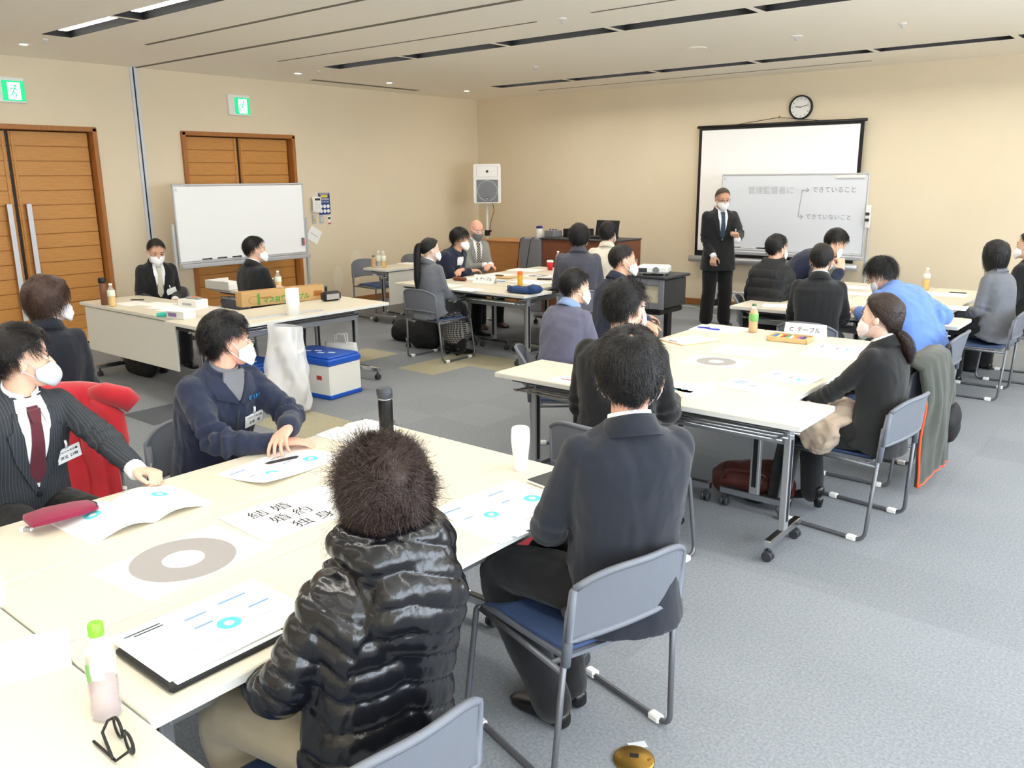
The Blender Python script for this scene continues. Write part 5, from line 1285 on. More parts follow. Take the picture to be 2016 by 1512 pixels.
# telephone, poster, switches, sheet, outlets on the left wall
ph = thing('wall_telephone', 'white wall telephone with keypad beside the blue poster', 'telephone', (XL, 7.575, 1.46), H90)
MB().bbox((.02, -.03, 0), (.13, .05, .22), .008).build('base', M('white_plastic'), ph)
MB().tube(fillet([(-.075, -.055, .10), (-.075, -.085, .09), (-.075, -.085, -.08), (-.075, -.055, -.09)], .03), .018, 10).build('handset', M('white_plastic'), ph, True)
MB().box((.02, -.056, .075), (.09, .003, .03)).build('display', M('dark_plastic'), ph)
key_me = MB().bbox((0, 0, 0), (.018, .004, .012), .001).mesh('key', M('edge_band'))
for i in range(3):
    for j in range(4): link('key', key_me, ph, (-.01+i*.028, -.057, .03-j*.024))
MB().tube([(-.07, -.05, -.11), (-.05, -.04, -.17), (-.02, -.045, -.22), (-.05, -.04, -.16)], .005, 6).build('coiled_cord', M('white_plastic'), ph, True)
po = thing('poster', 'dark blue notice with yellow heading and six white round pictograms', 'poster', (XL, 7.75, 1.47), H90)
mat('poster_blue', (34, 62, 134), .6); mat('poster_yellow', (232, 210, 60), .6)
MB().box((0, -.004, 0), (.20, .004, .30)).build('sheet', M('poster_blue'), po)
MB().box((0, -.0065, .105), (.12, .001, .035)).build('heading', M('poster_yellow'), po)
for zz in (.14, .075, .06, .03): MB().box((0, -.0065, zz-.004), (.16, .001, .006)).build('text_line', M('paper'), po)
for i in range(3):
    for j in range(2): MB().lathe([(.001, .0065), (.026, .0065), (.026, .0075), (.001, .0075)], 18, (-.062+i*.062, 0, -.035-j*.066), 'y').build('pictogram', M('paper'), po)
for nm, lab, y, z, w, h, m in (('light_switch', 'steel light switch plate with a yellow tag under the telephone', 7.555, 1.26, .07, .12, 'alu'), ('light_switch', 'plain steel light switch plate under the blue poster', 7.68, 1.26, .07, .12, 'alu'), ('thermostat', 'small white wall control with red stripe right of the switches', 7.815, 1.24, .06, .11, 'white_plastic')):
    t = thing(nm, lab, nm.replace('_', ' '), (XL, y, z), H90); MB().bbox((0, -.006, 0), (w, .012, h), .003).build('plate', M(m), t)
    if nm == 'light_switch': MB().bbox((0, -.014, 0), (.022, .006, .06), .002).build('rocker', M('white_plastic' if y > 7.6 else 'poster_yellow'), t)
    else: MB().box((0, -.013, .028), (.04, .002, .03)).build('display', M('dark_plastic'), t); MB().box((0, -.013, -.045), (.055, .002, .016)).build('stripe', M('red_print'), t)
t = thing('notice_sheet', 'white sheet of paper hanging crooked on the wall beside the blank whiteboard', 'paper', (XL+.004, 7.535, 1.045), H90)
sh = MB().box((0, -.004, 0), (.21, .002, .20), 0, 0, .55).build('sheet', M('paper'), t); MB().box((.0, -.0055, .0), (.14, .001, .008), 0, 0, .55).build('text_line', M('ink_light'), t)
for k, y in enumerate((7.54, 7.68)):
    t = thing('wall_outlet', ['left', 'right'][k]+' steel socket plate low on the left wall', 'outlet', (XL, y, .26), H90)
    MB().bbox((0, -.004, 0), (.07, .008, .11), .002).build('plate', M('alu'), t); MB().bbox((0, -.010, 0), (.034, .006, .07), .002).build('socket', M('dark_plastic' if k else 'white_plastic'), t)

# speaker on a pole in the far corner
sp = thing('speaker_stand', 'white pole stand under the loudspeaker in the far corner', 'speaker stand', (-9.02, 10.35, 0))
MB().lathe([(.018, .12), (.018, 1.42)], 12).build('pole', M('white_metal'), sp, True)
MB().bbox((0, 0, .95), (.07, .07, .09), .01).build('clamp', M('black_plastic'), sp)
MB().tube([(.03, 0, .95), (.10, -.02, .99)], .012, 8).build('clamp_knob', M('black_plastic'), sp)
for k in range(3):
    a = k*2*PI/3+.4; MB().tube([(0, 0, .55), (math.cos(a)*.42, math.sin(a)*.42, .012)], .010, 8).build('leg', M('white_metal'), sp)
rzS = math.atan2(9.02, 10.35)+.06
spk = thing('loudspeaker', 'white loudspeaker with grey grille on a pole in the far corner', 'speaker', (-9.02, 10.35, 1.42), rzS)
rings = []
for z, w, dp in ((0, .40, .25), (.02, .43, .27), (.55, .43, .27), (.59, .42, .25), (.60, .38, .20)):
    rings.append([(-w/2, -.15, z), (w/2, -.15, z), (w/2*.72, dp-.15, z), (-w/2*.72, dp-.15, z)])
autosmooth(MB().loft(rings, True).build('cabinet', M('white_plastic'), spk), 30)
MB().bbox((0, -.153, .19), (.34, .012, .34), .01).build('grille', M('grey_plastic'), spk)
MB().tube([(math.cos(a)*.155, -.160, .19+math.sin(a)*.155) for a in np.linspace(0, 2*PI, 33)[:-1]], .005, 6, closed=True).build('woofer_ring', M('alu'), spk, True)
MB().add([(-.17, -.151, .57), (.17, -.151, .57), (.17, -.151, .40), (-.17, -.151, .40), (-.04, -.08, .51), (.04, -.08, .51), (.04, -.08, .46), (-.04, -.08, .46), (-.17, -.156, .57), (.17, -.156, .57), (.17, -.156, .40), (-.17, -.156, .40)],
    [(8, 9, 5, 4), (9, 10, 6, 5), (10, 11, 7, 6), (11, 8, 4, 7), (4, 5, 6, 7)]).build('horn', M('edge_band'), spk)
MB().lathe([(.001, .157), (.02, .157), (.02, .166), (.001, .166)], 16, (0, 0, .487), 'y').build('tweeter', M('black_plastic'), spk)
lg = MB().box((0, -.161, .065), (.05, .004, .05)).build('logo', M('black_plastic'), spk); lettering('EV', .034, M('white_plastic'), lg, (0, -.1638, .065), (PI/2, 0, 0), bold=.001)
MB().tube([(.09, -.02, .0), (.11, -.03, -.12), (.06, -.03, -.28), (.03, -.02, -.45)], .005, 6).build('speaker_cable', M('black_plastic'), spk, True)

# lectern desk, side cabinet, cart and projector
cb = thing('wooden_cabinet', 'light brown wooden low cabinet left of the grey desk', 'cabinet', (-7.98, 9.80, 0))
MB().bbox((0, 0, .45), (.95, .5, .90), .006).build('body', M('cabinet_wood'), cb); MB().bbox((0, -.01, .905), (.97, .52, .02), .004).build('top', M('cabinet_wood'), cb)
MB().bbox((.478, 0, .45), (.01, .44, .82), .002).build('side_panel', M('frame_wood'), cb)
dk = thing('media_desk', 'grey media desk with a reddish wooden front panel', 'desk', (-6.62, 9.45, 0))
MB().bbox((-.58, 0, .50), (.36, .62, 1.0), .01).build('grey_unit', M('grey_plastic'), dk)
MB().bbox((.20, .02, .50), (1.20, .58, 1.0), .006).build('body', M('desk_wood'), dk)
slat = MB().bbox((0, 0, 0), (1.14, .012, .03), .003).mesh('front_slat', M('desk_wood'))
for k in range(7): link('front_slat', slat, dk, (.20, -.278, .72-k*.07))
MB().bbox((.20, 0, 1.008), (1.22, .64, .016), .003).build('top', M('dark_plastic'), dk)
for k, (a, b) in enumerate((((-.70, -.33, .98), (-.76, -.36, .10)), ((-.52, -.33, .98), (-.62, -.35, .25)))):
    c = tag(MB().tube([(-6.62+a[0], 9.45+a[1]+.05, 1.008), (-6.62+a[0], 9.45+a[1], 1.006), (-6.62+a[0]-.01, 9.45+a[1]-.03, .97), (-6.62+(a[0]+b[0])/2-.02, 9.45-.38, .6), (-6.62+b[0], 9.45-.36, b[2])], .006, 6).build('cable', M('black_plastic'), None, True), ['left', 'right'][k]+' black cable hanging down the grey end of the media desk', 'cable')
ct = thing('wipes_tub', 'white tub with dark blue lid on the grey end of the media desk', 'tub', (-7.08-.1, 9.33, 1.0005))
MB().lathe([(.04, 0), (.043, .01), (.043, .12), (.038, .13)], 20).build('tub_body', M('white_plastic'), ct, True); MB().lathe([(.042, .125), (.044, .13), (.044, .155), (.03, .16)], 20).build('lid', mat('lid_blue', (40, 40, 120), .5), ct, True)
for k, (x, y, w, dpt, h, m, nm, lab, cat) in enumerate(((-.34, -.10, .16, .20, .09, 'grey_plastic', 'video_deck', 'small grey video deck on the media desk', 'deck'), (-.06, .10, .34, .25, .11, 'black_plastic', 'audio_mixer', 'black audio unit on the media desk', 'audio unit'), (.38, .02, .36, .25, .03, 'black_plastic', 'laptop', 'black laptop lying open on the media desk', 'laptop'))):
    t = thing(nm, lab, cat, (-6.62+x, 9.45+y, 1.017)); MB().bbox((0, 0, h/2), (w, dpt, h), .006).build('case', M(m), t)
    if nm == 'laptop': MB().bbox((0, .12, .12), (.36, .012, .22), .004, rx=-.2).build('screen', M('black_plastic'), t)
    else:
        for j in range(3): MB().lathe([(.012, h), (.012, h+.014), (.009, h+.016)], 10, (-w*.3+j*w*.3, 0, 0)).build('dial', M('dark_plastic'), t)
ZT = .79
Nn, Rr_ = atz(1310, 546, ZT), atz(1360, 537, ZT); yd = Vector((Rr_.x-Nn.x, Rr_.y-Nn.y)).normalized(); crz = math.atan2(-yd.x, yd.y); xd = Vector((yd.y, -yd.x)); CW, CD = .58, (Rr_-Nn).length
cc = Vector((Nn.x, Nn.y))+yd*CD/2-xd*CW/2
ca = thing('projector_cart', 'dark grey projector cart with an open window in its side', 'cart', (cc.x, cc.y, 0), crz)
MB().bbox((0, 0, ZT-.015), (CW, CD, .03), .008).build('top_plate', M('dark_plastic'), ca)
y0 = -CD/2+.03; cw = CW/2-.03
fr = MB(); fr.bbox((cw-.03, y0, ZT-.19), (.06, .03, .32), .004).bbox((cw-.30, y0, ZT-.19), (.10, .03, .32), .004).bbox((cw-.155, y0, ZT-.065), (.19, .03, .07), .004).bbox((cw-.155, y0, ZT-.315), (.19, .03, .07), .004)
fr.build('window_frame', M('grey_plastic'), ca)
MB().box((cw-.155, y0+.012, ZT-.19), (.19, .006, .18)).build('window_pane', mat('beige_pane', (196, 188, 164), .5), ca)
MB().bbox((0, .02, ZT-.19), (CW-.07, CD-.10, .30), .006).build('body', M('dark_plastic'), ca)
MB().bbox((.0, 0, ZT-.38), (CW-.14, CD-.06, .06), .01).build('lower_shelf', M('black_plastic'), ca)
for sx in (-1, 1):
    MB().bbox((sx*.18, 0, .24), (.05, .09, .34), .006).build('leg', M('black_plastic'), ca); MB().bbox((sx*.18, 0, .08), (.05, CD-.06, .03), .006).build('foot', M('black_plastic'), ca)
    for sy in (-1, 1): link('caster', caster_mesh(), ca, (sx*.18, sy*(CD/2-.07), 0))
pp = atz(1288, 541, ZT)
pj = thing('projector', 'white data projector standing on the dark grey cart', 'projector', (pp.x-.02, pp.y+.03, ZT), .35)
MB().bbox((0, 0, .060), (.33, .24, .08), .018).build('case', M('white_plastic'), pj)
for sx in (-1, 1): MB().lathe([(.012, 0), (.014, .024)], 10, (sx*.12, -.08, 0)).build('foot', M('grey_plastic'), pj)
MB().lathe([(.012, 0), (.014, .024)], 10, (0, .08, 0)).build('foot', M('grey_plastic'), pj)
MB().lathe([(.001, .118), (.034, .118), (.034, .127), (.001, .127)], 20, (.04, 0, .058), 'y').build('vent', M('grey_plastic'), pj)
MB().box((-.10, -.121, .055), (.09, .004, .045)).build('connector_panel', M('dark_plastic'), pj)
MB().lathe([(.001, -.14), (.030, -.14), (.030, -.118), (.001, -.118)], 20, (.09, 0, .058), 'y').build('lens', M('black_plastic'), pj)
p0 = atz(1340, 603, 0); p1 = atz(1372, 606, 0); p2 = atz(1300, 592, 0)
tag(MB().tube([(p2.x, p2.y, .006), ((p2.x+p0.x)/2, (p0.y+p2.y)/2+.1, .006), (p0.x, p0.y, .006), ((p0.x+p1.x)/2, p0.y+.04, .006), (p1.x, p1.y, .006), (-4.9, 10.2, .006)], .005, 6).build('power_cable', M('white_plastic'), None, True), 'white power cable lying on the carpet near the back wall', 'cable')

# floor outlet plate in the foreground
fo = thing('floor_outlet', 'round brass floor outlet plate on the carpet in the foreground', 'floor outlet', (atz(1248, 1497, 0).x, atz(1248, 1497, 0).y, 0), .5)
MB().lathe([(.001, 0), (.066, 0), (.066, .006), (.060, .009), (.001, .009)], 40).build('plate', M('brass'), fo, True)
MB().box((.0, .012, .0095), (.028, .018, .002)).build('opening', M('black_plastic'), fo)
for a in (0, PI): MB().lathe([(.001, .009), (.006, .009), (.006, .011)], 10, (math.cos(a)*.048, math.sin(a)*.048, 0)).build('screw', M('brass'), fo)
tp = atz(1255, 1468, 0); tag(MB().box((tp.x, tp.y, .002), (.06, .03, .002), .9).build('tape_strip', mat('clear_tape', (196, 200, 204), .3), None), 'pale strip of tape on the carpet by the brass outlet', 'tape')
# ------------------------------------------------------------------ papers and things on the tables
Z1 = TZ+.0005
_zt = [0]
def at(px, py, z=TZ): p = atz(px, py, z); return p.x, p.y
def sheet(name, label, x, y, w, h, rz, z=None, prints=(), curl=0.0, pages=1, cat='paper', m='paper', group=None, corner=(1, 1)):
    z = Z1 if z is None else z
    t = thing(name, label, cat, (x, y, z), rz, group); n = 8; V = []; Fs = []; th = .0008+.0009*(pages-1)
    def cz(u, v):
        return curl*max(0, (corner[0]*u/(w/2)+corner[1]*v/(h/2))*.5-.15)**2
    for lay in (1, 0):
        for i in range(n+1):
            for j in range(n+1):
                u, v = -w/2+w*i/n, -h/2+h*j/n; V.append((u, v, cz(u, v)+(th if lay else 0)))
    N = (n+1)**2
    for i in range(n):
        for j in range(n):
            a = i*(n+1)+j; b = a+n+1; Fs.append((a, b, b+1, a+1)); Fs.append((N+a, N+a+1, N+b+1, N+b))
    rim = [i*(n+1) for i in range(n+1)]+[n*(n+1)+j for j in range(1, n+1)]+[i*(n+1)+n for i in range(n-1, -1, -1)]+[j for j in range(n-1, 0, -1)]
    for k in range(len(rim)):
        a, b = rim[k], rim[(k+1) % len(rim)]; Fs.append((b, a, N+a, N+b))
    MB().add(V, Fs).build('page', M(m), t)
    for pr in prints:
        kind, u, v = pr[:3]; zz = th+.0004+cz(u, v)
        if kind == 'ring':
            r, r2 = pr[3], pr[3]*(pr[5] if len(pr) > 5 else .42); mm = pr[4]; K = 40; VV = []
            for k in range(K):
                a = 2*PI*k/K; VV += [(u+r*math.cos(a), v+r*math.sin(a), zz), (u+r2*math.cos(a), v+r2*math.sin(a), zz)]
            MB().add(VV, [(2*k, (2*k+2) % (2*K), (2*k+3) % (2*K), 2*k+1) for k in range(K)]).build('printed_ring', M(mm), t)
        elif kind == 'bar': MB().add([(u-pr[3]/2, v-pr[4]/2, zz), (u+pr[3]/2, v-pr[4]/2, zz), (u+pr[3]/2, v+pr[4]/2, zz), (u-pr[3]/2, v+pr[4]/2, zz)], [(0, 1, 2, 3)]).build('printed_bar', M(pr[5]), t)
        elif kind == 'text': lettering(pr[3], pr[4], M(pr[5]), t, (u, v, zz), (0, 0, pr[6] if len(pr) > 6 else 0), name='handwriting', bold=pr[7] if len(pr) > 7 else 0)
    return t
def handout(c=1): # the printed page with a cyan ring and blue headings
    return [('ring', .01, -.03, .026, 'print_cyan'), ('bar', -.05, .10, .07, .008, 'print_blue'), ('bar', .05, .10, .05, .008, 'print_blue'), ('bar', -.055, .005, .035, .008, 'print_blue'), ('bar', .0, .055, .12, .003, 'print_paleblue'), ('bar', .04, -.085, .08, .002, 'ink_light'), ('bar', -.03, -.10, .07, .002, 'ink_light')]
def two_up(): return [('ring', -.085, -.035, .026, 'print_cyan'), ('ring', .115, -.035, .030, 'print_cyan'), ('bar', -.15, .085, .075, .009, 'print_blue'), ('bar', .06, .09, .075, .009, 'print_blue'), ('bar', -.155, .0, .04, .008, 'print_blue'), ('bar', .03, .01, .04, .008, 'print_blue'), ('bar', -.10, .04, .13, .002, 'ink_light'), ('bar', .11, .045, .13, .002, 'ink_light'), ('bar', .1, -.10, .12, .002, 'ink_light')]
def pen(label, x, y, z, rz, m='black_plastic', L=.14, group=None):
    t = thing('pen', label, 'pen', (x, y, z), rz, group)
    MB().lathe([(.001, -L/2), (.004, -L/2+.012), (.0052, -L/2+.02), (.0052, L/2-.01), (.003, L/2)], 10, (0, 0, .0052), 'x').build('barrel', M(m), t, True)
    MB().bbox((L*.28, 0, .0115), (L*.3, .003, .0018), .0005).build('clip', M('alu'), t)
    return t
mat('pet', (246, 250, 250), .08, alpha=.22, spec=.6); mat('tea', (226, 180, 40), .12, trans=.0); mat('tea_amber', (206, 148, 46), .12)
mat('cap_green', (130, 205, 60), .4); mat('cap_darkgreen', (58, 104, 66), .45); mat('label_green', (120, 176, 96), .5); mat('label_pale', (226, 232, 214), .5); mat('label_red', (196, 60, 70), .5); mat('cap_orange', (232, 110, 40), .4); mat('can_yellow', (212, 160, 34), .4)
def bottle(label, x, y, z, h=.21, r=.031, cap='white_plastic', liquid='tea', level=.55, lab='label_pale', lz=(.42, .68), rz=0):
    t = thing('plastic_bottle', label, 'bottle', (x, y, z), rz)
    k = h/.21
    prof = [(.001, .002), (r*.8, 0), (r, .008*k), (r, .05*k), (r*.95, .055*k), (r, .06*k), (r, .135*k), (r*.9, .150*k), (r*.55, .175*k), (.0125, .188*k), (.0125, .198*k)]
    MB().lathe(prof, 24).build('bottle_body', M('pet'), t, True)
    if liquid:
        lv = h*level; pl = [(.001, .004)]+[(q[0]*.93, q[1]+.002) for q in prof[1:] if q[1] < lv-.004]
        rr = np.interp(lv, [q[1] for q in prof[1:]], [q[0] for q in prof[1:]])*.93; pl += [(rr, lv), (.001, lv)]
        MB().lathe(pl, 24).build('drink', M(liquid), t, True)
    MB().lathe([(.0145, h*.925), (.0150, h*.93), (.0150, h*.995), (.012, h), (.001, h)], 18).build('cap', M(cap), t, True)
    if lab:
        z0, z1 = h*lz[0], h*lz[1]; MB().lathe([(r*1.005, z0), (r*1.03, z0+.001), (r*1.03, z1-.001), (r*1.005, z1)], 24).build('bottle_label', M(lab), t, True)
    return t

# --- front group
DC = at(360, 1100)
sheet('ring_sheet', 'large white sheet with a big grey ring on the front tables', DC[0]+.01, DC[1], .297, .42, 0.10, prints=[('ring', -.005, 0, .150, 'print_grey', .40)])
K = at(560, 1012)
sheet('kanji_sheet', 'white sheet with bold handwritten kanji on the front table, behind the frizzy hair', K[0]+.02, K[1]+.04, .42, .297, H90-.05, z=Z1+.001,
      prints=[('text', -.06, .075, '結 婚', .068, 'ink', 0, .0), ('text', -.03, -.01, '婚 約', .068, 'ink', 0, .0), ('text', .0, -.095, '独 身', .068, 'ink', 0, .0)])
c1, c2, c3 = at(250, 1290), at(345, 1372), at(525, 1282)
cbx = thing('clipboard_folder', 'black document folder under the printed handouts by the down jacket', 'folder', (c2[0]-.135, c2[1]+.155, TZ+.0005), H90)
MB().bbox((0, 0, .006), (.31, .25, .011), .003).build('cover', M('black_plastic'), cbx)
MB().bbox((-.15, 0, .012), (.02, .25, .016), .004).build('spine', M('black_plastic'), cbx)
MB().bbox((0, 0, .014), (.29, .235, .004), .001).build('page_stack', M('paper'), cbx)
sheet('handout', 'white printed handout with a cyan ring lying on the black folder', c2[0]-.17, c2[1]+.205, .40, .285, H90, z=TZ+.0215, pages=2,
      prints=[('ring', .025, -.02, .030, 'print_cyan'), ('bar', -.13, .105, .10, .035, 'print_paleblue'), ('bar', -.13, .112, .09, .005, 'ink_grey'), ('bar', -.12, .100, .075, .005, 'ink_grey'), ('bar', -.01, .075, .06, .009, 'print_blue'), ('bar', -.02, .02, .05, .009, 'print_blue'), ('bar', .10, .085, .08, .009, 'print_blue'), ('bar', .13, .01, .06, .009, 'print_blue'), ('bar', -.11, -.07, .06, .003, 'ink_light'), ('bar', -.03, -.075, .05, .003, 'ink_light'), ('bar', .11, -.05, .04, .003, 'ink_light')])
sheet('handout', 'white printed handouts with two cyan rings in front of the foreground navy suit', -1.745, 2.055, .40, .29, H90-.08, prints=two_up(), pages=4, z=TZ+.0026)
t = thing('clear_file', 'thin translucent file with tabs under the handouts before the navy suit', 'file', (-1.655, 2.0, TZ-.0004), H90-.12); MB().bbox((0, 0, .0015), (.36, .22, .002), .0005).build('sleeve', mat('file_clear', (236, 238, 236), .2), t)
for k in range(5): MB().bbox((-.14+k*.07, -.118, .0015), (.05, .016, .002), .0005).build('tab', M('file_clear'), t)
a = at(545, 918); sheet('handout', 'white printed sheets with cyan rings under the pen before the crossed arms', a[0]+.01, a[1]+.02, .42, .28, H90+.12, prints=two_up(), curl=.03, corner=(-1, -1))
b = at(555, 909); pen('black ballpoint pen lying on the sheets before the crossed arms', b[0], b[1], TZ+.0022, 1.35)
a = at(705, 850)
nb = thing('open_notebook', 'open white notebook beside the black flask at the far corner', 'notebook', (a[0], a[1], TZ), H90+.05)
for sx in (-1, 1):
    rr = [[(sx*x, -.105, z), (sx*x, .105, z), (sx*x, .105, 0.0005), (sx*x, -.105, 0.0005)] for x, z in ((.002, .004), (.03, .012), (.08, .010), (.15, .006))]
    if sx < 0: rr = rr[::-1]
    MB().loft(rr, True).build('page_block', M('paper'), nb, False)
# open booklet before the pinstriped person
a = at(235, 1010)
bk = thing('open_booklet', 'open white booklet with curled pages and cyan rings before the pinstripe suit', 'booklet', (a[0]+.03, a[1]+.03, TZ), H90+.02)
for sx in (-1, 1):
    n = 12; rr = []
    for i in range(n+1):
        u = i/n; x = .215*u; z = .004+.028*math.sin(PI*min(1, u*1.15))**1.0*(1-.5*u)
        rr.append([(sx*x, -.145, z), (sx*x, .145, z), (sx*x, .145, max(.0004, z-.006)), (sx*x, -.145, max(.0004, z-.006))])
    if sx < 0: rr = rr[::-1]
    pb = MB().loft(rr, True).build('page_block', M('paper'), bk, False)
    u = .55; x = .215*u; z = .0046+.028*math.sin(PI*min(1, u*1.15))*(1-.5*u)
    VV = []; Kk = 30
    for k in range(Kk):
        q = 2*PI*k/Kk
        for r_ in (.027, .012):
            xx = x+r_*math.cos(q); uu = xx/.215; VV.append((sx*xx, .03+r_*math.sin(q), .0052+.028*math.sin(PI*min(1, uu*1.15))*(1-.5*uu)))
    MB().add(VV, [(2*k, (2*k+2) % (2*Kk), (2*k+3) % (2*Kk), 2*k+1) if sx > 0 else (2*k+1, (2*k+3) % (2*Kk), (2*k+2) % (2*Kk), 2*k) for k in range(Kk)]).build('printed_ring', M('print_cyan'), bk)
a = at(125, 1032)
fabric('wine_cloth', (132, 32, 62)); mat('wine', (132, 32, 62), .7)
pc = thing('pencil_case', 'wine red zip pencil case on the front table before the pinstripe suit', 'pencil case', (a[0], a[1], TZ+.034), H90-.1)
rr = [[(x, -w, 0), (x, w, 0), (x, w*1.02, hh*.6), (x, w*.7, hh), (x, -w*.7, hh), (x, -w*1.02, hh*.6)] for x, w, hh in ((-.105, .040, .010), (-.10, .052, .020), (-.04, .055, .026), (.05, .052, .022), (.09, .044, .017), (.105, .030, .010))]
autosmooth(MB().loft(rr, True).build('pouch', M('wine_cloth'), pc), 60)
MB().tube([(.02, -.043, .012), (.07, -.042, .012), (.10, -.03, .010), (.108, 0, .010), (.10, .03, .010)], .003, 6).build('zip', M('black_plastic'), pc)
a = at(52, 1045); e = thing('rubber_eraser', 'small white eraser in a grey sleeve beside the wine pencil case', 'eraser', (a[0], a[1], TZ), .7); MB().bbox((0, 0, .006), (.04, .018, .012), .002).build('rubber', M('white_plastic'), e); MB().bbox((.006, 0, .006), (.024, .019, .013), .001).build('sleeve', M('print_grey'), e)
# flask and tumbler
a = at(762, 868)
fl = thing('steel_flask', 'tall black steel flask with grey flip lid on the front table', 'flask', (a[0], a[1], TZ))
MB().lathe([(.028, 0), (.031, .006), (.031, .175), (.029, .185), (.0285, .19)], 28).build('flask_body', mat('flask_black', (40, 40, 42), .3, metal=.6), fl, True)
MB().lathe([(.0295, .186), (.0295, .190)], 28).build('steel_band', M('chrome'), fl, True)
MB().lathe([(.029, .190), (.032, .194), (.032, .215), (.031, .23), (.024, .236), (.001, .237)], 28).build('flip_lid', M('alu_dark'), fl, True)
MB().bbox((-.033, -.005, .213), (.008, .022, .03), .003).build('latch', M('dark_plastic'), fl)
a = at(1025, 924)
tb = thing('white_tumbler', 'plain white tumbler on the front table left of the navy suit', 'tumbler', (a[0], a[1], TZ))
MB().lathe([(.026, 0), (.028, .004), (.030, .06), (.036, .11), (.0365, .135), (.034, .165), (.030, .170), (.001, .171)], 28).build('tumbler_body', M('white_gloss'), tb, True)
a = at(1092, 943)
tl = thing('grey_notebook', 'closed dark grey notebook at the far right corner of the front table', 'notebook', (a[0]+.03, a[1], TZ), H90-.15); MB().bbox((0, 0, .007), (.21, .15, .013), .003).build('cover', M('dark_plastic'), tl); MB().box((.0, -.001, .007), (.212, .146, .008)).build('page_block', M('paper'), tl)
# clear bottle with green cap
a = at(212, 1408)
cb_ = thing('water_bottle', 'clear ribbed water bottle with bright green cap on the near table', 'bottle', (a[0], a[1], TZ), .2)
pr = [(.001, .004), (.022, 0), (.030, .006)]
for k in range(9): z = .012+k*.0085; pr += [(.0305, z), (.0288, z+.004)]
pr += [(.0305, .092), (.0305, .145), (.028, .160), (.018, .178), (.013, .185), (.013, .195)]
MB().lathe(pr, 32).build('bottle_body', mat('pet_clear', (206, 216, 218), .08, alpha=.38, spec=.8), cb_, True)
MB().lathe([(.0150, .188), (.0155, .19), (.0155, .212), (.013, .215), (.001, .215)], 24).build('cap', M('cap_green'), cb_, True)
lbv = MB()
for nm, a0, a1, z0, z1, m in (('label_green', -1.75, -1.35, .095, .135, 'label_green'), ('label_white', -1.25, -.45, .10, .14, 'label_pale'), ('label_yellow', -3.1, -2.6, .105, .135, 'poster_yellow'), ('label_red', -3.2, -2.7, .045, .075, 'label_red')):
    V = []; 
    for i in range(9):
        q = a0+(a1-a0)*i/8
        for z in (z0, z1): V.append((.0309*math.cos(q), .0309*math.sin(q), z))
    MB().add(V, [(2*i, 2*i+2, 2*i+3, 2*i+1) for i in range(8)]).build('bottle_label', M(m), cb_)
mat('water_pink', (214, 150, 140), .08, alpha=.45); MB().lathe([(.001, .006), (.027, .006), (.028, .085), (.001, .085)], 24).build('drink', M('water_pink'), cb_, True)
a = at(-6, 1200); bottle('bottle with a bright green cap at the left edge of the picture', a[0]-.02, a[1], TZ, .13, .03, 'cap_green', None, .5, None)
# eyeglasses on the table
a = at(246, 1466)
eg = thing('eyeglasses', 'black plastic eyeglasses lying on the near table corner', 'eyeglasses', (a[0], a[1], TZ), PI-.15)
mb = MB()
for sx in (-1, 1): mb.tube([(sx*(.033+.025*math.cos(q)), .0, .022+.019*math.sin(q)) for q in np.linspace(0, 2*PI, 21)[:-1]], .0032, 8, closed=True)
mb.tube([(-.009, 0, .026), (0, -.003, .030), (.009, 0, .026)], .003, 8); mb.build('front_frame', M('black_plastic'), eg, True)
MB().tube([(-.060, 0, .030), (-.064, .01, .026), (-.05, .032, .008), (.045, .045, .006)], .0030, 8).build('temple', M('black_plastic'), eg, True)
MB().tube([(.060, 0, .030), (.064, .01, .026), (.05, .026, .014), (-.045, .036, .012)], .0030, 8).build('temple', M('black_plastic'), eg, True)
for sx in (-1, 1): MB().lathe([(.001, -.0006), (.022, -.0006), (.022, .0006), (.001, .0006)], 20, (sx*.033, 0, .022), 'y').build('lens', mat('lens', (250, 250, 250), .02, trans=.97, ior=1.1), eg)
a = at(28, 1312); sheet('paper_sheet', 'white paper sheet with a faint blue heading at the lower left edge', a[0]-.04, a[1]-.02, .297, .21, H90-.35, prints=[('bar', .0, .06, .10, .012, 'print_paleblue'), ('bar', .02, .0, .12, .003, 'ink_light')])

# --- centre group
a = at(1410, 712); sheet('ring_sheet', 'white sheet with a grey ring on the centre tables', a[0], a[1], .36, .26, .15, prints=[('ring', 0, 0, .118, 'print_grey', .38)])
a = at(1465, 693); sheet('text_sheet', 'white sheet with rows of small handwriting behind the centre ring sheet', a[0], a[1]+.02, .38, .30, .10, z=Z1+.001, prints=[('bar', -.1+.1*i, .08-.06*j, .06, .008, 'ink_grey') for i in range(3) for j in range(3)])
a = at(1358, 671); t = thing('clipboard', 'brown clipboard with papers on the left of the centre tables', 'clipboard', (a[0], a[1], TZ), H90-.35)
MB().bbox((0, 0, .003), (.33, .24, .005), .001).build('board', M('tray_wood'), t); MB().bbox((.0, 0, .007), (.31, .225, .003), .001).build('paper', M('paper'), t); MB().bbox((-.14, 0, .012), (.02, .09, .012), .003).build('clip', M('alu'), t)
a = at(1415, 648); sheet('paper_sheet', 'white paper with two blue pens at the far left of the centre tables', a[0], a[1], .36, .26, .1, pages=3)
for k, (px, py) in enumerate(((1385, 647), (1403, 650))): a = at(px, py); pen(['left', 'right'][k]+' blue pen lying on the far white paper of the centre tables', a[0], a[1], TZ+.0036, .1, mat('pen_blue', (60, 64, 190), .4).name, .11)
a = at(1482, 654); bottle('green tea bottle with dark green cap on the centre tables', a[0], a[1], TZ, .205, .033, 'cap_darkgreen', 'tea_amber', .80, 'label_green', (.40, .66))
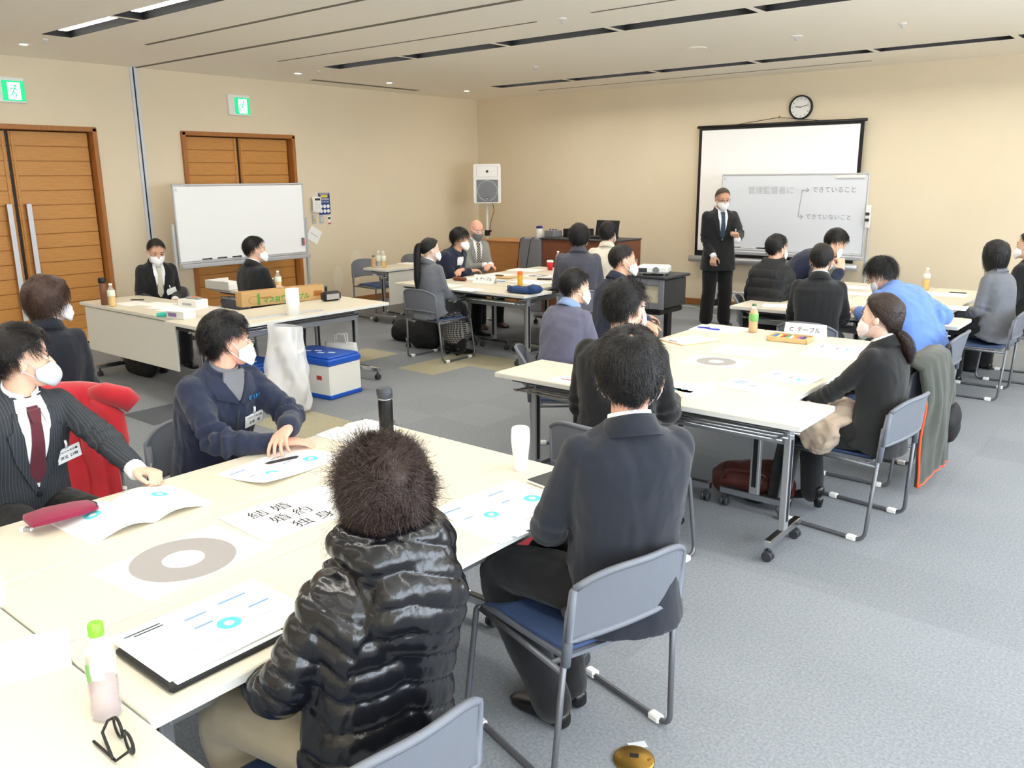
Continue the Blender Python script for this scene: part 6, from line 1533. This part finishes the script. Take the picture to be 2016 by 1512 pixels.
a = at(1556, 671); tr_ = thing('marker_tray', 'light wooden tray of coloured pens beside the centre name card', 'tray', (a[0], a[1], TZ), .08)
MB().bbox((0, 0, .004), (.27, .17, .007), .002).build('tray_base', M('tray_wood'), tr_)
for sx in (-1, 1): MB().bbox((sx*.131, 0, .018), (.008, .17, .034), .002).build('tray_side', M('tray_wood'), tr_)
for sy in (-1, 1): MB().bbox((0, sy*.081, .018), (.27, .008, .034), .002).build('tray_side', M('tray_wood'), tr_)
pc_ = [(60, 120, 190), (236, 226, 120), (200, 60, 60), (70, 160, 90), (240, 240, 240), (226, 140, 60), (150, 80, 160), (50, 60, 120), (230, 170, 180)]
for k, c in enumerate(pc_):
    nm = mat('felt_%d' % k, c, .5).name; cn = ['blue', 'yellow', 'red', 'green', 'white', 'orange', 'purple', 'navy', 'pink'][k]
    t = thing('felt_pen', cn+' felt pen in the wooden tray on the centre tables', 'felt pen', (a[0]-.11+.0275*k, a[1], TZ+.0085), .08+H90, 'felt pens in the tray'); MB().lathe([(.004, -.065), (.010, -.06), (.010, .06), (.004, .065)], 10, (0, 0, .0105), 'x').build('barrel', M(nm), t, True); MB().lathe([(.0108, .02), (.0108, .058), (.006, .066)], 10, (0, 0, .0105), 'x').build('cap', M(nm), t, True)
def name_card(text, px, py, rz, lab, s=1.0):
    a = at(px, py); t = thing('name_card', lab, 'name card', (a[0], a[1], TZ), rz)
    w, h, dp = .28*s, .085*s, .075*s
    an = math.atan2(dp/2, h)
    for sy in (-1, 1): MB().box((0, sy*dp/4, h/2), (w, .0015, math.hypot(h, dp/2)), 0, sy*an).build('card_face', M('paper'), t)
    lettering(text, .040*s, M('ink'), t, (0, -dp/4-.002, h/2), (PI/2-an, 0, 0), bold=.0006)
name_card('C  テーブル', 1585, 661, .12, 'folded white name card lettered C on the centre tables')
a = at(1640, 693); sheet('booklet', 'white booklet with cyan ring stacked at the far right of the centre tables', a[0], a[1], .30, .40, .06, pages=8, prints=[('ring', .08, .09, .030, 'print_cyan'), ('bar', -.10, .12, .012, .09, 'print_blue'), ('bar', .0, .09, .010, .06, 'ink_grey'), ('bar', -.05, -.1, .10, .003, 'ink_light')], curl=.015)
a = at(1552, 746); sheet('handout', 'white handout with cyan ring before the woman with the low ponytail', a[0], a[1]+.02, .297, .23, -.1, pages=3, prints=[('ring', .07, .0, .030, 'print_cyan'), ('bar', -.10, .04, .012, .07, 'print_blue'), ('bar', .0, .01, .010, .05, 'ink_grey')], curl=.02)
a = at(1482, 763); sheet('booklet', 'thick white booklet with a barcode on the right of the centre tables', a[0], a[1], .32, .20, -.12, pages=10, prints=[('bar', -.09, .05, .06, .018, 'print_blue'), ('bar', -.09, .015, .06, .018, 'print_blue'), ('bar', .0, .0, .04, .03, 'ink_light'), ('bar', .08, .02, .06, .003, 'ink_grey'), ('bar', .06, -.03, .10, .003, 'ink_light')])
a = at(1355, 770); sheet('loose_sheet', 'white curled loose sheet on the near end table of the centre group', a[0], a[1], .28, .21, .5, curl=.05, prints=[('ring', -.08, .0, .026, 'print_cyan')])
a = at(1330, 765); sheet('loose_sheet', 'white sheet lying under the curled sheet on the centre end table', a[0]-.04, a[1]+.05, .28, .21, .1)
a = at(1112, 748); sheet('red_outlined_sheet', 'white sheet with a red outline at the left of the centre end table', a[0]+.03, a[1]+.01, .21, .15, .05, prints=[('bar', 0, .065, .19, .004, 'red_print'), ('bar', 0, -.065, .19, .004, 'red_print'), ('bar', -.095, 0, .004, .13, 'red_print'), ('bar', .095, 0, .004, .13, 'red_print'), ('bar', 0, 0, .12, .02, 'red_print')])

# --- far left group
name_card('A  テーブル', 955, 557, .10, 'folded white name card lettered A on the far left tables', 1.0)
a = at(905, 553); t = thing('glasses_case', 'brown leather case on the far left tables', 'case', (a[0], a[1], TZ), .1); MB().tube([(-.09, 0, .022), (-.075, 0, .024), (.075, 0, .024), (.09, 0, .022)], [.012, .022, .022, .012], 12).build('case_body', mat('leather_brown', (116, 66, 44), .5), t, True)
a = at(1024, 566); t = thing('yellow_bottle', 'slim yellow bottle with orange cap on the far left end table', 'bottle', (a[0], a[1], TZ)); MB().lathe([(.024, 0), (.027, .005), (.027, .125), (.024, .13)], 20).build('bottle_body', M('can_yellow'), t, True); MB().lathe([(.025, .13), (.026, .133), (.026, .16), (.022, .166), (.001, .166)], 20).build('cap', M('cap_orange'), t, True)
a = at(1083, 534)
t = thing('paper_cup', 'red paper cup with white lid on the far left tables', 'cup', (-5.42, 7.18, TZ)); cp = atz(1083, 532, TZ)
t.location = (cp.x, cp.y, TZ); MB().lathe([(.028, 0), (.040, .10)], 22).build('cup_body', mat('cup_red', (196, 30, 44), .5), t, True); MB().lathe([(.042, .098), (.043, .104), (.039, .112), (.037, .122), (.001, .122)], 22).build('lid', M('white_plastic'), t, True)
bottle('small bottle with red label and pale cap behind the red cup', cp.x+.0, cp.y+.16, TZ, .22, .032, 'white_plastic', None, .5, 'label_red', (.25, .62))
a = at(1060, 543); sheet('ring_sheet', 'white sheet with a grey ring on the far left tables', a[0], a[1], .36, .27, .1, prints=[('ring', 0, 0, .118, 'print_grey', .36)])
for k, (px, py, w, h, r_, lab) in enumerate(((880, 562, .30, .21, .1, 'white sheet on the end table before the grey blazer'), (920, 570, .30, .21, .0, 'white sheet at the near edge of the far left end table'), (930, 549, .30, .21, .3, 'white sheet before the person leaning on folded arms'), (985, 541, .30, .21, .2, 'white sheet before the bald person'), (1035, 532, .42, .297, .1, 'white sheet at the far end of the far left tables'), (1045, 556, .42, .297, -.1, 'white printed sheet beside the yellow bottle'))):
    a = at(px, py); sheet('paper_sheet', lab, a[0], a[1], w, h, r_, z=Z1+.0004*k, prints=[('bar', .02, .03, .14, .004, 'ink_light'), ('bar', .0, -.02, .10, .004, 'ink_light')]+([('ring', .12, .04, .028, 'print_cyan')] if k == 5 else []))
a = at(1072, 551); t = thing('black_glasses_case', 'thin black case lying beside the ring sheet on the far left tables', 'case', (a[0], a[1], TZ+.002), .4); MB().bbox((0, 0, .008), (.17, .05, .015), .006).build('case_body', M('black_plastic'), t)
a = at(995, 546); t = thing('brown_tray', 'brown tray with small things on the far left tables', 'tray', (a[0], a[1]-.05, TZ+.003), .1); MB().bbox((0, 0, .005), (.30, .18, .010), .003).build('tray_base', M('tray_wood'), t); MB().bbox((-.06, .02, .018), (.10, .05, .016), .006).build('case', M('leather_brown'), t)
a = at(985, 555); pen('blue highlighter on the far left tables near the name card', a[0], a[1], TZ+.003, .2, mat('pen_cyan', (90, 160, 210), .4).name, .13)

# --- far right group
a = at(1822, 571); bottle('half full tea bottle with white cap on the far right tables', a[0], a[1], TZ, .215, .033, 'white_plastic', 'tea', .48, 'label_pale', (.55, .72))
for k, (px, py, w, h, r_, lab) in enumerate(((1860, 580, .38, .27, .1, 'white printed sheet under the black pen on the far right tables'), (1770, 566, .30, .21, .0, 'white sheet behind the half full tea bottle'), (1680, 566, .34, .26, .1, 'white sheets before the bending navy top'), (1680, 578, .30, .21, -.1, 'white sheet between the suit and the blue shirt'), (1677, 612, .30, .21, .3, 'white sheet on the end table beside the black suit'), (1855, 605, .38, .27, .1, 'white printed sheet beside the blue shirt'), (1535, 603, .28, .2, .3, 'white sheet at the left end of the far right end table'))):
    a = at(px, py); sheet('paper_sheet', lab, a[0], a[1], w, h, r_, z=Z1+.0003*k, pages=2, prints=[('bar', .0, .05, .20, .004, 'ink_light'), ('bar', .0, .01, .16, .004, 'ink_light'), ('bar', .02, -.05, .20, .004, 'ink_light')])
a = at(1885, 578); pen('black pen lying on a sheet on the far right tables', a[0], a[1], TZ+.0035, .1, 'black_plastic', .15)

# --- staff tables
def bx(name, label, cat, x, y, z, w, d_, h, rz, m, lid=None, part='box_body'):
    t = thing(name, label, cat, (x, y, z), rz); MB().bbox((0, 0, h/2), (w, d_, h), .003).build(part, M(m), t); return t
a = at(222, 603); bottle('green tea bottle beside the brown flask on the staff table', a[0], a[1], TZ, .205, .033, 'white_plastic', 'tea', .42, 'label_pale', (.44, .70))
a = at(207, 600); t = thing('brown_flask', 'brown flask with black cap on the staff table', 'flask', (a[0], a[1], TZ)); MB().lathe([(.03, 0), (.032, .005), (.032, .19), (.029, .2)], 22).build('flask_body', mat('flask_brown', (124, 78, 58), .5), t, True); MB().lathe([(.031, .2), (.036, .205), (.036, .235), (.03, .245), (.001, .245)], 22).build('cap', M('black_plastic'), t, True)
for k, (px, py, lab) in enumerate(((262, 598, 'white sheet next to the tea bottle on the staff table'), (310, 600, 'white sheets before the staff person looking down'), (330, 606, 'grey clear folder with papers on the staff table'))):
    a = at(px, py); sheet('paper_sheet', lab, a[0], a[1], .30, .21, .2*k, z=Z1+.001*k, pages=1+2*k, prints=[('bar', 0, .03, .15, .004, 'ink_light')])
a = at(270, 592); pen('orange and black pen on the staff table', a[0], a[1], TZ+.004, .6, 'black_plastic')
a = at(381, 606); t = bx('tissue_box', 'white tissue box with an orange gadget on top on the staff table', 'box', a[0], a[1], TZ, .24, .13, .08, .15, 'white_plastic'); MB().box((0, -.0655, .04), (.12, .001, .02)).build('print', M('ink_light'), t)
g = thing('remote_control', 'grey and orange remote on the white tissue box', 'remote', (a[0]+.02, a[1]+.0, TZ+.08), .3); MB().bbox((0, 0, .009), (.14, .05, .017), .005).build('case', M('print_grey'), g); MB().bbox((.02, 0, .020), (.05, .03, .006), .002).build('key_block', M('cap_orange'), g)
a = at(368, 624); t = bx('mask_box', 'white and mauve printed box under papers at the corner of the staff table', 'box', a[0], a[1]-.05, TZ, .22, .12, .065, .15, 'white_plastic'); MB().box((-.03, -.0605, .03), (.10, .001, .03)).build('print', mat('print_mauve', (150, 130, 180), .7), t)
sheet('paper_sheet', 'white paper lying on top of the mauve printed box', a[0]-.02, a[1]-.05, .30, .21, .3, z=TZ+.0655)
a = at(322, 622); t = thing('tape_roll', 'turquoise tape roll on the staff table', 'tape', (a[0], a[1], TZ)); MB().lathe([(.035, 0), (.055, 0), (.055, .025), (.035, .025)], 24, hollow=True).build('tape', mat('turquoise', (70, 210, 190), .5), t, True)
# long cardboard box with green lettering
A1, A2 = atz(470, 606, TZ), atz(632, 588, TZ)
dx = (A2-A1); ang = math.atan2(dx.y, dx.x); mid = (A1+A2)/2
cbx = thing('cardboard_box', 'long brown cardboard box with green lettering on the staff table', 'box', (mid.x+.03, mid.y+.02, TZ), ang)
Lb = dx.length; MB().bbox((0, .07, .065), (Lb, .13, .13), .002).build('carton', M('cardboard'), cbx)
MB().box((0, .07, .131), (Lb*.995, .004, .002)).build('lid_seam', M('skirting'), cbx)
lettering('マス目模造紙プル', .058, M('green_print'), cbx, (.02, .0035, .042), (PI/2, 0, 0), bold=.002)
MB().box((-Lb*.06-.20, .0040, .06), (.022, .002, .10)).build('print_bar', M('green_print'), cbx)
MB().tube([(-Lb*.36+.05*math.cos(q), .0045, .055+.035*math.sin(q)) for q in np.linspace(0, 2*PI, 21)[:-1]], .002, 4, closed=True).build('print_emblem', M('frame_wood'), cbx)
MB().box((-Lb*.22, .0040, .07), (.11, .002, .012)).build('print_line', M('frame_wood'), cbx); MB().box((Lb*.42, .0040, .06), (.09, .002, .05)).build('print_block', M('frame_wood'), cbx)
a = at(578, 620); t = thing('paper_roll', 'upright white paper roll before the cardboard box', 'paper roll', (a[0], a[1], TZ)); MB().lathe([(.001, 0), (.055, 0), (.055, .22), (.018, .22), (.018, .20), (.001, .20)], 26).build('roll', M('paper'), t, True)
a = at(545, 622); t = thing('metal_ruler', 'long grey ruler lying along the cardboard box', 'ruler', (a[0], a[1], TZ), ang); MB().bbox((0, 0, .006), (.85, .035, .010), .002).build('bar', M('alu'), t)
a = at(652, 592); t = thing('black_pouch', 'black and silver zip pouch at the far end of the cardboard box', 'pouch', (a[0], a[1], TZ), ang); MB().bbox((0, 0, .045), (.19, .08, .088), .02).build('pouch_body', M('black_plastic'), t); MB().bbox((.0, -.041, .042), (.13, .004, .05), .001).build('silver_panel', M('print_grey'), t)
a = at(449, 566); t = thing('paper_tray', 'clear tray stacked with papers on the table behind the staff profile', 'tray', (a[0]+.05, a[1]-.02, TZ), .05); MB().bbox((0, 0, .03), (.38, .28, .055), .004).build('paper_stack', M('paper'), t); MB().bbox((0, -.143, .045), (.40, .005, .085), .001).build('tray_side', M('edge_band'), t); MB().bbox((-.2, 0, .045), (.005, .28, .085), .001).build('tray_side', M('edge_band'), t)
a = at(549, 573); bottle('green tea bottle beside the staff person in profile', a[0], a[1], TZ, .205, .033, 'white_plastic', 'tea', .50, 'label_pale', (.45, .70))
a = at(536, 573); t = thing('navy_cup', 'dark navy tumbler with white lid beside the staff tea bottle', 'tumbler', (a[0]-.02, a[1], TZ)); MB().lathe([(.03, 0), (.034, .1), (.033, .11)], 20).build('cup_body', M('poster_blue'), t, True); MB().lathe([(.034, .11), (.034, .13), (.001, .132)], 20).build('lid', M('white_plastic'), t, True)
a = at(590, 577); sheet('paper_sheet', 'white sheet right of the staff tea bottle', a[0]-.1, a[1]-.05, .30, .21, .1)
for k, (px, cap_, lq, lv, h, lab) in enumerate(((756, 'white_plastic', 'tea', .45, .21, 'tea bottle with white cap on the table by the left wall, rightmost of three'), (746, 'white_plastic', None, .3, .21, 'nearly empty tea bottle on the table by the left wall'), (736, 'black_plastic', 'tea_amber', .9, .15, 'small dark bottle on the table by the left wall'))):
    a = at(px, 526.5); bottle(lab, a[0], a[1], TZ, h, .031, cap_, lq, lv, 'label_pale' if k < 2 else None, (.4, .7))
a = at(812, 519); sheet('paper_sheet', 'white sheet on the table by the left wall', a[0]-.05, a[1], .30, .21, .1)
make_chair('empty blue grey chair pushed behind the table by the left wall', -8.60, 7.62, -H90-.1); make_chair('empty chair at the far end of the table by the left wall', -8.60, 8.55, -H90)
CHAIRS['coat'] = make_chair('empty stacking chair under the dark green coat', -1.50, 5.27, H90)

# ------------------------------------------------------------------ bags, coats, crates
JOBS.clear()
def soft(name, mb, voxel, smooth, amp, freq, seed): 
    return raw_job(name, mb, voxel, smooth, lambda co, nr: co+nr*((1-np.abs(noise3(co, freq, seed, 3))-.5)*amp)[:, None])
def put_soft(j, m, parent, nm): me = j['mesh']; me.materials.clear(); me.materials.append(M(m)); return link(nm, me, parent)
def drape(label, cat, name, ch, m, half, front, back_len, thick=.02, flare=.0, amp=.018, seed=1, shift=0.0, trim=None, z_top=.775):
    t = thing(name, label, cat, tuple(ch.location), ch.rotation_euler[2]); n, k = 26, 30; V = []; rng = np.random.default_rng(seed); tot = front+back_len+.06
    pa, pb, pc2 = rng.uniform(0, 6, 3)
    rows = []
    for i in range(k+1):
        s_ = tot*i/k; row = []
        for j in range(n+1):
            a = -1+2*j/n
            if s_ < front: y = -.262+.022; z = z_top-.01-(front-s_); dn = (front-s_)
            elif s_ < front+.06: q = (s_-front)/.06; y = -.24-.11*q; z = z_top+.012*math.sin(PI*q); dn = 0
            else: dn = s_-front-.06; y = -.35-.03*min(1, dn/.2)-.10*flare*dn; z = z_top-.01-dn
            w = half*(1+flare*dn); zz = z-.05*abs(a)**3*(1 if dn < .05 else 1)
            fold = amp*min(1, dn/.12+.15)*(math.sin(a*7+pa+dn*2)+.6*math.sin(a*13+pb-dn*3)+.4*math.sin(dn*14+pc2+a*3))
            row.append((shift+a*w+.3*fold, y-.045*(1-a*a)+(-abs(fold)*1.2 if s_ > front else abs(fold)*.3), max(.015, zz+.01*math.sin(a*5+pa)*min(1, dn*3))))
        rows.append(row)
    V = [p for r_ in rows for p in r_]; Fs = [(i*(n+1)+j, i*(n+1)+j+1, (i+1)*(n+1)+j+1, (i+1)*(n+1)+j) for i in range(k) for j in range(n)]
    o = MB().add(V, Fs).build('cloth', M(m), t, True); so = o.modifiers.new('t', 'SOLIDIFY'); so.thickness = thick; so.offset = 0
    if trim:
        MB().tube([Vector(p)+Vector((0, -.008, 0)) for p in rows[-1]], .008, 6).build('hem_trim', M(trim), t, True)
        MB().tube([Vector(rows[i][0])+Vector((-.004, -.008, 0)) for i in range(12, k+1)], .007, 6).build('edge_trim', M(trim), t, True)
    return t, rows
fabric('coat_red', (186, 30, 44), sheen=.3); fabric('coat_green', (58, 62, 56), sheen=.2); mat('trim_orange', (232, 84, 40), .7)
mat('bag_black', (22, 22, 24), .7, bump=.3, bscale=40); mat('leather_bag', (86, 44, 40), .42, bump=.3, bscale=30); fabric('beige_cloth', (176, 158, 140)); mat('bag_navy', (34, 62, 110), .7, bump=.3, bscale=40)
drape('bright red coat draped over the chair back behind the brown bob', 'coat', 'red_coat', CHAIRS['brown_bob'], 'coat_red', .27, .12, .62, .03, .12, .022, 4)
t, rows = drape('dark green coat with orange trim draped over an empty chair', 'coat', 'green_coat', CHAIRS['coat'], 'coat_green', .29, .18, .68, .025, .06, .012, 8, trim='trim_orange', z_top=.80)
ch = CHAIRS['brown_bob']; rcoat = [o for o in bpy.data.objects if o.name == 'red_coat'][0]
MB().tube([(.18, -.36, .73), (.26, -.38, .735), (.36, -.40, .70), (.40, -.41, .66)], [.03, .055, .06, .05], 14).build('sleeve', M('coat_red'), rcoat, True)
MB().tube([(.20, -.37, .70), (.30, -.40, .60), (.31, -.41, .48), (.28, -.40, .36)], [.04, .055, .05, .045], 14).build('sleeve', M('coat_red'), rcoat, True)
# floor bags
J = []
def blob(name, label, cat, x, y, rz, parts, m, voxel=.012, amp=.012, freq=18, seed=3, z=0.0, extra=None):
    mb = MB()
    for c, r in parts: mb.ell(c, r, None, 18, 12)
    J.append((thing(name, label, cat, (x, y, z), rz), soft(name, mb, voxel, 4, amp, freq, seed), m, extra))
def boxblob(c, s):   # rounded box as two crossed ellipsoids plus a slab
    return [(c, s), ((c[0]-s[0]*.45, c[1], c[2]-s[2]*.35), (s[0]*.55, s[1]*.8, s[2]*.65)), ((c[0]+s[0]*.45, c[1], c[2]-s[2]*.35), (s[0]*.55, s[1]*.8, s[2]*.65))]
def strap(P, r=.008, m='bag_black', nm='strap'): return lambda t: MB().tube(fillet(P, .06), r, 8).build(nm, M(m), t, True)
a = at(833, 690, 0); blob('tote_bag', 'black tote bag standing on the floor beside the grey blazer', 'bag', a[0]-.06, a[1]+.10, .3, boxblob((0, 0, .15), (.18, .10, .155))+[((0, 0, .25), (.16, .05, .07))], 'bag_black', seed=5, extra=strap([(-.08, 0, .26), (-.07, -.02, .36), (.07, -.02, .36), (.08, 0, .26)]))
a = at(792, 672, 0); blob('backpack', 'black backpack on the floor under the far left end table', 'bag', a[0], a[1]+.05, .2, boxblob((0, 0, .12), (.17, .12, .125)), 'bag_black', seed=6)
a = at(1490, 1000, 0); blob('leather_bag', 'brown leather handbag lying under the centre end table', 'handbag', a[0]-.10, a[1]+.16, .15, boxblob((0, 0, .10), (.24, .13, .105))+[((.1, 0, .16), (.12, .10, .07))], 'leather_bag', .010, .014, 22, 8, extra=strap([(-.14, -.10, .12), (-.12, -.15, .19), (.08, -.15, .20), (.14, -.10, .13)], .010, 'leather_bag', 'handle'))
a = at(235, 735, 0); blob('black_duffel', 'black bag on the floor under the panelled staff table', 'bag', a[0]+.25, a[1]+.10, 0, boxblob((0, 0, .13), (.24, .10, .135)), 'bag_black', seed=12)
a = at(1105, 912, 0); blob('red_tote', 'red and white tote bag beside the chair of the black sweater', 'tote bag', -2.43, 3.02, .6, boxblob((0, 0, .15), (.15, .07, .155)), 'coat_red', seed=13, extra=lambda t: lettering('VINTAGE CLOTHING', .035, M('paper'), t, (0, -.085, .20), (PI/2, 0, 0)))
a = at(1050, 885, 0); blob('grey_bag', 'grey folded bag beside the red tote bag', 'bag', -2.62, 3.26, .2, boxblob((0, 0, .12), (.13, .08, .125)), mat('bag_grey', (112, 108, 98), .7).name, seed=14)
blob('shoulder_bag', 'black shoulder bag hanging beside the dark green coat', 'bag', -1.07, 5.49, H90, [((0, 0, .34), (.11, .06, .13))], 'bag_black', seed=15, extra=strap([(-.05, .02, .42), (-.03, .06, .80), (.03, .06, .80), (.05, .02, .42)], .014))
a = at(1030, 577); blob('blue_cloth_bag', 'folded dark blue cloth bag on the far left end table', 'cloth bag', a[0]+.02, a[1]-.01, .1, [((0, 0, .035), (.20, .075, .036)), ((.12, .0, .05), (.08, .07, .045)), ((-.15, 0, .018), (.06, .05, .02))], 'bag_navy', .010, .012, 24, 16, TZ, strap([(-.16, -.02, .03), (-.17, -.05, .07), (-.12, -.05, .07), (-.11, -.02, .04)], .006, 'bag_navy', 'handle'))
# shopping bag
a = at(690, 742, 0); sb = thing('shopping_bag', 'white plastic shopping bag with handles behind the blue lidded crate', 'bag', (a[0]-.06, a[1]-.04, 0), .5)
mat('bag_white', (236, 236, 234), .5, bump=.4, bscale=25)
rr = []
for z, w, d_ in ((0, .15, .08), (.02, .16, .09), (.15, .165, .085), (.28, .155, .05), (.33, .15, .03)):
    rr.append([(w*math.cos(q)*(1+.06*math.sin(5*q+z*9)), d_*math.sin(q)*(1+.15*math.sin(4*q+z*11)), z) for q in np.linspace(0, 2*PI, 25)[:-1]])
MB().loft(rr, True).build('bag_body', M('bag_white'), sb, True)
for sy in (-1, 1): MB().tube([(-.06, sy*.02, .32), (-.05, sy*.03, .41), (.05, sy*.03, .41), (.06, sy*.02, .32)], .006, 6).build('handle', M('bag_white'), sb, True)
# folding crates with blue lids
mat('crate_blue', (26, 86, 190), .4); mat('crate_clear', (236, 236, 230), .3, spec=.4)
def crate(label, x, y, rz, logo):
    t = thing('folding_crate', label, 'crate', (x, y, 0), rz, 'clear folding crates with blue lids'); w, d_, h = .58, .38, .36
    MB().bbox((0, 0, .02), (w, d_, .038), .006).build('base', M('crate_blue'), t)
    for sx in (-1, 1): MB().bbox((sx*(w/2-.012), 0, .16), (.012, d_-.02, .25), .003).build('side_wall', M('crate_clear'), t)
    for sy in (-1, 1): MB().bbox((0, sy*(d_/2-.012), .16), (w-.02, .012, .25), .003).build('side_wall', M('crate_clear'), t)
    MB().bbox((0, 0, .315), (w+.005, d_+.005, .06), .012).build('rim', M('crate_blue'), t)
    ld_ = MB().bbox((0, 0, .352), (w-.03, d_-.03, .016), .006).build('lid', M('crate_blue'), t)
    for k in range(4): MB().box((-.12+.08*k, -.04+.05*(k % 2), .3605), (.06, .035, .002), .3).build('sticker', M('print_paleblue'), ld_)
    MB().bbox((-.10, 0, .10), (.24, d_-.06, .12), .01).build('contents', M('edge_band'), t)
    if logo:
        MB().box((.16, -d_/2+.004, .18), (.06, .002, .035)).build('logo', M('red_print'), t)
        for k in range(2): MB().box((-.14+.04*k, -d_/2+.004, .07), (.032, .002, .03)).build('pink_pack', M('label_red'), t)
    return t
crate('clear folding crate with a blue lid in front of the white shopping bag', -5.82, 4.46, .10, True)
crate('clear folding crate mostly hidden behind the clear rubbish bag', -6.05, 3.84, .05, False)
# translucent rubbish bag
tb_ = thing('rubbish_bag', 'large translucent rubbish bag hung from the staff table edge', 'bag', (-5.50, 3.88, 0), .2)
m_ = mat('film', (250, 251, 253), .35, alpha=.62, spec=.5, bump=.5, bscale=14)
rr = []
for z, w, d_ in [(float(zz), float(np.interp(zz, [.004, .02, .18, .36, .48, .57, .66, .70], [.10, .16, .19, .185, .17, .155, .16, .16])), float(np.interp(zz, [.004, .02, .18, .36, .48, .57, .66, .70], [.08, .12, .14, .13, .11, .09, .07, .055]))) for zz in np.linspace(.004, .70, 26)]:
    rr.append([(w*math.cos(q)*(1+.09*math.sin(3*q+z*9)+.06*math.sin(7*q-z*14)+.04*math.sin(11*q+z*30)), d_*math.sin(q)*(1+.16*math.sin(4*q+z*11)+.06*math.sin(9*q-z*22)), z) for q in np.linspace(0, 2*PI, 61)[:-1]])
MB().loft(rr, False).build('bag_film', m_, tb_, True)
MB().loft([[(.165*math.cos(q)*(1+.05*math.sin(6*q)), .085*math.sin(q), z+.012*math.sin(3*q)) for q in np.linspace(0, 2*PI, 37)[:-1]] for z in (.53, .50)], False).build('folded_rim', M('bag_white'), tb_, True)
MB().ell((0, 0, .14), (.13, .09, .12), None, 16, 10).build('rubbish', mat('rubbish', (200, 204, 210), .7, var=.2, vscale=20), tb_, True)
# checked blanket over the knees of the grey blazer
def plaid():
    m = mat('plaid', (52, 52, 54), .9); nt = m.node_tree; b = nt.nodes['Principled BSDF']; tc = nt.nodes.new('ShaderNodeTexCoord'); sp_ = nt.nodes.new('ShaderNodeSeparateXYZ'); nt.links.new(tc.outputs['Object'], sp_.inputs[0])
    outs = []
    for ax, f in ((0, 44), (2, 44), (1, 44)):
        mu = nt.nodes.new('ShaderNodeMath'); mu.operation = 'MULTIPLY'; mu.inputs[1].default_value = f; nt.links.new(sp_.outputs[ax], mu.inputs[0])
        fr_ = nt.nodes.new('ShaderNodeMath'); fr_.operation = 'FRACT'; nt.links.new(mu.outputs[0], fr_.inputs[0])
        lt = nt.nodes.new('ShaderNodeMath'); lt.operation = 'LESS_THAN'; lt.inputs[1].default_value = .36; nt.links.new(fr_.outputs[0], lt.inputs[0]); outs.append(lt.outputs[0])
    mx1 = nt.nodes.new('ShaderNodeMath'); mx1.operation = 'MAXIMUM'; nt.links.new(outs[0], mx1.inputs[0]); nt.links.new(outs[1], mx1.inputs[1])
    mx = nt.nodes.new('ShaderNodeMix'); mx.data_type = 'RGBA'; mx.inputs['A'].default_value = srgb(38, 38, 40); mx.inputs['B'].default_value = srgb(140, 137, 130); nt.links.new(mx1.outputs[0], mx.inputs['Factor']); nt.links.new(mx.outputs['Result'], b.inputs['Base Color'])
plaid()
q = PEOPLE['ponytail_grey']; (hr_, kr_, ar_), (hl_, kl_, al_) = q['legs']['R'], q['legs']['L']
mb = MB(); mk_ = (kr_+kl_)/2; ma_ = (ar_+al_)/2
limb(mb, poly_limb([(hr_+hl_)/2*.45+mk_*.55+np.array([0, 0, .0]), mk_+np.array([0, .0, -.005]), mk_+(ma_-mk_)*.62+np.array([0, .02, 0])], [.145, .150, .165], 6)[0], poly_limb([mk_, mk_+1, mk_+2], [.145, .150, .165], 6)[1])
bl = thing('lap_blanket', 'black and white checked blanket over the knees of the woman in grey', 'blanket', q['pos'], q['rz']); J.append((bl, soft('blanket', mb, .012, 4, .018, 16, 21), 'plaid', None))
q = PEOPLE['ponytail_black']; (hr_, kr_, ar_), (hl_, kl_, al_) = q['legs']['R'], q['legs']['L']; mk_ = (kr_+kl_)/2; mh_ = (hr_+hl_)/2
mb = MB(); c = mh_*.45+mk_*.55+np.array([-.06, 0, .09])
for dv, r in (((0, 0, 0), (.16, .15, .05)), ((-.08, .05, .01), (.09, .10, .06)), ((-.13, 0, -.07), (.05, .12, .11)), ((.02, -.06, .03), (.09, .07, .06))): mb.ell(c+np.array(dv), r, None, 16, 10)
bl = thing('folded_jacket', 'crumpled beige cloth on the lap of the woman with the low ponytail', 'cloth', q['pos'], q['rz']); J.append((bl, soft('cloth', mb, .008, 2, .022, 30, 22), 'beige_cloth', None))
bake_jobs()
for t, j, m, ex in J:
    put_soft(j, m, t, 'bag_body' if 'bag' in t.name or 'pack' in t.name or 'tote' in t.name or 'duffel' in t.name else 'cloth')
    if ex: ex(t)
JOBS.clear()
